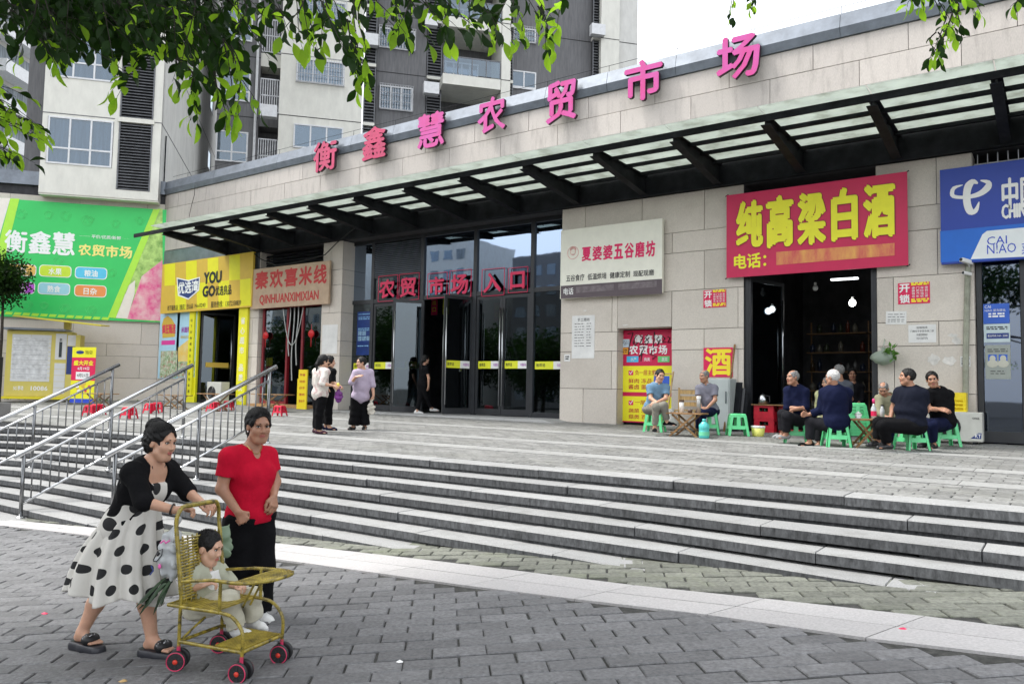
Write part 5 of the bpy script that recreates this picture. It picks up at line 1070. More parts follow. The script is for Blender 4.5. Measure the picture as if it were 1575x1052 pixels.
B('roof', (-.1, -.25, LH+.01), (cx1, .56, LH+.08), CAPM, lk); B('side_cabinet', (cx1+.02, -.05, .08), (cx1+.45, .5, LH-.1), YB2, lk, .01); G().hexa([(cx0-1.1, -.9, LH+.42), (cx1+1.3, -.9, LH+.18), (cx1+1.3, .3, LH+.26), (cx0-1.1, .3, LH+.50), (cx0-1.1, -.9, LH+.46), (cx1+1.3, -.9, LH+.22), (cx1+1.3, .3, LH+.30), (cx0-1.1, .3, LH+.54)]).build('canopy_board', C('canopy_ochre', .55, .45, .03), lk); B('canopy_bracket', (cx1-.1, -.1, LH+.081), (cx1+.1, .1, LH+.33), YB2, lk)
B('side_poster', (cx1+.04, -.056, .9), (cx1+.30, -.051, 1.9), NAVY, lk); B('side_poster', (cx1+.04, -.056, 1.92), (cx1+.30, -.051, 2.3), PAPER, lk)
# ---- roll-up banner
RS_ = Surf((up_(127, 623)[0], up_(127, 623)[1]), radians(22)); a0, zb0 = RS_.st(107, 623); a1, _ = RS_.st(147, 560); _, zt1 = RS_.st(127, 534); w = a1-a0; zg = float(PZ(*RS_.P0[:2])); h = zt1-zg
ru = empty('rollup_banner', RS_.P(a0, zg), radians(22), 'red and yellow roll-up banner announcing a grand opening beside the locker', 'banner'); B('base', (-.05, -.1, 0), (w+.05, .1, .07), STEEL, ru); B('pole', (w/2-.012, .03, .07), (w/2+.012, .05, h), STEEL, ru)
for z0, z1, m_ in ((.07, .2, C('banner_blue', .02, .06, .5)), (.2, .42*h, YS), (.42*h, .82*h, LRED), (.82*h, h, YS)): B('banner_sheet', (0, -.004, z0*1.0), (w, .0, z1), m_, ru)
addtext(G(), '盛大开业', .08, w-.08, .68*h, .77*h, -.008, .04).build('lettering', YB, ru); addtext(G(), '4月19日', w*.25, w*.75, .60*h, .655*h, -.008, .02).build('lettering', WHT, ru); G().add([(w*.2, -.006, .44*h), (w*.78, -.006, .44*h), (w*.78, -.006, .57*h), (w*.2, -.006, .57*h)], [(0, 1, 2, 3)]).build('panel_print', WHT, ru); addtext(G(), '4月21日', w*.25, w*.72, .48*h, .54*h, -.01, .01).build('lettering', BLK, ru)
g = G(); g.ell((w*.33, -.005, .91*h), (.16, .002, .06), 5, 12); g.build('badge_print', NAVY, ru); addtext(G(), 'YOU GO', w*.55, w*.85, .88*h, .94*h, -.008, .01).build('lettering', BLK, ru)
rr = random.Random(3)
for k in range(10): G().ell((rr.uniform(.1, w-.1), -.006, rr.uniform(.24, .38)*h), (.06, .002, .06), 5, 8).build('fruit_print', rr.choice([LRED, C('print_violet', .35, .05, .40), WHT, YO]), ru)
# stone plinth and dark box at the left edge
P = up_(-34, 640); o = empty('dark_bin', (P[0], P[1], 0), .6, 'black upright box on a stone plinth at the left edge', 'box'); B('plinth', (-.4, -.3, .02), (.55, .4, .36), TREAD, o, .01); B('box_body', (-.2, -.1, .361), (.35, .3, 1.5), BLK, o, .01); G().beam((-.2, -.12, 1.5), (.38, -.12, 1.72), .05, .05).build('top_bar', STEEL, o)
# moss and weeds at the joints of the steps
g = G(); rr = random.Random(5)
def tuft(P, n, s):
    for _ in range(n):
        a = rr.uniform(0, 6.28); l = rr.uniform(.4, 1)*s; d = np.array([cos(a)*.6, sin(a)*.6, rr.uniform(.5, 1.1)]); v = np.array([-sin(a), cos(a), 0])*l*.3; q = np.array(P)+np.array([rr.gauss(0, s*.3), rr.gauss(0, s*.2), 0])
        g.add([q, q+d*l*.6+v, q+d*l, q+d*l*.6-v], [(0, 1, 2, 3)])
for px, py, n, s in ((1050, 857, 14, .06), (1155, 792, 10, .045), (1171, 795, 8, .04), (676, 786, 9, .035), (574, 827, 12, .06), (1059, 780, 6, .03)):
    P = ug(px, py) if py > 820 else uz(px, py, -RH*3 if px > 1100 else -RH*4); tuft(P, n, s)
for i in range(70):
    px = rr.uniform(540, 720); P = ug(px, 826+(px-540)*.06+rr.uniform(-1, 4)); tuft(P, 2, .02)
for i in range(60):
    P = WS.P(rr.uniform(-9, -.5), 0, rr.uniform(.03, .2)); tuft((P[0], P[1], .24), 3, .10)
g.build('weeds', VEGG, None, kind='stuff', label='tufts of weeds and moss in the joints of the steps', cat='weeds')
# scattered litter
for px, py, c_ in ((1390, 968, 'LRED'), (615, 1018, 'WHT'), (190, 1048, 'WOOD2'), (68, 944, 'LRED')):
    P = ug(px, py); rr_ = random.Random(px); L_ = [(P[0]+.035*rr_.uniform(.5, 1)*cos(a), P[1]+.025*rr_.uniform(.5, 1)*sin(a), P[2]+.004) for a in np.linspace(0, 6.28, 7)[:-1]]
    G().add(L_+[(P[0], P[1], P[2]+.014)], [(i, (i+1) % 6, 6) for i in range(6)]).build('litter_scrap', globals()[c_], None, label={1390: 'tiny red scrap on the pale granite band', 615: 'tiny white scrap on the grey pavers', 190: 'brown leaf scrap near the bottom left', 68: 'small reddish scrap left of the rear sandal'}[px], cat='litter')
# ================================================================ people
import openvdb
def nrm(v): v = np.asarray(v, float); return v/max(np.linalg.norm(v), 1e-9)
class SDF:
    BG = .06
    def __init__(s, lo, hi, vox):
        s.lo = np.array(lo, float); s.v = vox; s.n = np.maximum(2, np.ceil((np.array(hi)-s.lo)/vox).astype(int)+1); s.a = np.full(tuple(s.n), s.BG, np.float32)
    def _sl(s, lo, hi):
        i0 = np.clip(np.floor((lo-s.lo)/s.v).astype(int), 0, s.n-1); i1 = np.clip(np.ceil((hi-s.lo)/s.v).astype(int)+1, 1, s.n)
        if np.any(i1 <= i0): return None, None
        ax = [s.lo[k]+np.arange(i0[k], i1[k])*s.v for k in range(3)]
        return tuple(slice(i0[k], i1[k]) for k in range(3)), (ax[0][:, None, None].astype(np.float32), ax[1][None, :, None].astype(np.float32), ax[2][None, None, :].astype(np.float32))
    @staticmethod
    def cone(g, a, b, ra, rb):
        X, Y, Z = g; d = b-a; L2 = float(d@d)+1e-12
        t = np.clip(((X-a[0])*d[0]+(Y-a[1])*d[1]+(Z-a[2])*d[2])/L2, 0, 1)
        return np.sqrt((X-a[0]-t*d[0])**2+(Y-a[1]-t*d[1])**2+(Z-a[2]-t*d[2])**2)-(ra+(rb-ra)*t)
    @staticmethod
    def ell(g, c, r, R):
        X, Y, Z = g; x, y, z = X-c[0], Y-c[1], Z-c[2]
        q = [(x*R[0, k]+y*R[1, k]+z*R[2, k]) for k in range(3)]
        k0 = np.sqrt((q[0]/r[0])**2+(q[1]/r[1])**2+(q[2]/r[2])**2); k1 = np.sqrt((q[0]/r[0]**2)**2+(q[1]/r[1]**2)**2+(q[2]/r[2]**2)**2)
        return k0*(k0-1)/np.maximum(k1, 1e-6)
    def op(s, p, k=.02, sub=False, infl=0., cuts=()):
        pad = s.BG+k
        if p[0] == 'c': _, a, b, ra, rb = p; ra += infl; rb += infl; m = max(ra, rb)+pad; lo = np.minimum(a, b)-m; hi = np.maximum(a, b)+m
        else: _, c, r, R = p; r = np.array(r)+infl; m = max(r)+pad; lo = c-m; hi = c+m
        sl, g = s._sl(lo, hi)
        if sl is None: return
        d = s.cone(g, a, b, ra, rb) if p[0] == 'c' else s.ell(g, c, r, R)
        for P, N in cuts: d = np.maximum(d, (g[0]-P[0])*N[0]+(g[1]-P[1])*N[1]+(g[2]-P[2])*N[2])
        A = s.a[sl]; d = d.astype(np.float32)
        if sub: h = np.maximum(k-np.abs(A+d), 0)/k; s.a[sl] = np.maximum(A, -d)+h*h*k*.25
        else: h = np.maximum(k-np.abs(A-d), 0)/k; s.a[sl] = np.minimum(A, d)-h*h*k*.25
    def cut(s, P, N):
        _, g = s._sl(s.lo, s.lo+s.n*s.v); s.a = np.maximum(s.a, ((g[0]-P[0])*N[0]+(g[1]-P[1])*N[1]+(g[2]-P[2])*N[2]).astype(np.float32))
    def wrinkle(s, amp, sc=1., ax=(0, 0, 1), seed=0):
        _, g = s._sl(s.lo, s.lo+s.n*s.v); X, Y, Z = g; r = random.Random(seed); o = [r.uniform(0, 6) for _ in range(6)]
        w = np.sin(31*sc*(X*.8+Z*.5)+2.2*np.sin(13*sc*Y+o[0])+2*np.sin(9*sc*Z+o[1]))*np.sin(24*sc*(Z-Y*.5)+2.5*np.sin(11*sc*X+o[2])+o[3])
        w = w+.5*np.sin(63*sc*(X-Y)+2*np.sin(21*sc*Z+o[4]))*np.sin(17*sc*Z+o[5])
        s.a = s.a+(amp*1.45*w).astype(np.float32)
    def mesh(s, name, mat, parent, off, adapt=0.):
        s.a[0], s.a[-1], s.a[:, 0], s.a[:, -1], s.a[:, :, 0], s.a[:, :, -1] = (s.BG,)*6
        gr = openvdb.FloatGrid(s.BG); gr.copyFromArray(s.a)
        pts, tris, quads = gr.convertToPolygons(0.0, adapt)
        if len(pts) == 0: return None
        pts = pts*s.v+s.lo-np.asarray(off); me = bpy.data.meshes.new(name)
        nq, nt = len(quads), len(tris); me.vertices.add(len(pts)); me.vertices.foreach_set('co', pts.astype(np.float32).ravel())
        me.loops.add(nq*4+nt*3); me.polygons.add(nq+nt)
        me.loops.foreach_set('vertex_index', np.concatenate([quads[:, ::-1].ravel(), tris[:, ::-1].ravel()]).astype(np.int32))
        me.polygons.foreach_set('loop_start', np.concatenate([np.arange(nq)*4, nq*4+np.arange(nt)*3]).astype(np.int32))
        me.polygons.foreach_set('use_smooth', np.ones(nq+nt, bool)); me.update(calc_edges=True); me.validate()
        me.materials.append(mat); return obj(name, me, parent)
def skinmat(name, col): 
    m = M(name, col, .5, var=.06, scale=9, dirt=.25, dscale=14, dcol=(col[0]*.85, col[1]*.6, col[2]*.55), bump=.08, bscale=220)
    m.node_tree.nodes['Principled BSDF'].inputs['Subsurface Weight'].default_value = .12; m.node_tree.nodes['Principled BSDF'].inputs['Subsurface Radius'].default_value = (.02, .008, .004); return m
SK = skinmat('skin_light', (.56, .32, .215)); SKT = skinmat('skin_tan', (.39, .20, .125)); SKB = skinmat('skin_child', (.60, .36, .25))
HAIRB = M('hair_black', (.0055, .005, .005), .5, spec=.3, var=.3, scale=60, stretch=(1, 1, .2), bump=.5, bscale=260); HAIRG = M('hair_grey', (.22, .215, .21), .6, var=.3, scale=60, bump=.4, bscale=200); HAIRW = M('hair_white', (.55, .54, .52), .6, var=.15, scale=60, bump=.4, bscale=200)
EYEW = M('eye_white', (.62, .58, .54), .25, var=.02); EYED = M('eye_dark', (.012, .008, .006), .12, var=.02); LIPM = M('lip', (.42, .12, .10), .45, var=.1, scale=60)
CAMR = CR.copy(); CAMR[2] = 0; CAMR = nrm(CAMR); CAMF = CF.copy(); CAMF[2] = 0; CAMF = nrm(CAMF); UPV = np.array([0, 0, 1.])
def hdir(phi): return CAMF*cos(radians(phi))+CAMR*sin(radians(phi))     # 0 away from camera, 90 to picture right
def human(name, label, J, dep, S=1., hd=(180, 0, 0), hs=1., skin=SK, hair='short', hmat=HAIRB, top=None, bot=None, shoes=None, extra=(), vox=.007, b=1., tw=1., hands=None, face=True, ground=None, cat='person', hair_long=None, legs=True, bodymods=None, bust=False):
    """joints J are photo position plus a depth offset; returns the thing and its frames"""
    j = {k: ap(v[0], v[1], dep+(v[2] if len(v) > 2 else 0)) for k, v in J.items()}
    j.setdefault('hd', j.get('hd'))
    base = np.array([(j['anR'][0]+j['anL'][0])/2, (j['anR'][1]+j['anL'][1])/2, min(j['anR'][2], j['anL'][2])-.06*S]) if 'anR' in j else np.array([*j['pel'][:2], 0])
    if ground is not None: base[2] = ground
    root = empty('person', base, 0, label, cat)
    up = nrm(j['nk']-j['pel']); rt = j['shR']-j['shL']; rt = nrm(rt-up*(rt@up)); fw = nrm(np.cross(up, rt)); RT = np.stack([rt, fw, up], 1)
    sp = np.linalg.norm(j['nk']-j['pel'])
    lerp = lambda a, c, t: a+(c-a)*t
    P = []; R_ = lambda *r: tuple(v*S for v in r)
    T = [('e', lerp(j['pel'], j['nk'], .63)+rt*q_*.062*S+fw*.075*S, R_(.062, .055, .062), RT) for q_ in ((-1, 1) if bust else ())]; T = [('e', lerp(j['pel'], j['nk'], .70)-fw*.005*S, R_(.150*b, .100*tw, .17), RT), ('e', lerp(j['pel'], j['nk'], .38)+fw*.01*S*tw, R_(.132*b*tw, .102*tw, .15), RT), ('e', j['pel']+up*.03*S, R_(.160*b, .115*tw, .13), RT)]+T
    Tr = [('c', lerp(j['nk'], j['shR'], .25)-up*.03*S, j['shR'], .058*S, .056*S), ('c', lerp(j['nk'], j['shL'], .25)-up*.03*S, j['shL'], .058*S, .056*S)]
    arms = {}
    for s_ in 'RL': arms[s_] = [('c', j['sh'+s_], j['el'+s_], .050*S*b, .037*S*b), ('c', j['el'+s_], j['wr'+s_], .038*S*b, .025*S)]
    legsP = {}
    if legs:
        for s_ in 'RL':
            h = j['pel']+rt*(.085*S if s_ == 'R' else -.085*S)-up*.02*S
            legsP[s_] = [('c', h, j['kn'+s_], .082*S*b, .056*S), ('c', j['kn'+s_], lerp(j['kn'+s_], j['an'+s_], .35), .054*S, .052*S), ('c', lerp(j['kn'+s_], j['an'+s_], .35), j['an'+s_], .052*S, .034*S)]
    # head frame
    hf = hdir(hd[0]); hr = np.cross(hf, UPV); pt = radians(hd[1]); hu = UPV*cos(pt)+hf*(-sin(pt))*-1 if False else None
    hfw = hf*cos(pt)+UPV*sin(pt); hup = UPV*cos(pt)-hf*sin(pt); rl = radians(hd[2]); hrt = nrm(hr*cos(rl)+hup*sin(rl)); hup = nrm(np.cross(hrt, hfw)); HR = np.stack([hrt, hfw, hup], 1)
    hc = j['hd']; q = S*hs; hp = lambda x, y, z: hc+HR@np.array([x, y, z])*q; hr_ = lambda *r: tuple(v*q for v in r)
    head = [('e', hp(0, -.015, .028), hr_(.073, .092, .088), HR), ('e', hp(0, .022, -.038), hr_(.058, .062, .076), HR), ('c', hp(-.018, .05, -.092), hp(.018, .05, -.092), .022*q, .022*q),
            ('c', hp(-.045, .02, -.06), hp(-.02, .045, -.088), .022*q, .02*q), ('c', hp(.045, .02, -.06), hp(.02, .045, -.088), .022*q, .02*q), ('e', hp(-.036, .056, -.022), hr_(.024, .022, .026), HR), ('e', hp(.036, .056, -.022), hr_(.024, .022, .026), HR),
            ('c', hp(-.034, .071, .030), hp(.034, .071, .030), .011*q, .011*q)]
    nz_ = 1. if S > .7 else .72; nose = [('c', hp(0, .080, .018), hp(0, .088+.004*nz_, -.012), .0060*q, .0085*q*nz_), ('c', hp(0, .088+.004*nz_, -.012), hp(0, .088+.009*nz_, -.022), .0085*q*nz_, .0108*q*nz_), ('c', hp(-.012, .086, -.026), hp(.012, .086, -.026), .0085*q, .0085*q)]
    lips = [('e', hp(0, .080, -.050), hr_(.022, .012, .0052), HR), ('e', hp(0, .079, -.059), hr_(.019, .011, .0058), HR)]
    ears = [('e', hp(s_*.074, -.008, -.004), hr_(.009, .018, .030), HR) for s_ in (-1, 1)]
    neck = ('c', j['nk']-up*.03*S, hp(0, -.022, -.055), .056*S*b, .048*q)
    allp = [x for p in arms.values() for x in p]+[x for p in legsP.values() for x in p]+T
    pts = [p[1] for p in allp]+[p[2] for p in allp if p[0] == 'c']+[hc+hup*.14*q, hc-hup*.1*q]
    lo = np.min(pts, 0)-.22*S; hi = np.max(pts, 0)+.22*S
    V = SDF(lo, hi, vox)
    for p in T: V.op(p, .04*S)
    for p in Tr: V.op(p, .05*S)
    for s_ in 'RL':
        for p in arms[s_]: V.op(p, .025*S)
        for p in legsP.get(s_, []): V.op(p, .03*S)
    V.op(neck, .03*S)
    for p in head: V.op(p, .022*q)
    for s_ in (-1, 1): V.op(('e', hp(s_*.031, .085, .010), hr_(.018, .015, .011), HR), .012*q, True)
    for p in nose: V.op(p, .008*q)
    for p in ears: V.op(p, .008*q)
    V.op(('c', hp(-.02, .086, -.0545), hp(.02, .086, -.0545), .0018*q, .0018*q), .004*q, True)
    # hands: palm, four fingers of three joints, thumb from the side of the palm
    HS = S*.96
    for s_ in 'RL':
        H_ = (hands or {}).get(s_, {}); wr = j['wr'+s_]; d = nrm(ap(*H_['tip'][:2], dep+(H_['tip'][2] if len(H_['tip']) > 2 else 0))-wr) if 'tip' in H_ else nrm(wr-j['el'+s_])
        n = np.array(H_.get('n', -UPV*.3+(lerp(j['pel'], j['nk'], .4)-wr)), float); n = nrm(n-d*(n@d)); sd = np.cross(d, n)*(1 if s_ == 'R' else -1)    # towards the thumb
        curl = H_.get('curl', .35); hz = HS*H_.get('s', 1.)
        for i in range(4):
            o_ = (.030-.0195*i)*hz; k0 = wr+d*.015*hz+sd*o_*.5; kn = wr+d*(.084-.005*abs(i-1.2))*hz+sd*o_
            V.op(('c', k0, kn, .0135*hz, .0115*hz), .012*hz)
            ln = [(.040, .025, .020), (.044, .028, .021), (.041, .026, .020), (.032, .020, .017)][i]; p0 = kn; a = 0.
            for q_, l_ in enumerate(ln):
                a += curl*(1.0, 1.1, .7)[q_]; dd = d*cos(a)+n*sin(a)+sd*.05*(1.2-i); p1 = p0+nrm(dd)*l_*hz; V.op(('c', p0, p1, (.0095-.001*q_)*hz, (.0088-.001*q_)*hz), .004*hz); p0 = p1
        t0 = wr+d*.022*hz+sd*.022*hz; t1 = t0+nrm(d*.75+sd*.7+n*.25)*.042*hz; ta = H_.get('thumb', .45); t2 = t1+nrm(d*1.0+sd*(.35-ta*.6)+n*ta)*.032*hz; t3 = t2+nrm(d*1.0-sd*ta*.5+n*ta)*.024*hz
        for a_, b_, r1, r2 in ((t0, t1, .015, .012), (t1, t2, .0112, .0105), (t2, t3, .0102, .0085)): V.op(('c', a_, b_, r1*hz, r2*hz), .008*hz)
    toes = {}
    if legs:
        for s_ in 'RL':
            an = j['an'+s_]; td = nrm((j['toe'+s_]-an)*np.array([1, 1, 0])) if 'toe'+s_ in j else hdir(hd[0]); toes[s_] = td; gz = an[2]-.058*S
            if s_+'z' in J: pass
            hl = np.array([*(an-td*.03*S)[:2], gz+.025*S]); ball = np.array([*(an+td*.115*S)[:2], gz+.018*S])
            sdv = np.cross(td, UPV)
            V.op(('c', an, hl, .034*S, .026*S), .02*S); V.op(('c', an+td*.02*S-UPV*.01*S, ball, .030*S, .020*S), .02*S); V.op(('c', hl, ball, .024*S, .018*S), .02*S); V.op(('c', ball-sdv*.022*S, ball+sdv*.022*S, .017*S, .017*S), .015*S)
            for i in range(5): o_ = (-.032+.0155*i)*S*(1 if s_ == 'R' else -1)*-1; V.op(('c', ball+sdv*o_, ball+sdv*o_+td*(.045-.004*i)*S-UPV*.004*S, (.0125-.0012*i)*S, (.0105-.001*i)*S), .006*S)
    if bodymods: bodymods(V, hp, j, HR)
    V.mesh('body', skin, root, base)
    # hair
    if hair:
        W_ = SDF(hc-.26*q-np.array([0, 0, .25*q if hair_long else 0]), hc+.26*q, min(vox, .006)); thick = {'short': .010, 'thin': .004, 'bun': .014, 'pony': .013, 'crop': .006, 'bob': .013}[hair]
        W_.op(('e', hp(0, -.018, .030), hr_(.073+thick, .092+thick, .088+thick*1.2), HR), .01)
        if hair in ('bun', 'pony', 'bob'): W_.op(('e', hp(0, -.045, -.01), hr_(.072, .068, .085), HR), .03*q)
        W_.op(('e', hp(0, .098, -.010 if hair in ('bun', 'pony', 'short') else -.02), hr_(.074, .088, .098), HR), .006*q, True)                # face opening
        W_.op(('e', hp(0, .03, -.13), hr_(.095, .12, .095), HR), .006*q, True)
        if hair in ('short', 'thin', 'crop'):
            for s_ in (-1, 1): W_.op(('e', hp(s_*.078, .0, -.03), hr_(.03, .03, .045), HR), .006*q, True)
            if hair == 'thin': W_.op(('e', hp(0, .035, .135), hr_(.062, .085, .05), HR), .01*q, True)
        if hair in ('bun', 'pony'):
            for s_ in (-1, 1): W_.op(('e', hp(s_*.084, .012, -.022), hr_(.030, .034, .036), HR), .006*q, True)
        if hair == 'bun':
            W_.op(('e', hp(0, -.075, .105), hr_(.052, .050, .046), HR), .012*q); W_.op(('e', hp(-.02, -.055, .125), hr_(.03, .035, .025), HR), .015*q); W_.op(('e', hp(.03, -.085, .09), hr_(.03, .03, .03), HR), .012*q); W_.op(('e', hp(0, -.085, .01), hr_(.055, .04, .07), HR), .02*q)
        if hair == 'pony':
            W_.op(('c', hp(0, -.10, -.01), hp(0, -.125, -.06), .028*q, .034*q), .02*q); W_.op(('c', hp(0, -.125, -.06), hp(0, -.12, -(hair_long or .16)), .034*q, .012*q), .02*q)
        W_.wrinkle(.0035*q if hair in ('bun', 'pony') else .0018*q, 3.2, seed=3); W_.mesh('hair', hmat, root, base)
        if vox < .006:                             # loose strands over the cap of hair
            g = G(); rs2 = random.Random(6); rad = np.array([.073+thick, .092+thick, .088+thick*1.2])+.001; cen = np.array([0, -.018, .030])
            if hair == 'crop':
                for _ in range(1500):
                    v = nrm([rs2.gauss(0, 1), rs2.gauss(0, 1)-.15, abs(rs2.gauss(0, 1))*.9+.02]); 
                    if v[1] > .55 and v[2] < .45: continue
                    p = cen+rad*v*.985; e = p+nrm(v+np.array([rs2.gauss(0, .35), rs2.gauss(0, .3)+.3, rs2.gauss(0, .25)]))*rs2.uniform(.006, .013); a_, b_ = hp(*p)-base, hp(*e)-base; w_ = nrm(np.cross(b_-a_, [.3, .2, 1]))*.0009; g.add([a_-w_, a_+w_, b_], [(0, 1, 2)])
            else:
                root_ = np.array([0, -.09, .07]) if hair == 'bun' else np.array([0, -.11, .0])
                for _ in range(420):
                    an_ = rs2.uniform(-1, 1); s0 = nrm([sin(an_*1.75)*.95, cos(an_*1.75)*.80-.05, .34+.30*cos(an_*1.75)+rs2.uniform(-.14, .10)]); e0 = nrm(root_-cen+np.array([rs2.gauss(0, .02), 0, rs2.gauss(0, .025)])); Q = []
                    lift = rs2.uniform(0, .0035)
                    for t in np.linspace(0, 1, 9):
                        v = nrm(s0*(1-t)+e0*t+np.array([0, 0, .35])*sin(pi*t)*(1 if abs(an_) < .6 else .3)); Q.append(hp(*(cen+(rad+lift+.002*sin(pi*t))*v))-base)
                    g.tube(Q, .0012*q, 4, False)
            g.build('hair_strands', hmat, root, kind='stuff')
    if face:
        for s_ in (-1, 1):
            e = G().ell(hp(s_*.031, .0715, .0095)-base, hr_(.0135, .008, .0062), 8, 12, HR).build('eye', EYEW, root, True); G().ell(hp(s_*.031+.003, .0785, .0095)-base, hr_(.0070, .0024, .0056), 6, 10, HR).build('iris', EYED, e, True)
            G().tube([hp(s_*.046, .066, .028)-base, hp(s_*.034, .0785, .034)-base, hp(s_*.018, .083, .031)-base], .0036*q, 5).build('eyebrow', hmat if hmat is not HAIRW else HAIRG, root)
            G().tube([hp(s_*.046, .066, .011)-base, hp(s_*.038, .076, .0165)-base, hp(s_*.03, .0795, .0175)-base, hp(s_*.019, .077, .012)-base], .0026*q, 5).build('eyelid', EYED, root)
        LP = SDF(hp(0, .08, -.055)-.04*q, hp(0, .08, -.055)+.04*q, min(vox*.5, .003)); [LP.op(p, .002) for p in lips]; LP.mesh('lips', LIPM, root, base)
    ctx = dict(j=j, T=T, Tr=Tr, arms=arms, legs=legsP, RT=RT, HR=HR, hp=hp, base=base, root=root, up=up, fw=fw, rt=rt, S=S, lo=lo, hi=hi, vox=vox, lerp=lerp, toes=toes, neck=neck, b=b)
    # upper garment
    if top:
        Vt = SDF(lo, hi, max(vox, .006)); inf = top.get('infl', .014)*S
        for p in T: Vt.op(p, .05*S, infl=inf)
        for p in Tr: Vt.op(p, .05*S, infl=inf*.6)
        sl = top.get('sleeve', .6)
        for s_ in 'RL':
            a, e, w = j['sh'+s_], j['el'+s_], j['wr'+s_]; si = top.get('sinf', .016)*S
            if sl <= 1:
                c = lerp(a, e, sl); Vt.op(('c', a, c+nrm(e-a)*.03, .052*S*b+si*.7, (.052-.014*sl)*S*b+si*1.2), .03*S, cuts=[(c, nrm(e-a))])
            else:
                c = lerp(e, w, sl-1); Vt.op(('c', a, e, .052*S*b+si*.8, .038*S*b+si), .03*S); Vt.op(('c', e, c+nrm(w-e)*.02, .038*S*b+si, (.030)*S+si*.8), .015*S, cuts=[(c, nrm(w-e))])
        Vt.wrinkle(top.get('wr', .0035)*S, top.get('wsc', 1.)/max(S, .5), seed=int(dep*10)); Vt.cut(j['pel']+up*top.get('hem', -.06)*S, -up)
        nr = top.get('neck', .062)*S; Vt.op(('e', j['nk']+fw*.02*S+up*.035*S, (nr, nr, nr*1.05), RT), .008, True)
        if top.get('v'): Vt.op(('e', j['nk']+fw*.085*S-up*.02*S, (.030*S, .05*S, top['v']*S), RT), .006, True)
        for m_ in top.get('mods', ()): m_(Vt, ctx)
        Vt.mesh(top.get('name', 'shirt'), top['mat'], root, base)
        if top.get('band', .028):
            Vh = SDF(lo, hi, max(vox, .006)); bw_ = top.get('band', .028)*S; hm = j['pel']+up*top.get('hem', -.06)*S
            for p in T: Vh.op(p, .05*S, infl=inf+.004*S)
            Vh.cut(hm-up*.004*S, -up); Vh.cut(hm+up*bw_, up); Vh.mesh('hem_band', top['mat'], root, base)
        if top.get('collar'):
            Vc = SDF(j['nk']-.14*S, j['nk']+.14*S, .005); cc = j['nk']+up*.012*S+fw*.012*S
            Vc.op(('e', cc, (.074*S*b, .072*S, .030*S), RT), .004); Vc.op(('e', cc+up*.012*S, (.062*S*b, .060*S, .07*S), RT), .004, True); Vc.op(('e', cc+fw*.075*S, (.018*S, .04*S, .06*S), RT), .004, True); Vc.mesh('collar', top['collar'], root, base)
    if bot and legs:
        Vb = SDF(lo, hi, max(vox, .006)); inf = bot.get('infl', .012)*S; fl = bot.get('flare', 0.)*S; ln = bot.get('len', .93)
        Vb.op(T[2], .04*S, infl=inf*.7); Vb.op(T[1], .04*S, infl=inf*.3); Vb.cut(j['pel']+up*(bot.get('waist', .10) if not top else top.get('hem', -.06)+.035)*S, up)
        for s_ in 'RL':
            h, kn, an = legsP[s_][0][1], j['kn'+s_], j['an'+s_]
            Vb.op(('c', h, kn, .086*S*b+inf, .060*S+inf+fl*.4), .05*S)
            if ln > .5: c = lerp(kn, an, (ln-.5)*2); Vb.op(('c', kn, c+nrm(an-kn)*.05, .060*S+inf+fl*.4, .046*S+inf+fl), .03*S, cuts=[(c, nrm(an-kn))])
        Vb.wrinkle(bot.get('wr', .0035)*S, .9/max(S, .5), seed=int(dep*7)); Vb.mesh('trousers', bot['mat'], root, base)
    if shoes and legs:
        for s_ in 'RL':
            an = j['an'+s_]; td = toes[s_]; gz = an[2]-.062*S; Vs = SDF(an-.22*S, an+.22*S, min(vox, .006)); sc = shoes.get('s', 1.)*S; sdv = np.cross(td, UPV)
            hl = np.array([*(an-td*.035*S)[:2], gz+.034*sc]); ball = np.array([*(an+td*.115*S)[:2], gz+.026*sc]); tip = np.array([*(an+td*.165*S)[:2], gz+.022*sc])
            Vs.op(('c', hl, ball, .040*sc, .036*sc), .02*sc); Vs.op(('c', ball, tip, .040*sc, .028*sc), .02*sc); Vs.op(('c', hl+UPV*.01*S, hl+UPV*.04*S+td*.015*S, .038*sc, .036*sc), .02*sc)
            if shoes.get('high', True): Vs.op(('c', an+td*.035*S-UPV*.01*S, ball, .036*sc, .030*sc), .02*sc)
            Vs.cut(np.array([0, 0, gz+.014*sc]), -UPV)
            if not shoes.get('high', True): Vs.op(('e', an+td*.03*S+UPV*.02*S, (.055*S, .075*S, .045*S), np.stack([sdv, td, UPV], 1)), .01, True)
            sh = Vs.mesh('shoe', shoes['mat'], root, base)
            Vq = SDF(an-.22*S, an+.22*S, min(vox, .006)); Vq.op(('c', hl, ball, .042*sc, .040*sc), .02*sc); Vq.op(('c', ball, tip, .042*sc, .031*sc), .02*sc); Vq.cut(np.array([0, 0, gz]), -UPV); Vq.cut(np.array([0, 0, gz+.016*sc]), UPV); Vq.mesh('sole', shoes.get('sole', shoes['mat']), sh, base)
    return ctx
def K(name, r, g, b, ro=.9, **k): return M(name, (r, g, b), ro, spec=.12, var=.035, scale=14, bump=.45, bscale=38, **k)
CBLK = K('cloth_black', .0055, .0055, .0065); CNAVY = K('cloth_navy', .007, .010, .034); CDK = K('cloth_charcoal', .013, .013, .016); LBLK = M('leather_black', (.015, .015, .016), .3); WSH = K('shoe_white', .68, .68, .66, .6); GUM = M('sole_white', (.6, .6, .58), .6)
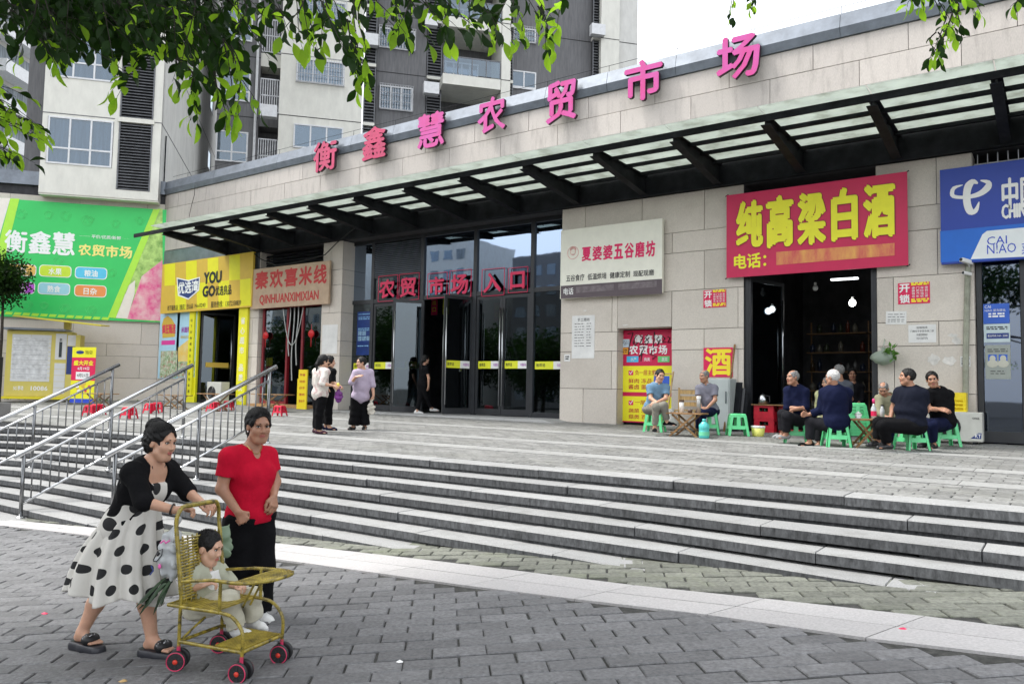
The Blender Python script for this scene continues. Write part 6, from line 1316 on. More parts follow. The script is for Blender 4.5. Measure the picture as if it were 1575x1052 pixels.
# ---------------------------------------------------------------- foreground
DD = 4.62
DRESSM = bpy.data.materials.new('dress_polka'); DRESSM.use_nodes = True
def polka(m, sx, sy, r, base=(.58, .56, .515), dot=(.012, .012, .013)):
    n = m.node_tree.nodes; l = m.node_tree.links; b = n['Principled BSDF']; b.inputs['Roughness'].default_value = .85
    uv = n.new('ShaderNodeUVMap'); uv.uv_map = 'UVMap'; sp_ = n.new('ShaderNodeSeparateXYZ'); l.new(uv.outputs[0], sp_.inputs[0])
    def mt(op, a, c=None, v=None):
        x = n.new('ShaderNodeMath'); x.operation = op
        for i, w_ in enumerate((a, c, v)):
            if w_ is None: continue
            if isinstance(w_, (int, float)): x.inputs[i].default_value = w_
            else: l.new(w_, x.inputs[i])
        return x.outputs[0]
    v = mt('DIVIDE', sp_.outputs[1], sy); row = mt('FLOOR', v); u = mt('ADD', mt('DIVIDE', sp_.outputs[0], sx), mt('MULTIPLY', row, .5))
    fu = mt('MULTIPLY', mt('SUBTRACT', mt('FRACT', u), .5), sx); fv = mt('MULTIPLY', mt('SUBTRACT', mt('FRACT', v), .5), sy)
    d = mt('SQRT', mt('ADD', mt('MULTIPLY', fu, fu), mt('MULTIPLY', fv, fv))); k = mt('LESS_THAN', d, r)
    x = n.new('ShaderNodeMix'); x.data_type = 'RGBA'; x.inputs[6].default_value = (*base, 1); x.inputs[7].default_value = (*dot, 1); l.new(k, x.inputs[0]); l.new(x.outputs[2], b.inputs['Base Color'])
    tc = n.new('ShaderNodeTexCoord'); nb = n.new('ShaderNodeTexNoise'); nb.inputs['Scale'].default_value = 35; nb.inputs['Detail'].default_value = 6; l.new(tc.outputs['Object'], nb.inputs[0]); bp = n.new('ShaderNodeBump'); bp.inputs['Strength'].default_value = .35; bp.inputs['Distance'].default_value = .01; l.new(nb.outputs[0], bp.inputs['Height']); l.new(bp.outputs[0], b.inputs['Normal'])
polka(DRESSM, .168, .132, .036)
def open_front(Vt, c):                             # cardigan worn open
    S = c['S']; j = c['j']; f = c['fw']; u = c['up']; m = j['nk']*.6+j['pel']*.4
    Vt.op(('e', m+f*.11*S-u*.02*S, (.058*S, .09*S, .34*S), c['RT']), .008, True); Vt.op(('e', j['nk']+f*.07*S-u*.03*S, (.085*S, .085*S, .10*S), c['RT']), .01, True)
JD = dict(hd=(248, 681, 0), nk=(233, 714, .0), pel=(196, 806, .02), shR=(205, 727, -.13), shL=(258, 722, .15), elR=(222, 772, -.22), wrR=(268, 784, -.20), elL=(289, 757, .12), wrL=(310, 773, .02),
          knR=(222, 900, -.05), anR=(234, 983, -.07), toeR=(262, 1000, -.12), knL=(158, 905, .16), anL=(126, 972, .10), toeL=(152, 985, .02))
dc = human('person', 'woman with a hair bun in polka dot dress and black cardigan pushing the stroller', JD, DD, .93, (106, -8, 3), .98, SK, 'bun', HAIRB, top=dict(mat=CBLK, name='cardigan', sleeve=1.12, hem=-.07, infl=.018, sinf=.019, wr=.003, neck=.075, mods=(open_front,)),
           hands=dict(R=dict(tip=(290, 779, -.16), n=(0, 0, -1), curl=.75, thumb=.7), L=dict(tip=(326, 776, -.02), n=(0, 0, -1), curl=.75, thumb=.7)), vox=.0045, b=.99, tw=.98, bust=True)
# bodice
def bodice(c):
    Vb = SDF(c['lo'], c['hi'], .006)
    for p in c['T']: Vb.op(p, .04*c['S'], infl=.0165)
    for s_ in 'RL': Vb.op(c['legs'][s_][0], .04, infl=.014)
    Vb.cut(c['lerp'](c['j']['pel'], c['j']['nk'], .80), c['up']); Vb.cut(c['j']['pel']-UPV*.16, -UPV); o = Vb.mesh('dress_bodice', DRESSM, c['root'], c['base'])
    uv = o.data.uv_layers.new(name='UVMap'); co = np.empty(len(o.data.vertices)*3, np.float32); o.data.vertices.foreach_get('co', co); co = co.reshape(-1, 3); r = c['RT'].astype(np.float32); q = co@r
    ang = np.arctan2(q[:, 1]-q[:, 1].mean(), q[:, 0]-q[:, 0].mean())*.13; li = np.empty(len(o.data.loops), np.int32); o.data.loops.foreach_get('vertex_index', li); uvv = np.stack([ang[li], q[li, 2]], 1); uv.data.foreach_set('uv', uvv.astype(np.float32).ravel())
bodice(dc)
# pleated skirt
def skirt(c):
    j, S, base = c['j'], c['S'], c['base']; nu, nv = 168, 44; me = bpy.data.meshes.new('skirt'); V = np.zeros((nv, nu, 3)); UV = np.zeros((nv, nu, 2)); rr = random.Random(2)
    waist = c['lerp'](j['pel'], j['nk'], .30); hemc = ap(184, 910, DD-.02); hemc2 = hemc
    ph = [rr.uniform(0, 6.28) for _ in range(4)]
    for a in range(nv):
        t = a/(nv-1); ce = waist*(1-t)+hemc*t; ce = ce+np.array([0, 0, -.0])+CAMR*(-.03*sin(pi*t)); rx = .15*S*(1-t)+.285*t+.008*sin(pi*t); ry = .12*S*(1-t)+.235*t+.008*sin(pi*t)
        for k in range(nu):
            th = 2*pi*k/nu; pl = (.042*sin(11*th+ph[0]+1.0*sin(2*th))+.016*sin(23*th+ph[1]))*t**.8*(.75+.25*sin(3*th+ph[2])); sx = cos(th)*(rx+pl*1.2); sy = sin(th)*(ry+pl)
            hz = .022*sin(5*th+ph[3])*t*t
            P = ce+CAMR*sx+CAMF*sy; P[2] += hz+(-.035*cos(th))*t+(.12*cos(th)*(1-t))*.4; V[a, k] = P-base; UV[a, k] = (k/nu*2*.30*pi, t*.80)
    me.from_pydata([tuple(v) for v in V.reshape(-1, 3)], [], [(a*nu+k, a*nu+(k+1) % nu, (a+1)*nu+(k+1) % nu, (a+1)*nu+k) for a in range(nv-1) for k in range(nu)])
    uv = me.uv_layers.new(name='UVMap'); flat = []
    for a in range(nv-1):
        for k in range(nu):
            for (aa, kk) in ((a, k), (a, k+1), (a+1, k+1), (a+1, k)):
                t = aa/(nv-1); th = 2*pi*((kk/nu-.75-.5) % 1.0 if kk < nu or True else 0)-pi; r_ = .13*(1-t)+.42*t
                if abs(((k/nu-.25) % 1.0)) > 1-1.5/nu and abs(th) < -1: pass
                flat += [th*r_, t*.66+.02]
    uv.data.foreach_set('uv', flat); me.polygons.foreach_set('use_smooth', [True]*len(me.polygons)); me.materials.append(DRESSM); o = obj('skirt', me, c['root']); so = o.modifiers.new('solid', 'SOLIDIFY'); so.thickness = .003
skirt(dc)
# platform sandals, necklace, bracelet
def sandal(c, s_):
    j, S = c['j'], c['S']; an = j['an'+s_]; td = c['toes'][s_]; sd = np.cross(td, UPV); gz = an[2]-.056*S; O = c['base']; FR = np.stack([sd, td, UPV], 1)
    Vs = SDF(an-.26, an+.26, .005); hl = np.array([*(an-td*.04)[:2], gz-.03]); tp = np.array([*(an+td*.155)[:2], gz-.03])
    Vs.op(('c', hl, hl+td*.1, .050, .047), .02); Vs.op(('c', hl+td*.1, tp, .050, .048), .02); Vs.cut(np.array([0, 0, gz+.0]), UPV); Vs.cut(np.array([0, 0, gz-.058]), -UPV); Vs.op(('c', an+td*.035-UPV*.13-sd*.1, an+td*.035-UPV*.13+sd*.1, .035, .035), .01, True)
    Vs.mesh('platform_sole', M('sandal_sole', (.02, .021, .028), .45), c['root'], O)
    Vt = SDF(an-.2, an+.2, .004); b = an+td*.085; b[2] = gz+.026; Vt.op(('e', b, (.054, .045, .036), FR), .01); Vt.cut(np.array([0, 0, gz-.004]), -UPV); st = Vt.mesh('upper_strap', M('sandal_strap', (.012, .012, .013), .5), c['root'], O)
    rr = random.Random(3)
    for _ in range(26): a = rr.uniform(-1.2, 1.2); y = rr.uniform(-.03, .03); r = sqrt(max(0, 1-(y/.046)**2)); p = b+sd*sin(a)*.053*r+UPV*cos(a)*.035*r+td*y-O; G().ell(p, (.0028, .0028, .0028), 4, 6).build('stud', STEEL, st)
for s_ in 'RL': sandal(dc, s_)
_n = dc['j']['nk']; _S = dc['S']; f_, u_, r_ = dc['fw'], dc['up'], dc['rt']
G().tube([_n+r_*x*_S+f_*(.055+.045*t)*_S+u_*(.02-.15*t)*_S-dc['base'] for x, t in ((-.06, 0), (-.045, .35), (-.02, .8), (0, 1), (.02, .8), (.045, .35), (.06, 0))], .0022, 5).build('necklace', BLK, dc['root']); G().ell(_n+f_*.115*_S-u_*.15*_S-dc['base'], (.007, .007, .011), 6, 8).build('pendant', STEEL, dc['root'])
_w = dc['j']['wrR']; _d = nrm(_w-dc['j']['elR']); _a = nrm(np.cross(_d, UPV)); _b = np.cross(_d, _a)
G().tube([_w-_d*.012+(_a*cos(t)+_b*sin(t))*.031-dc['base'] for t in np.linspace(0, 2*pi, 22)], .0055, 6).build('bracelet', M('bead_black', (.02, .015, .012), .3), dc['root'])
# red shirt woman
JR = dict(hd=(398, 656, 0), nk=(384, 690, .02), pel=(384, 795, 0), shR=(352, 703, -.12), shL=(412, 701, .13), elR=(341, 752, -.16), wrR=(366, 787, -.24), elL=(423, 741, .12), wrL=(421, 762, .0),
          knR=(366, 868, -.05), anR=(352, 940, .02), toeR=(375, 950, -.15), knL=(404, 868, .02), anL=(398, 942, .03), toeL=(424, 956, -.10))
RED = K('knit_red', .48, .006, .028)
def hemband(Vt, c): pass
rc = human('person', 'woman in red short sleeved top and black trousers walking beside the stroller', JR, 5.28, .97, (141, -6, 0), .99, SKT, 'pony', HAIRB, top=dict(mat=RED, sleeve=.62, hem=-.03, infl=.014, sinf=.016, wr=.0030, wsc=.6, neck=.066, v=.045), bot=dict(mat=CBLK, infl=.016, waist=.07, flare=.022, len=.97, wr=.004), shoes=dict(mat=WSH, sole=GUM, s=1.0),
           hands=dict(R=dict(tip=(376, 802, -.22), curl=1.15, thumb=.9), L=dict(tip=(421, 783, -.05), curl=.65, thumb=.6)), vox=.0045, b=1.02, tw=1.08, hair_long=.15, bust=True)
_n = rc['j']['nk']; f_, u_, r_ = rc['fw'], rc['up'], rc['rt']; G().tube([_n+r_*x+f_*(.055+.03*t)+u_*(.03-.06*t)-rc['base'] for x, t in ((-.062, 0), (-.045, .5), (-.02, .9), (0, 1), (.02, .9), (.045, .5), (.062, 0))], .0025, 5).build('necklace', M('gold', (.7, .5, .2), .3, metal=1), rc['root'])
G().ell(rc['hp'](-.076, .0, -.032)-rc['base'], (.005, .005, .006), 5, 8).build('earring', CERW, rc['root']) ; G().ell(rc['hp'](.076, .0, -.032)-rc['base'], (.005, .005, .006), 5, 8).build('earring', CERW, rc['root'])
# toddler
SB = .60; JT = dict(hd=(321, 843, 0), nk=(314, 872, .0), pel=(312, 926, .02), shR=(297, 882, -.07), shL=(335, 878, .08), elR=(289, 906, -.10), wrR=(313, 900, -.12), elL=(352, 897, .06), wrL=(362, 901, .0),
            knR=(352, 924, -.08), anR=(366, 968, -.06), toeR=(386, 980, -.10), knL=(388, 918, .06), anL=(390, 956, .06), toeL=(410, 968, .0))
CRM = K('baby_cream', .50, .48, .39); CRM2 = K('baby_jacket_green', .40, .41, .32)
tc_ = human('person', 'toddler with cropped hair in pale clothes sitting in the bamboo stroller', JT, 4.50, SB, (100, -12, 4), 1.40, SKB, 'crop', HAIRB, top=dict(mat=CRM2, name='jacket', sleeve=1.25, hem=-.16, infl=.030, sinf=.036, wr=.007, wsc=.7, neck=.07, v=.05), bot=dict(mat=CRM, infl=.030, waist=.1, flare=.012, len=.95, wr=.007), shoes=dict(mat=WSH, sole=GUM, s=1.15),
            hands=dict(R=dict(tip=(325, 896, -.10), n=(0, 0, -1), curl=.8, s=1.05), L=dict(tip=(372, 900, -.02), n=(0, 0, -1), curl=.8, s=1.05)), vox=.004, b=1.1, tw=1.05)
Vu = SDF(tc_['lo'], tc_['hi'], .005)                # white undershirt showing at the open jacket
for p in tc_['T'][:2]: Vu.op(p, .03, infl=.021)
Vu.cut(tc_['j']['nk']-tc_['up']*.01, tc_['up']); Vu.mesh('undershirt', K('baby_white', .70, .70, .68), tc_['root'], tc_['base'])
# ---------------------------------------------------------------- bamboo stroller
BAMB = M('bamboo_wrap', (.33, .25, .03), .38, var=.35, scale=26, coat=.3); BAMB2 = M('bamboo_slat', (.38, .29, .04), .45, var=.25, scale=12)
so_ = np.array([-3.967, 2.512, 0]); sa = radians(13.2); st_ = empty('stroller', (so_[0], so_[1], float(GZ(-3.8, 2.7))), sa, 'bamboo stroller bound in yellow cord with four pairs of pink rimmed casters', 'stroller')
SL, SW = .43, .325
def wrap(pts, r=.0105, name='frame_tube', pitch=.013, mat=BAMB):
    P = [np.array(p, float) for p in pts]
    seg = [np.linalg.norm(P[i+1]-P[i]) for i in range(len(P)-1)]; tot = sum(seg); n = max(4, int(tot/pitch*2)); cum = np.concatenate([[0], np.cumsum(seg)]); Q = []
    for k in range(n+1):
        s_ = tot*k/n; i = min(np.searchsorted(cum, s_, 'right')-1, len(seg)-1); Q.append(P[i]+(P[i+1]-P[i])*((s_-cum[i])/max(seg[i], 1e-9)))
    return G().tube(Q, r, 8, True, [r*(1.0 if k % 2 else .80) for k in range(n+1)]).build(name, mat, st_, True)
def curve(pts, n=6):
    P = [np.array(p, float) for p in pts]; out = [P[0]]
    for i in range(len(P)-1):
        p0, p1, p2, p3 = P[max(i-1, 0)], P[i], P[i+1], P[min(i+2, len(P)-1)]
        for k in range(1, n+1): f = k/n; out.append(.5*((2*p1)+(-p0+p2)*f+(2*p0-5*p1+4*p2-p3)*f*f+(-p0+3*p1-3*p2+p3)*f**3))
    return out
ZB, ZS, ZT_, ZH = .150, .335, .50, .868
for y in (0, SW):
    wrap([(0, y, ZB-.03), (0, y, .44)]); wrap(curve([(0, y, .40), (-.03, y, .60), (-.055, y, .76), (-.055, y+(.006 if y == 0 else -.006), .82), (-.05, y+(.03 if y == 0 else -.03), ZH-.008), (-.047, y+(.06 if y == 0 else -.06), ZH)], 8), .0125)
    wrap([(0, y, ZB), (SL, y, ZB)]); wrap(curve([(-.09, y, ZS), (.1, y, ZS), (SL-.14, y, ZS), (SL-.06, y, ZS-.02), (SL, y, ZS-.09), (SL, y, ZB-.03)], 6)); wrap([(SL-.16, y, ZS), (SL-.16, y, ZT_)])
wrap([(-.047, .058, ZH), (-.047, SW-.058, ZH)], .015, 'handle_grip')
for x, z in ((0, ZB), (SL, ZB), (0, ZS), (-.09, ZS)): wrap([(x, 0, z), (x, SW, z)])
for i in range(12): B('footrest_slat', (SL-.19+i*.0155, .012, ZB+.004), (SL-.182+i*.0155, SW-.012, ZB+.012), BAMB2, st_)
for i in range(12): B('seat_slat', (-.07+i*.026, .012, ZS-.002), (-.051+i*.026, SW-.012, ZS+.006), BAMB2, st_)
for k, z in enumerate(np.arange(ZS+.03, .70, .016)):   # woven backrest
    x = -.01-.045*((z-.35)/.4); G().tube([(x, .012, z), (x-.012, SW/2, z), (x, SW-.012, z)], .006, 5).build('backrest_weave', BAMB2 if k % 2 else BAMB, st_)
for i in range(9): y = .02+i*(SW-.04)/8; G().tube([(-.012, y, ZS), (-.062, y, .70)], .005, 5).build('backrest_rib', BAMB, st_)
tr = [(SL-.21, .0, ZT_), (SL-.02, -.01, ZT_+.005), (SL+.10, .06, ZT_+.015), (SL+.13, SW/2, ZT_+.02), (SL+.10, SW-.06, ZT_+.015), (SL-.02, SW+.01, ZT_+.005), (SL-.21, SW, ZT_)]
wrap(curve(tr, 8), .011, 'tray_rim'); wrap([(SL-.21, 0, ZT_), (.0, 0, ZT_-.03)], .0095); wrap([(SL-.21, SW, ZT_), (.0, SW, ZT_-.03)], .0095); wrap([(SL-.06, .0, ZT_+.003), (SL-.06, SW, ZT_+.003)], .009, 'tray_rim')
for i in range(14):
    y = .015+i*(SW-.03)/13; xe = SL+.125-.45*abs(y-SW/2)**2/.10*.3-.02*(abs(y-SW/2) > .12); G().tube([(SL-.06, y, ZT_+.004), (xe, y, ZT_+.014)], .0038, 5).build('tray_weave', BAMB2, st_)
for i in range(9): x = SL-.045+i*.019; G().tube([(x, .01+max(0, (x-SL-.02))*.7, ZT_+.010), (x, SW-.01-max(0, (x-SL-.02))*.7, ZT_+.010)], .0038, 5).build('tray_weave', BAMB2, st_)
wrap([(SL-.12, SW/2-.03, ZS), (SL-.03, SW/2-.03, ZT_)], .007); wrap([(SL-.12, SW/2+.03, ZS), (SL-.03, SW/2+.03, ZT_)], .007); wrap([(.0, .0, ZB), (.0, SW, ZS-.04)], .007)
TYRE = M('caster_black', (.02, .02, .022), .5); RIMP = M('caster_pink', (.62, .04, .12), .4); HUBR = M('hub_red', (.65, .04, .02), .4)
for (x, y, a) in ((0, 0, 25), (SL, 0, 10), (0, SW, 20), (SL, SW, 15)):
    wd = empty('caster', (x, y, 0), radians(a)); wd.parent = st_
    G().tube([(0, 0, .055), (0, 0, ZB-.02)], .010, 8).build('caster_stem', RIMP, wd)
    for s_ in (-1, 1):
        g = G(); yy = s_*.030; R0 = .054
        g.lathe((0, yy-.011, R0+.001), [(.044, 0), (.051, .001), (.054, .005), (.054, .017), (.051, .021), (.044, .022)], 22, (0, 1, 0)); g.build('tyre', TYRE, wd, True)
        g = G(); g.tube([(.0475*cos(t), yy+s_*.0115, R0+.0475*sin(t)) for t in np.linspace(0, 2*pi, 25)], .0032, 5, False); g.build('rim', RIMP, wd, True)
        g = G(); [g.beam((.010*cos(t), yy+s_*.0125, R0+.010*sin(t)), (.040*cos(t), yy+s_*.0125, R0+.040*sin(t)), .0035, .007) for t in np.arange(0, 2*pi, pi/4)]; g.build('spoke', CERW if s_ > 0 else DSTEEL2, wd, kind='stuff')
        G().lathe((0, yy+s_*.011-.003, R0), [(.013, 0), (.014, .003), (.010, .008)], 14, (0, s_, 0)).build('hub', HUBR, wd, True)
# ---- bags on the handle
BAGW = leafmat('bag_white_film', (.66, .69, .70), (.5, .52, .52), .25)
def softbag(name, label, C0, rx, ry, rz, mat, seed, cat='bag', parent=None):
    V = SDF(C0-.3, C0+.3, .006); FRm = np.stack([CAMR, CAMF, UPV], 1); V.op(('e', C0, (rx, ry, rz), FRm), .03); V.op(('c', C0+UPV*rz*.5, C0+UPV*rz*1.25, rx*.55, .02), .04); V.op(('c', C0+UPV*rz*1.2, C0+UPV*rz*1.6+CAMR*.02, .02, .012), .02); V.wrinkle(.010, 1.5, seed=seed)
    o = empty(name, C0, 0, label, cat); V.mesh('bag_body', mat, o, C0); return o
C0 = ap(264, 856, 4.40); bg1 = softbag('shopping_bag', 'white plastic bag with pink printing hanging at the stroller back', C0, .080, .055, .125, BAGW, 4)
PKM = C('print_pink', .75, .12, .40)
def bagprint(pts, m_, w=.004):
    Q = [ap(x, y, 4.40)-CAMF*.058-C0 for x, y in pts]; G().tube(Q, w, 5).build('bag_print', m_, bg1)
bagprint([(254, 832), (259, 828), (262, 832), (268, 828)], PKM, .005); bagprint([(243, 858), (250, 844), (257, 841), (256, 850), (248, 860), (243, 859)], BLK, .003); bagprint([(238, 880), (243, 874), (240, 866)], NAVY, .004); G().ell(ap(253, 867, 4.40)-CAMF*.062-C0, (.014, .006, .014), 6, 10).build('bag_print', PKM, bg1)
bagprint([(249, 850), (252, 847)], BLK, .009)
C1 = ap(346, 838, 4.72); softbag('shopping_bag', 'pale green plastic bag hanging on the far side of the stroller', C1, .042, .04, .075, leafmat('bag_green_film', (.45, .58, .42), (.3, .45, .28), .4), 8)
# long green leaves sticking out of the bag
o = empty('leek_bundle', ap(262, 898, 4.42), 0, 'bundle of long dark green leek leaves hanging below the white bag', 'vegetables'); rr = random.Random(8); LEEK = M('leek_green', (.03, .065, .025), .45, var=.3, scale=8)
for i in range(13):
    a = ap(258+rr.uniform(-6, 10), 893+rr.uniform(-6, 4), 4.42+rr.uniform(-.04, .04)); e = ap(rr.uniform(203, 252), rr.uniform(915, 950), 4.42+rr.uniform(-.08, .08)); m_ = (a+e)/2+UPV*rr.uniform(.0, .03)
    P = [a*(1-t)**2+m_*2*t*(1-t)+e*t*t-np.array(o.location) for t in np.linspace(0, 1, 7)]; g = G(); wv = nrm(np.cross(e-a, CAMF))*.008
    g.v = [tuple(p+wv*(1-(2*k/6-1)**2*.5)*(1 if k < 6 else .1)) for k, p in enumerate(P)]+[tuple(p-wv*(1-(2*k/6-1)**2*.5)*(1 if k < 6 else .1)+CAMF*.004) for k, p in enumerate(P)]; g.f = [(k, k+1, k+8, k+7) for k in range(6)]; g.m = [0]*6; g.p = [0.]*6; g.build('leek_leaf', LEEK, o)
# ================================================================ people on the plaza
def depth_at(px, py): return float((up_(px, py)-CC)@CF)
FLO = M('cloth_floral', (.66, .62, .56), .85, var=.05, scale=14, dirt=1., dscale=9, dcol=(.30, .04, .08)); LIL = K('cloth_lilac', .44, .37, .47); 
d0 = depth_at(497, 667)
human('person', 'woman with ponytail in pale floral blouse standing with her back half turned', dict(hd=(498, 556), nk=(495, 566.5, .0), pel=(492, 608), shR=(502, 572, -.15), shL=(486, 572, .12), elR=(495, 590, -.26), wrR=(511, 593, -.25), elL=(485, 590, .18), wrL=(500, 596, .10), knR=(491, 637, -.05), anR=(490, 662, -.02), toeR=(500, 665, -.05), knL=(488, 636, .08), anL=(486, 661, .06), toeL=(496, 664, .03)), d0, .92, (62, -4, 0), 1.05, SK, 'pony', HAIRB, top=dict(mat=FLO, sleeve=1.35, hem=-.09, infl=.026, sinf=.022, wr=.0028), bot=dict(mat=CBLK, flare=.012, len=.95, infl=.015), shoes=dict(mat=M('shoe_dark_red', (.06, .01, .03), .5), high=False), vox=.0085, b=1.08, tw=1.1, hair_long=.20)
human('person', 'woman in black and lilac top half hidden behind the floral blouse woman', dict(hd=(507.5, 557), nk=(504, 567, .0), pel=(503, 606), shR=(512, 572, -.14), shL=(498, 571, .10), elR=(512, 588, -.2), wrR=(519, 592, -.25), elL=(500, 588, .1), wrL=(512, 594, .0), knR=(505, 634, -.03), anR=(506, 657, 0), toeR=(514, 660, -.04), knL=(502, 633, .05), anL=(501, 656, .06), toeL=(509, 659, .03)), d0+.45, .94, (75, -3, 0), 1.05, SK, 'bob', HAIRB, top=dict(mat=CBLK, sleeve=1.0, hem=-.05, infl=.02), bot=dict(mat=CBLK, flare=.01, len=.90), shoes=dict(mat=CNAVY, high=False), vox=.0085, b=1.05)
PB_ = ap(520.5, 610, d0-.15); PURP = M('bag_purple', (.16, .02, .20), .5, var=.2, scale=6); o = softbag('handbag', 'purple fabric handbag held by the floral blouse woman', PB_, .075, .05, .10, PURP, 3)
o = G().ell(ap(520, 592, d0-.2), (.035, .03, .04), 6, 8).build('yellow_fruit', C('fruit_yellow', .85, .62, .10), None, True, label='yellow wrapped snack in the hand above the purple bag', cat='snack')
d1 = depth_at(556, 661)
lc = human('person', 'woman with cropped hair in lilac top, hand on chest, facing left', dict(hd=(555.5, 558), nk=(558, 568.5, .02), pel=(554, 612), shR=(547, 574, -.10), shL=(569, 573, .06), elR=(541, 588, -.18), wrR=(547, 580, -.27), elL=(573, 593, .04), wrL=(574.5, 608, -.03), knR=(546, 636, -.03), anR=(543, 656, -.02), toeR=(539, 660, -.12), knL=(560, 636, .03), anL=(561, 656, .04), toeL=(559, 661, -.1)), d1, .97, (238, -2, 0), 1.0, SK, 'short', HAIRB, top=dict(mat=LIL, sleeve=1.15, hem=-.12, infl=.026, sinf=.026, wr=.0022), bot=dict(mat=CBLK, flare=.055, len=.93, infl=.014), shoes=dict(mat=LBLK, high=False), vox=.008, b=1.05, tw=1.12, hands=dict(R=dict(tip=(556, 577, -.29), curl=.2), L=dict(tip=(574, 615, -.05), curl=.9)))
softbag('shopping_bag', 'small cream printed bag hanging from the lilac top woman hand', ap(571, 629, d1-.08), .07, .045, .11, M('bag_cream', (.62, .58, .50), .7, var=.05, dirt=.8, dscale=9, dcol=(.12, .10, .08)), 6)
d2 = float((np.array(uz(655, 636, .215))-CC)@CF)
human('person', 'woman with long ponytail in black walking into the open market doorway', dict(hd=(655, 553), nk=(652.5, 562.5, .02), pel=(649.5, 591), shR=(656, 567, -.12), shL=(648, 566, .1), elR=(659.5, 582, -.14), wrR=(659, 593, -.14), elL=(648, 580, .2), wrL=(653, 591, .2), knR=(656, 613, .0), anR=(665, 629, .1), toeR=(672, 632, .1), knL=(646, 614, -.05), anL=(641, 633, -.1), toeL=(648, 637, -.1)), d2, 1.0, (60, 0, 0), 1.0, SK, 'pony', HAIRB, top=dict(mat=CBLK, sleeve=.55, hem=-.04, infl=.015), bot=dict(mat=CBLK, len=.9), shoes=dict(mat=WSH, sole=GUM), vox=.009, hair_long=.30)
# seated pair at the low table
BLP = K('polo_blue', .14, .24, .34); GRP = K('polo_grey', .19, .19, .23); KHA = K('trousers_khaki', .20, .19, .16)
d3 = depth_at(1010, 668)
human('person', 'man in light blue polo sitting with crossed legs on a green stool', dict(hd=(1015, 578), nk=(1012, 590, .02), pel=(1003, 629, .10), shR=(999, 596, .0), shL=(1025, 596, .02), elR=(1001, 613, -.12), wrR=(1012, 620, -.30), elL=(1024, 613, -.1), wrL=(1010, 619, -.34), knR=(1021, 624, -.42), anR=(1026, 650, -.36), toeR=(1038, 660, -.45), knL=(1009, 626, -.40), anL=(1007, 660, -.36), toeL=(1008, 668, -.55)), d3, 1.02, (165, -10, 8), 1.04, SK, 'short', HAIRB, top=dict(mat=BLP, sleeve=.65, hem=-.06, infl=.018, sinf=.02, collar=BLP), bot=dict(mat=KHA, len=.9, infl=.014), shoes=dict(mat=CBLK, sole=GUM), vox=.008, hands=dict(R=dict(tip=(1021, 624, -.36), curl=.4), L=dict(tip=(1000, 624, -.36), curl=.3)))
d4 = depth_at(1088, 668)
human('person', 'man in grey polo leaning on the low table, looking left', dict(hd=(1083, 579), nk=(1086, 591, .02), pel=(1092, 632, .06), shR=(1075, 597, .06), shL=(1099, 597, -.04), elR=(1074, 615, -.02), wrR=(1079, 629, -.18), elL=(1100, 615, -.12), wrL=(1087, 628, -.22), knR=(1076, 634, -.25), anR=(1074, 662, -.16), toeR=(1066, 666, -.22), knL=(1081, 636, -.38), anL=(1079, 664, -.32), toeL=(1070, 668, -.38)), d4, 1.0, (240, -6, 0), 1.04, SKT, 'thin', HAIRG, top=dict(mat=GRP, sleeve=.65, hem=-.05, infl=.018, sinf=.022, collar=K('collar_pale', .36, .36, .40)), bot=dict(mat=CNAVY, len=.92), shoes=dict(mat=LBLK), vox=.008, hands=dict(L=dict(tip=(1077, 630, -.26), curl=.3), R=dict(tip=(1086, 631, -.24), curl=.3)))
# drinkers
d5 = depth_at(1222, 681)
human('person', 'balding man in rolled sleeve navy shirt, legs crossed, looking left', dict(hd=(1219, 581), nk=(1225, 593, .04), pel=(1229, 649, .02), shR=(1212, 601, .08), shL=(1238, 603, -.05), elR=(1211, 627, .0), wrR=(1229, 628, -.16), elL=(1239, 627, -.12), wrL=(1217, 631, -.24), knR=(1204, 637, -.08), anR=(1204, 668, -.1), toeR=(1192, 678, -.16), knL=(1210, 640, -.30), anL=(1209, 669, -.22), toeL=(1197, 681, -.28)), d5, 1.06, (252, 2, 0), 1.02, SKT, 'thin', HAIRG, top=dict(mat=CNAVY, sleeve=1.15, hem=-.08, infl=.024, sinf=.026, wr=.0032, collar=CNAVY), bot=dict(mat=CDK, len=.9, infl=.018), shoes=dict(mat=K('slipper_grey', .30, .30, .30), high=False), vox=.008, hands=dict(L=dict(tip=(1217, 642, -.26), curl=.3), R=dict(tip=(1238, 628, -.16), curl=.5)))
d6 = depth_at(1286, 687)
human('person', 'white haired old man in navy jacket seen from behind on a green stool', dict(hd=(1280, 581), nk=(1283, 594, .0), pel=(1286, 652, -.02), shR=(1303, 604, .02), shL=(1268, 604, .05), elR=(1303, 630, .18), wrR=(1290, 640, .3), elL=(1262, 631, .10), wrL=(1243, 638, .14), knR=(1262, 651, .40), anR=(1260, 684, .34), toeR=(1248, 686, .34), knL=(1247, 650, .12), anL=(1245, 681, .10), toeL=(1232, 686, .06)), d6, 1.10, (318, -4, 0), 1.0, SKT, 'crop', HAIRW, top=dict(mat=CNAVY, name='jacket', sleeve=1.75, hem=-.12, infl=.030, sinf=.026, wr=.00325, neck=.058), bot=dict(mat=CDK, len=.92, infl=.018), shoes=dict(mat=CBLK, high=False), vox=.008, b=1.08, tw=1.15, hands=dict(L=dict(tip=(1235, 635, .14), curl=.7)))
d7 = depth_at(1300, 672)
JK = dict(pel=(1297, 645), knR=(1290, 650, -.3), knL=(1280, 650, -.25), anR=(1290, 672, -.2), anL=(1280, 672, -.2), toeR=(1280, 674, -.2), toeL=(1272, 674, -.2))
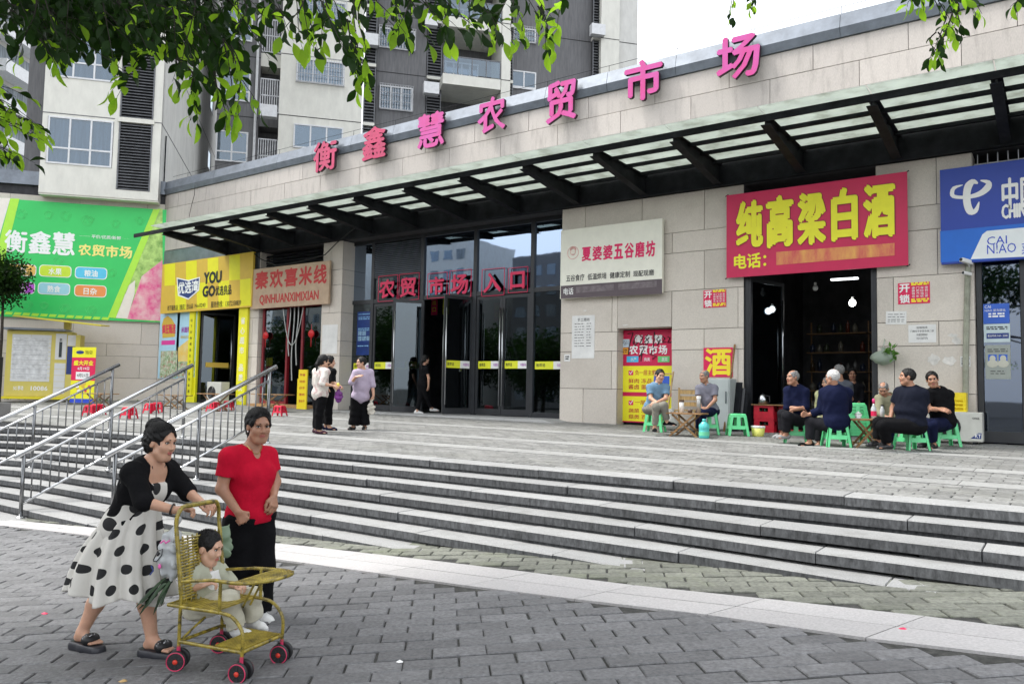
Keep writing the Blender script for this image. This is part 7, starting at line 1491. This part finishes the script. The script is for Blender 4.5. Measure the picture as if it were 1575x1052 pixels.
human('person', 'grey haired man in dark tee sitting with his back to us just inside the doorway', dict(hd=(1289, 571), nk=(1293, 585, 0), shR=(1306, 592, .0), shL=(1281, 592, .05), elR=(1309, 614, .05), wrR=(1298, 622, .2), elL=(1277, 614, .15), wrL=(1282, 622, .3), **JK), d7+.5, 1.08, (300, 0, 0), 1.0, SKT, 'short', HAIRG, top=dict(mat=K('tee_slate', .09, .10, .12), sleeve=.6, infl=.02), bot=dict(mat=CDK), shoes=dict(mat=LBLK), vox=.010)
human('person', 'elderly person in yellow and white patterned jacket between the two navy clad men', dict(hd=(1272, 589), nk=(1270, 601, 0), shR=(1282, 607, -.05), shL=(1259, 606, .05), elR=(1283, 628, 0), wrR=(1272, 636, -.1), elL=(1257, 628, .1), wrL=(1262, 638, .0), pel=(1270, 650), knR=(1262, 652, -.3), knL=(1254, 652, -.2), anR=(1262, 678, -.3), anL=(1254, 677, -.2), toeR=(1254, 680, -.35), toeL=(1246, 679, -.25)), d7+.1, .95, (280, -8, 0), 1.0, SK, 'short', HAIRG, top=dict(mat=M('jacket_yellow_pattern', (.60, .60, .30), .85, var=.2, scale=20, dirt=.9, dscale=16, dcol=(.4, .4, .42)), name='jacket', sleeve=1.8, infl=.03), bot=dict(mat=CDK), shoes=dict(mat=LBLK), vox=.010)
human('person', 'dim face of a man in dark clothes deep in the shop behind the green stack', dict(hd=(1311, 576), nk=(1312, 588, 0), shR=(1301, 595, 0), shL=(1324, 595, 0), elR=(1299, 616, -.1), wrR=(1308, 622, -.2), elL=(1326, 616, -.1), wrL=(1318, 622, -.2), pel=(1312, 640), knR=(1304, 642, -.4), knL=(1318, 642, -.4), anR=(1304, 664, -.3), anL=(1318, 664, -.3), toeR=(1303, 668, -.4), toeL=(1317, 668, -.4)), d7+1.4, 1.05, (200, -5, 0), 1.0, SKT, 'short', HAIRB, top=dict(mat=CDK, sleeve=1.5, infl=.02), bot=dict(mat=CDK), shoes=dict(mat=LBLK), vox=.010)
d8 = depth_at(1362, 684)
OLI = K('jacket_olive', .25, .24, .16)
human('person', 'balding man in olive jacket bending over the drinkers table', dict(hd=(1359, 599), nk=(1365, 609, .06), pel=(1371, 647, .1), shR=(1352, 614, .02), shL=(1378, 614, .04), elR=(1351, 635, -.1), wrR=(1362, 641, -.28), elL=(1380, 635, -.06), wrL=(1368, 641, -.26), knR=(1356, 652, -.35), anR=(1354, 680, -.3), toeR=(1350, 684, -.4), knL=(1374, 652, -.35), anL=(1374, 680, -.3), toeL=(1372, 684, -.4)), d8+.05, 1.0, (215, -32, 0), 1.05, SKT, 'thin', HAIRG, top=dict(mat=OLI, name='jacket', sleeve=1.8, infl=.03, sinf=.026, wr=.0032), bot=dict(mat=CNAVY), shoes=dict(mat=LBLK), vox=.008, b=1.05)
d9 = depth_at(1400, 694)
human('person', 'stout man in black tee and black trousers sitting in profile, facing left', dict(hd=(1395, 580), nk=(1401, 594, .0), pel=(1401, 653, 0), shR=(1383, 604, .12), shL=(1419, 605, -.08), elR=(1374, 628, .2), wrR=(1370, 642, .14), elL=(1424, 631, .0), wrL=(1410, 645, -.05), knR=(1352, 650, .14), anR=(1351, 680, .18), toeR=(1332, 688, .14), knL=(1358, 655, -.18), anL=(1366, 684, -.05), toeL=(1350, 690, -.1)), d9, 1.10, (285, 2, 0), 1.02, SKT, 'crop', HAIRB, top=dict(mat=K('tee_ink', .010, .012, .022), sleeve=.62, hem=-.06, infl=.02, sinf=.02, wr=.003), bot=dict(mat=CBLK, len=.9, infl=.022), shoes=dict(mat=LBLK, s=1.05), vox=.008, b=1.15, tw=1.3)
d10 = depth_at(1450, 688)
human('person', 'man in black short sleeved shirt with folded arms looking at the camera', dict(hd=(1434, 584), nk=(1440, 597, .04), pel=(1451, 650, .05), shR=(1425, 606, -.04), shL=(1459, 607, .08), elR=(1427, 628, -.12), wrR=(1445, 630, -.24), elL=(1460, 629, -.02), wrL=(1431, 630, -.27), knR=(1424, 650, -.2), anR=(1424, 682, -.16), toeR=(1414, 687, -.22), knL=(1434, 653, -.34), anL=(1436, 684, -.26), toeL=(1428, 690, -.36)), d10, 1.10, (205, -6, -8), 1.04, SKT, 'short', HAIRB, top=dict(mat=CBLK, sleeve=.7, hem=-.08, infl=.024, sinf=.024, wr=.0032, collar=CBLK), bot=dict(mat=CNAVY, len=.92), shoes=dict(mat=LBLK), vox=.008, b=1.1, tw=1.25)
# ================================================================ trees
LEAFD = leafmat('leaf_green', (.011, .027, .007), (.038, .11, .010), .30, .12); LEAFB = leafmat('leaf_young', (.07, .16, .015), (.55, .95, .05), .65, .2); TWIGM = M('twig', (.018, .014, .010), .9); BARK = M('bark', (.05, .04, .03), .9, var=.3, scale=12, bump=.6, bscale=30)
def leafgeo(L_=1., w=.46):
    pr_ = [0, .16, .34, .46, .44, .30, .0]; n = len(pr_); V = []; Fc = []
    for i in range(n):
        t = i/(n-1); z = -.10*(2*t-1)**2-.12*t*t
        for s in (-1, 0, 1): V.append((t, s*pr_[i]*w*1.0, z+(.05 if s else 0)*pr_[i]*2))
    for i in range(n-1):
        for c_ in (0, 1): a = i*3+c_; Fc.append((a, a+1, a+4, a+3))
    return np.array(V), Fc
LV, LF = leafgeo()
def lmesh(mat): me = bpy.data.meshes.new('leaf'); me.from_pydata([tuple(v) for v in LV], [], LF); me.materials.append(mat); me.polygons.foreach_set('use_smooth', [True]*len(LF)); return me
LMD, LMB = lmesh(LEAFD), lmesh(LEAFB)
def lframe(d, nrmv):
    x = nrm(d); y = nrm(np.cross(nrmv, x)); z = np.cross(x, y); return np.stack([x, y, z], 1)
tree = empty('street_tree', (-4.4, -1.0, float(GZ(-4.4, -1.0))), 0, 'broadleaf street tree whose leafy branches hang over the top of the picture', 'tree'); TB_ = np.array(tree.location)
G().tube([(0, 0, 0), (.05, .05, 1.2), (0, .2, 2.6), (.15, .45, 3.6)], 1, 12, True, [.20, .15, .13, .10]).build('trunk', BARK, tree, True)
rl = random.Random(21); LEAVES = []; fork = TB_+np.array([.1, .4, 3.5])
def env(x):                                        # how low the leaves hang, photo pixels
    xs = [-60, 0, 30, 60, 95, 130, 160, 190, 215, 240, 262, 290, 315, 345, 372, 395, 430, 460, 500, 530, 556, 580, 612, 650, 690, 730, 770, 800, 830, 868, 885]
    ys = [140, 130, 118, 125, 108, 90, 118, 145, 110, 100, 128, 192, 150, 182, 165, 120, 105, 92, 108, 132, 140, 60, 75, 92, 88, 70, 78, 82, 72, 55, -10]
    return np.interp(x, xs, ys)
def twig(p0, p1, n, sz, young=0., droop=.25, spread=12):
    """a thin hanging twig from photo point p0 to p1 (with depths), leaves alternate along it"""
    A = ap(*p0); E_ = ap(*p1); P = []; sg_ = rl.uniform(-1, 1)
    for i in range(7): t = i/6; q = A*(1-t)+E_*t+UPV*droop*sin(pi*t)*np.linalg.norm(E_-A)*.3+CAMR*sg_*.03*sin(pi*t*1.5); P.append(q)
    G_TW.tube([q-TB_ for q in P], .0035, 5, True, [.0032-.0004*i for i in range(7)])
    for i in range(n):
        t = (i+rl.uniform(.2, .9))/n; k = min(int(t*6), 5); f = t*6-k; q = P[k]*(1-f)+P[k+1]*f; ax_ = nrm(P[k+1]-P[k]); side = nrm(np.cross(ax_, [rl.gauss(0, 1), rl.gauss(0, 1), rl.gauss(0, .6)]))
        d = nrm(ax_*rl.uniform(.1, .9)+side*rl.uniform(.5, 1)-UPV*rl.uniform(.1, .8)); LEAVES.append((q, d, sz*rl.uniform(.55, 1.12), rl.random() < young))
    LEAVES.append((P[-1], nrm(P[-1]-P[-2]-UPV*.02), sz, rl.random() < young+.2))
G_TW = G()
# the dense mass upper left
for i in range(84):
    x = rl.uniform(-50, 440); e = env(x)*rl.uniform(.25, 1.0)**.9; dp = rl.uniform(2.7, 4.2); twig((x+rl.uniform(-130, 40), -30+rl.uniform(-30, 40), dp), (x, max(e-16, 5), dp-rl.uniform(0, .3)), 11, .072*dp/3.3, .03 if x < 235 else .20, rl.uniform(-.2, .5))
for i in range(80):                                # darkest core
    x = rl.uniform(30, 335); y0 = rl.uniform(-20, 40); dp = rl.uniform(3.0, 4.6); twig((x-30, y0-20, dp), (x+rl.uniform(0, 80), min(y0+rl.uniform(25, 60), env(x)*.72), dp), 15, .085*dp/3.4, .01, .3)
for i in range(44):
    x = rl.uniform(440, 872); e = env(x)*rl.uniform(.45, 1.0)**.6; dp = rl.uniform(2.6, 3.6); twig((x+rl.uniform(-90, 30), -30, dp), (x, max(e-16, 2), dp-rl.uniform(0, .3)), 8, .084*dp/3.1, .30, rl.uniform(-.2, .5))
for (a, b_, n) in (((300, 110), (290, 190), 8), ((240, 60), (180, 150), 9), ((325, 110), (345, 180), 8), ((360, 70), (382, 178), 10), ((60, 60), (95, 105), 7), ((530, 30), (552, 138), 9), ((830, 10), (842, 80), 8), ((540, 60), (556, 120), 6), ((340, 60), (372, 190), 10), ((270, 90), (315, 150), 8)):
    for r_ in range(2): dp = rl.uniform(2.9, 3.3); twig((a[0]+rl.uniform(-6, 6), a[1], dp), (b_[0]+rl.uniform(-8, 8), b_[1]-8*r_, dp), n, .078, .6, .1)
# left edge cluster
for i in range(20): y = rl.uniform(150, 250); dp = rl.uniform(3.2, 4.2); twig((-60, y-30, dp), (rl.uniform(5, 66), y+rl.uniform(-15, 22), dp), 7, .075*dp/3.3, .6, .3)
for i in range(4): twig((-40, 190+i*20, 3.5), (rl.uniform(5, 22), 240+rl.uniform(-10, 18), 3.5), 5, .06, .5, .2)
# right clusters
for (a, b_, n, sz) in (((1120, -30), (1128, 28), 5, .05), ((1150, -25), (1162, 12), 6, .05), ((1395, -30), (1410, 12), 6, .06), ((1470, -40), (1462, 55), 12, .062), ((1462, 20), (1440, 88), 9, .06), ((1480, -30), (1497, 22), 8, .06), ((1440, -30), (1450, 40), 8, .06), ((1580, -20), (1562, 12), 4, .06), ((1448, 50), (1436, 92), 6, .055), ((1420, -30), (1425, 5), 6, .06), ((1462, -10), (1475, 48), 7, .055)):
    for r_ in range(2): dp = rl.uniform(3.0, 3.4); twig((a[0]+rl.uniform(-8, 8), a[1], dp), (b_[0]+rl.uniform(-6, 6), b_[1], dp), n, sz, .45, .1)
for x, y, dp in ((-40, -60, 3.6), (150, -70, 3.6), (350, -70, 3.5), (560, -70, 3.2), (760, -70, 3.1)):    # limbs that carry the twigs
    e = ap(x, y, dp); m_ = (fork+e)/2+UPV*.4; G().tube([fork*(1-t)**2+m_*2*t*(1-t)+e*t*t-TB_ for t in np.linspace(0, 1, 9)], 1, 8, True, [.07-.006*i for i in range(9)]).build('branch', BARK, tree, True)
for x, y, dp in ((1130, -60, 3.4), (1450, -60, 3.3), (1580, -60, 3.2)):
    e = ap(x, y, dp); m_ = (fork+e)/2+UPV*.8; G().tube([fork*(1-t)**2+m_*2*t*(1-t)+e*t*t-TB_ for t in np.linspace(0, 1, 9)], 1, 8, True, [.07-.006*i for i in range(9)]).build('branch', BARK, tree, True)
G_TW.build('twigs', TWIGM, tree, kind='stuff')
vis = []; 
for L_ in LEAVES:
    px, py, dd = pr(L_[0]); s = L_[2]*FP/dd; vis.append((-s if (-10 < px < W+10 and -10 < py < H) else 0, len(vis)))
vis.sort(); first = set(i for _, i in vis[:300]); bd, bb_ = G(), G()
for i, (q, d, sz, yg) in enumerate(LEAVES):
    up2 = nrm([rl.gauss(0, .6), rl.gauss(0, .6), 1]); Rm = lframe(d, up2)
    if i in first:
        o = obj('leaf', LMB if yg else LMD, tree); o.matrix_local = Matrix([[*(Rm[r]*sz), (q-TB_)[r]] for r in range(3)]+[[0, 0, 0, 1]])
    else:
        g = bb_ if yg else bd; g.pc = rl.random(); g.add((LV*sz)@Rm.T+(q-TB_), LF)
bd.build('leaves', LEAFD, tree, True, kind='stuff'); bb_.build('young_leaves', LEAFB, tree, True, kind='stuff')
# crown above and behind the camera (keeps the foreground in its shade)
g = G(); N_ = 20000
C_ = np.array([(-4.4, .8, 5.0), (-2.6, 2.4, 5.3), (-5.6, 2.2, 5.6), (-1.0, .5, 4.8), (-6.8, .2, 5.0), (-3.0, -1.5, 5.2), (-4.2, 3.4, 6.0), (-7.4, 1.6, 5.6), (-8.4, .4, 5.4), (-6.4, -1.2, 5.4), (-5.6, .6, 6.2), (-7.2, 3.0, 6.4)])
for i in range(N_):
    c_ = C_[rl.randrange(len(C_))]; v = RNG.normal(size=3); v = v/np.linalg.norm(v)*rl.random()**.5; q = c_+v*np.array([1.5, 1.3, .8]); px, py, dd = pr(q)
    if dd > .3 and -60 < px < W+60 and py > -50: continue
    Rm = lframe(RNG.normal(size=3), RNG.normal(size=3)+[0, 0, 1.]); sz = rl.uniform(.12, .19); g.pc = rl.random(); g.add((np.array([(0, 0, 0), (.5, .3, .05), (1, 0, -.05), (.5, -.3, .05)])*sz)@Rm.T+(q-TB_), [(0, 1, 2, 3)])
g.build('crown', LEAFD, tree, kind='stuff')
# shrub in front of the billboard, left edge
P = WS.P(-9.6, 0, 1.6); P = ap(6, 430, 27.); pz = .3
sb = empty('small_tree', (P[0], P[1], .3), 0, 'small dark leafy tree in front of the green billboard at the left edge', 'tree'); SBL = np.array(sb.location); hz = P[2]-.3
G().tube([(0, 0, 0), (.05, .02, hz*.5), (0, 0, hz)], 1, 8, True, [.07, .055, .03]).build('trunk', BARK, sb, True); g = G()
for i in range(5200):
    v = RNG.normal(size=3); v /= np.linalg.norm(v); v *= rl.random()**.45; q = np.array([0, 0, hz])+v*np.array([.72, .72, .85])*(1+.35*sin(v[0]*9+v[2]*7)); Rm = lframe(RNG.normal(size=3), RNG.normal(size=3)+[0, 0, 1.]); g.pc = rl.random(); g.add((np.array([(0, 0, 0), (.5, .25, .04), (1, 0, -.05), (.5, -.25, .04)])*.13)@Rm.T+q, [(0, 1, 2, 3)])
g.build('crown', LEAFD, sb, kind='stuff')
# what stands across the street behind the camera and shows in the glass
tcr = G()
for i in range(5000):
    v = RNG.normal(size=3); v /= np.linalg.norm(v); v *= rl.random()**.4; q = np.array([0, 0, 5.0])+v*np.array([2.8, 2.8, 2.6])*(1+.25*sin(v[0]*7+v[1]*5)); Rm = lframe(RNG.normal(size=3), RNG.normal(size=3)); tcr.pc = rl.random(); tcr.add((np.array([(0, 0, 0), (.5, .3, .05), (1, 0, 0), (.5, -.3, .05)])*.30)@Rm.T+q, [(0, 1, 2, 3)])
t0 = empty('street_tree', (-14, -14, -1.3), 0, 'x', 'tree', 'street trees across the road'); tcr.build('crown', LEAFD, t0, kind='stuff'); G().tube([(0, 0, 0), (.1, .1, 2.5), (0, 0, 4.6)], 1, 8, True, [.22, .17, .10]).build('trunk', BARK, t0, True)
for i, (x, y) in enumerate(((-14, -14), (-20, -15.5), (-26, -14), (-32.5, -15), (-39, -13.5), (-46, -14.5), (-53, -14), (-60, -15), (-17, -11.5), (-23, -12), (-29.5, -11.5), (-36, -12), (-43, -11))):
    c = t0 if i == 0 else copy_tree(t0); c.location = (x, y, -1.3); c.rotation_euler = (0, 0, i*1.3); s_ = .8+.08*((i*7) % 5); c.scale = (s_, s_, s_); c['label'] = 'street tree across the road behind the camera, seen only as a reflection in the glass'
for (x, y, w_, d_, h_) in ((-38, -62, 16, 12, 17), (-58, -66, 16, 14, 22), (-80, -62, 16, 12, 25), (-104, -60, 20, 12, 27), (-20, -70, 14, 12, 15), (-69, -74, 10, 10, 20), (-92, -70, 9, 10, 22)):
    o = empty('apartment_tower', (x, y, -1.3), 0, 'apartment block across the road behind the camera, seen only as a reflection', 'building', 'apartment blocks reflected in the glass'); B('wall', (-w_/2, -d_/2, 0), (w_/2, d_/2, h_), PGREY if x % 4 else PSIDE, o)
    for f_ in range(int(h_/3)):
        for k in range(int(w_/2.6)): B('window', (-w_/2+.7+k*2.6, d_/2+.01, 1+f_*3), (-w_/2+2.3+k*2.6, d_/2+.06, 2.5+f_*3), TGLASS if (f_+k) % 3 else CURT, o)
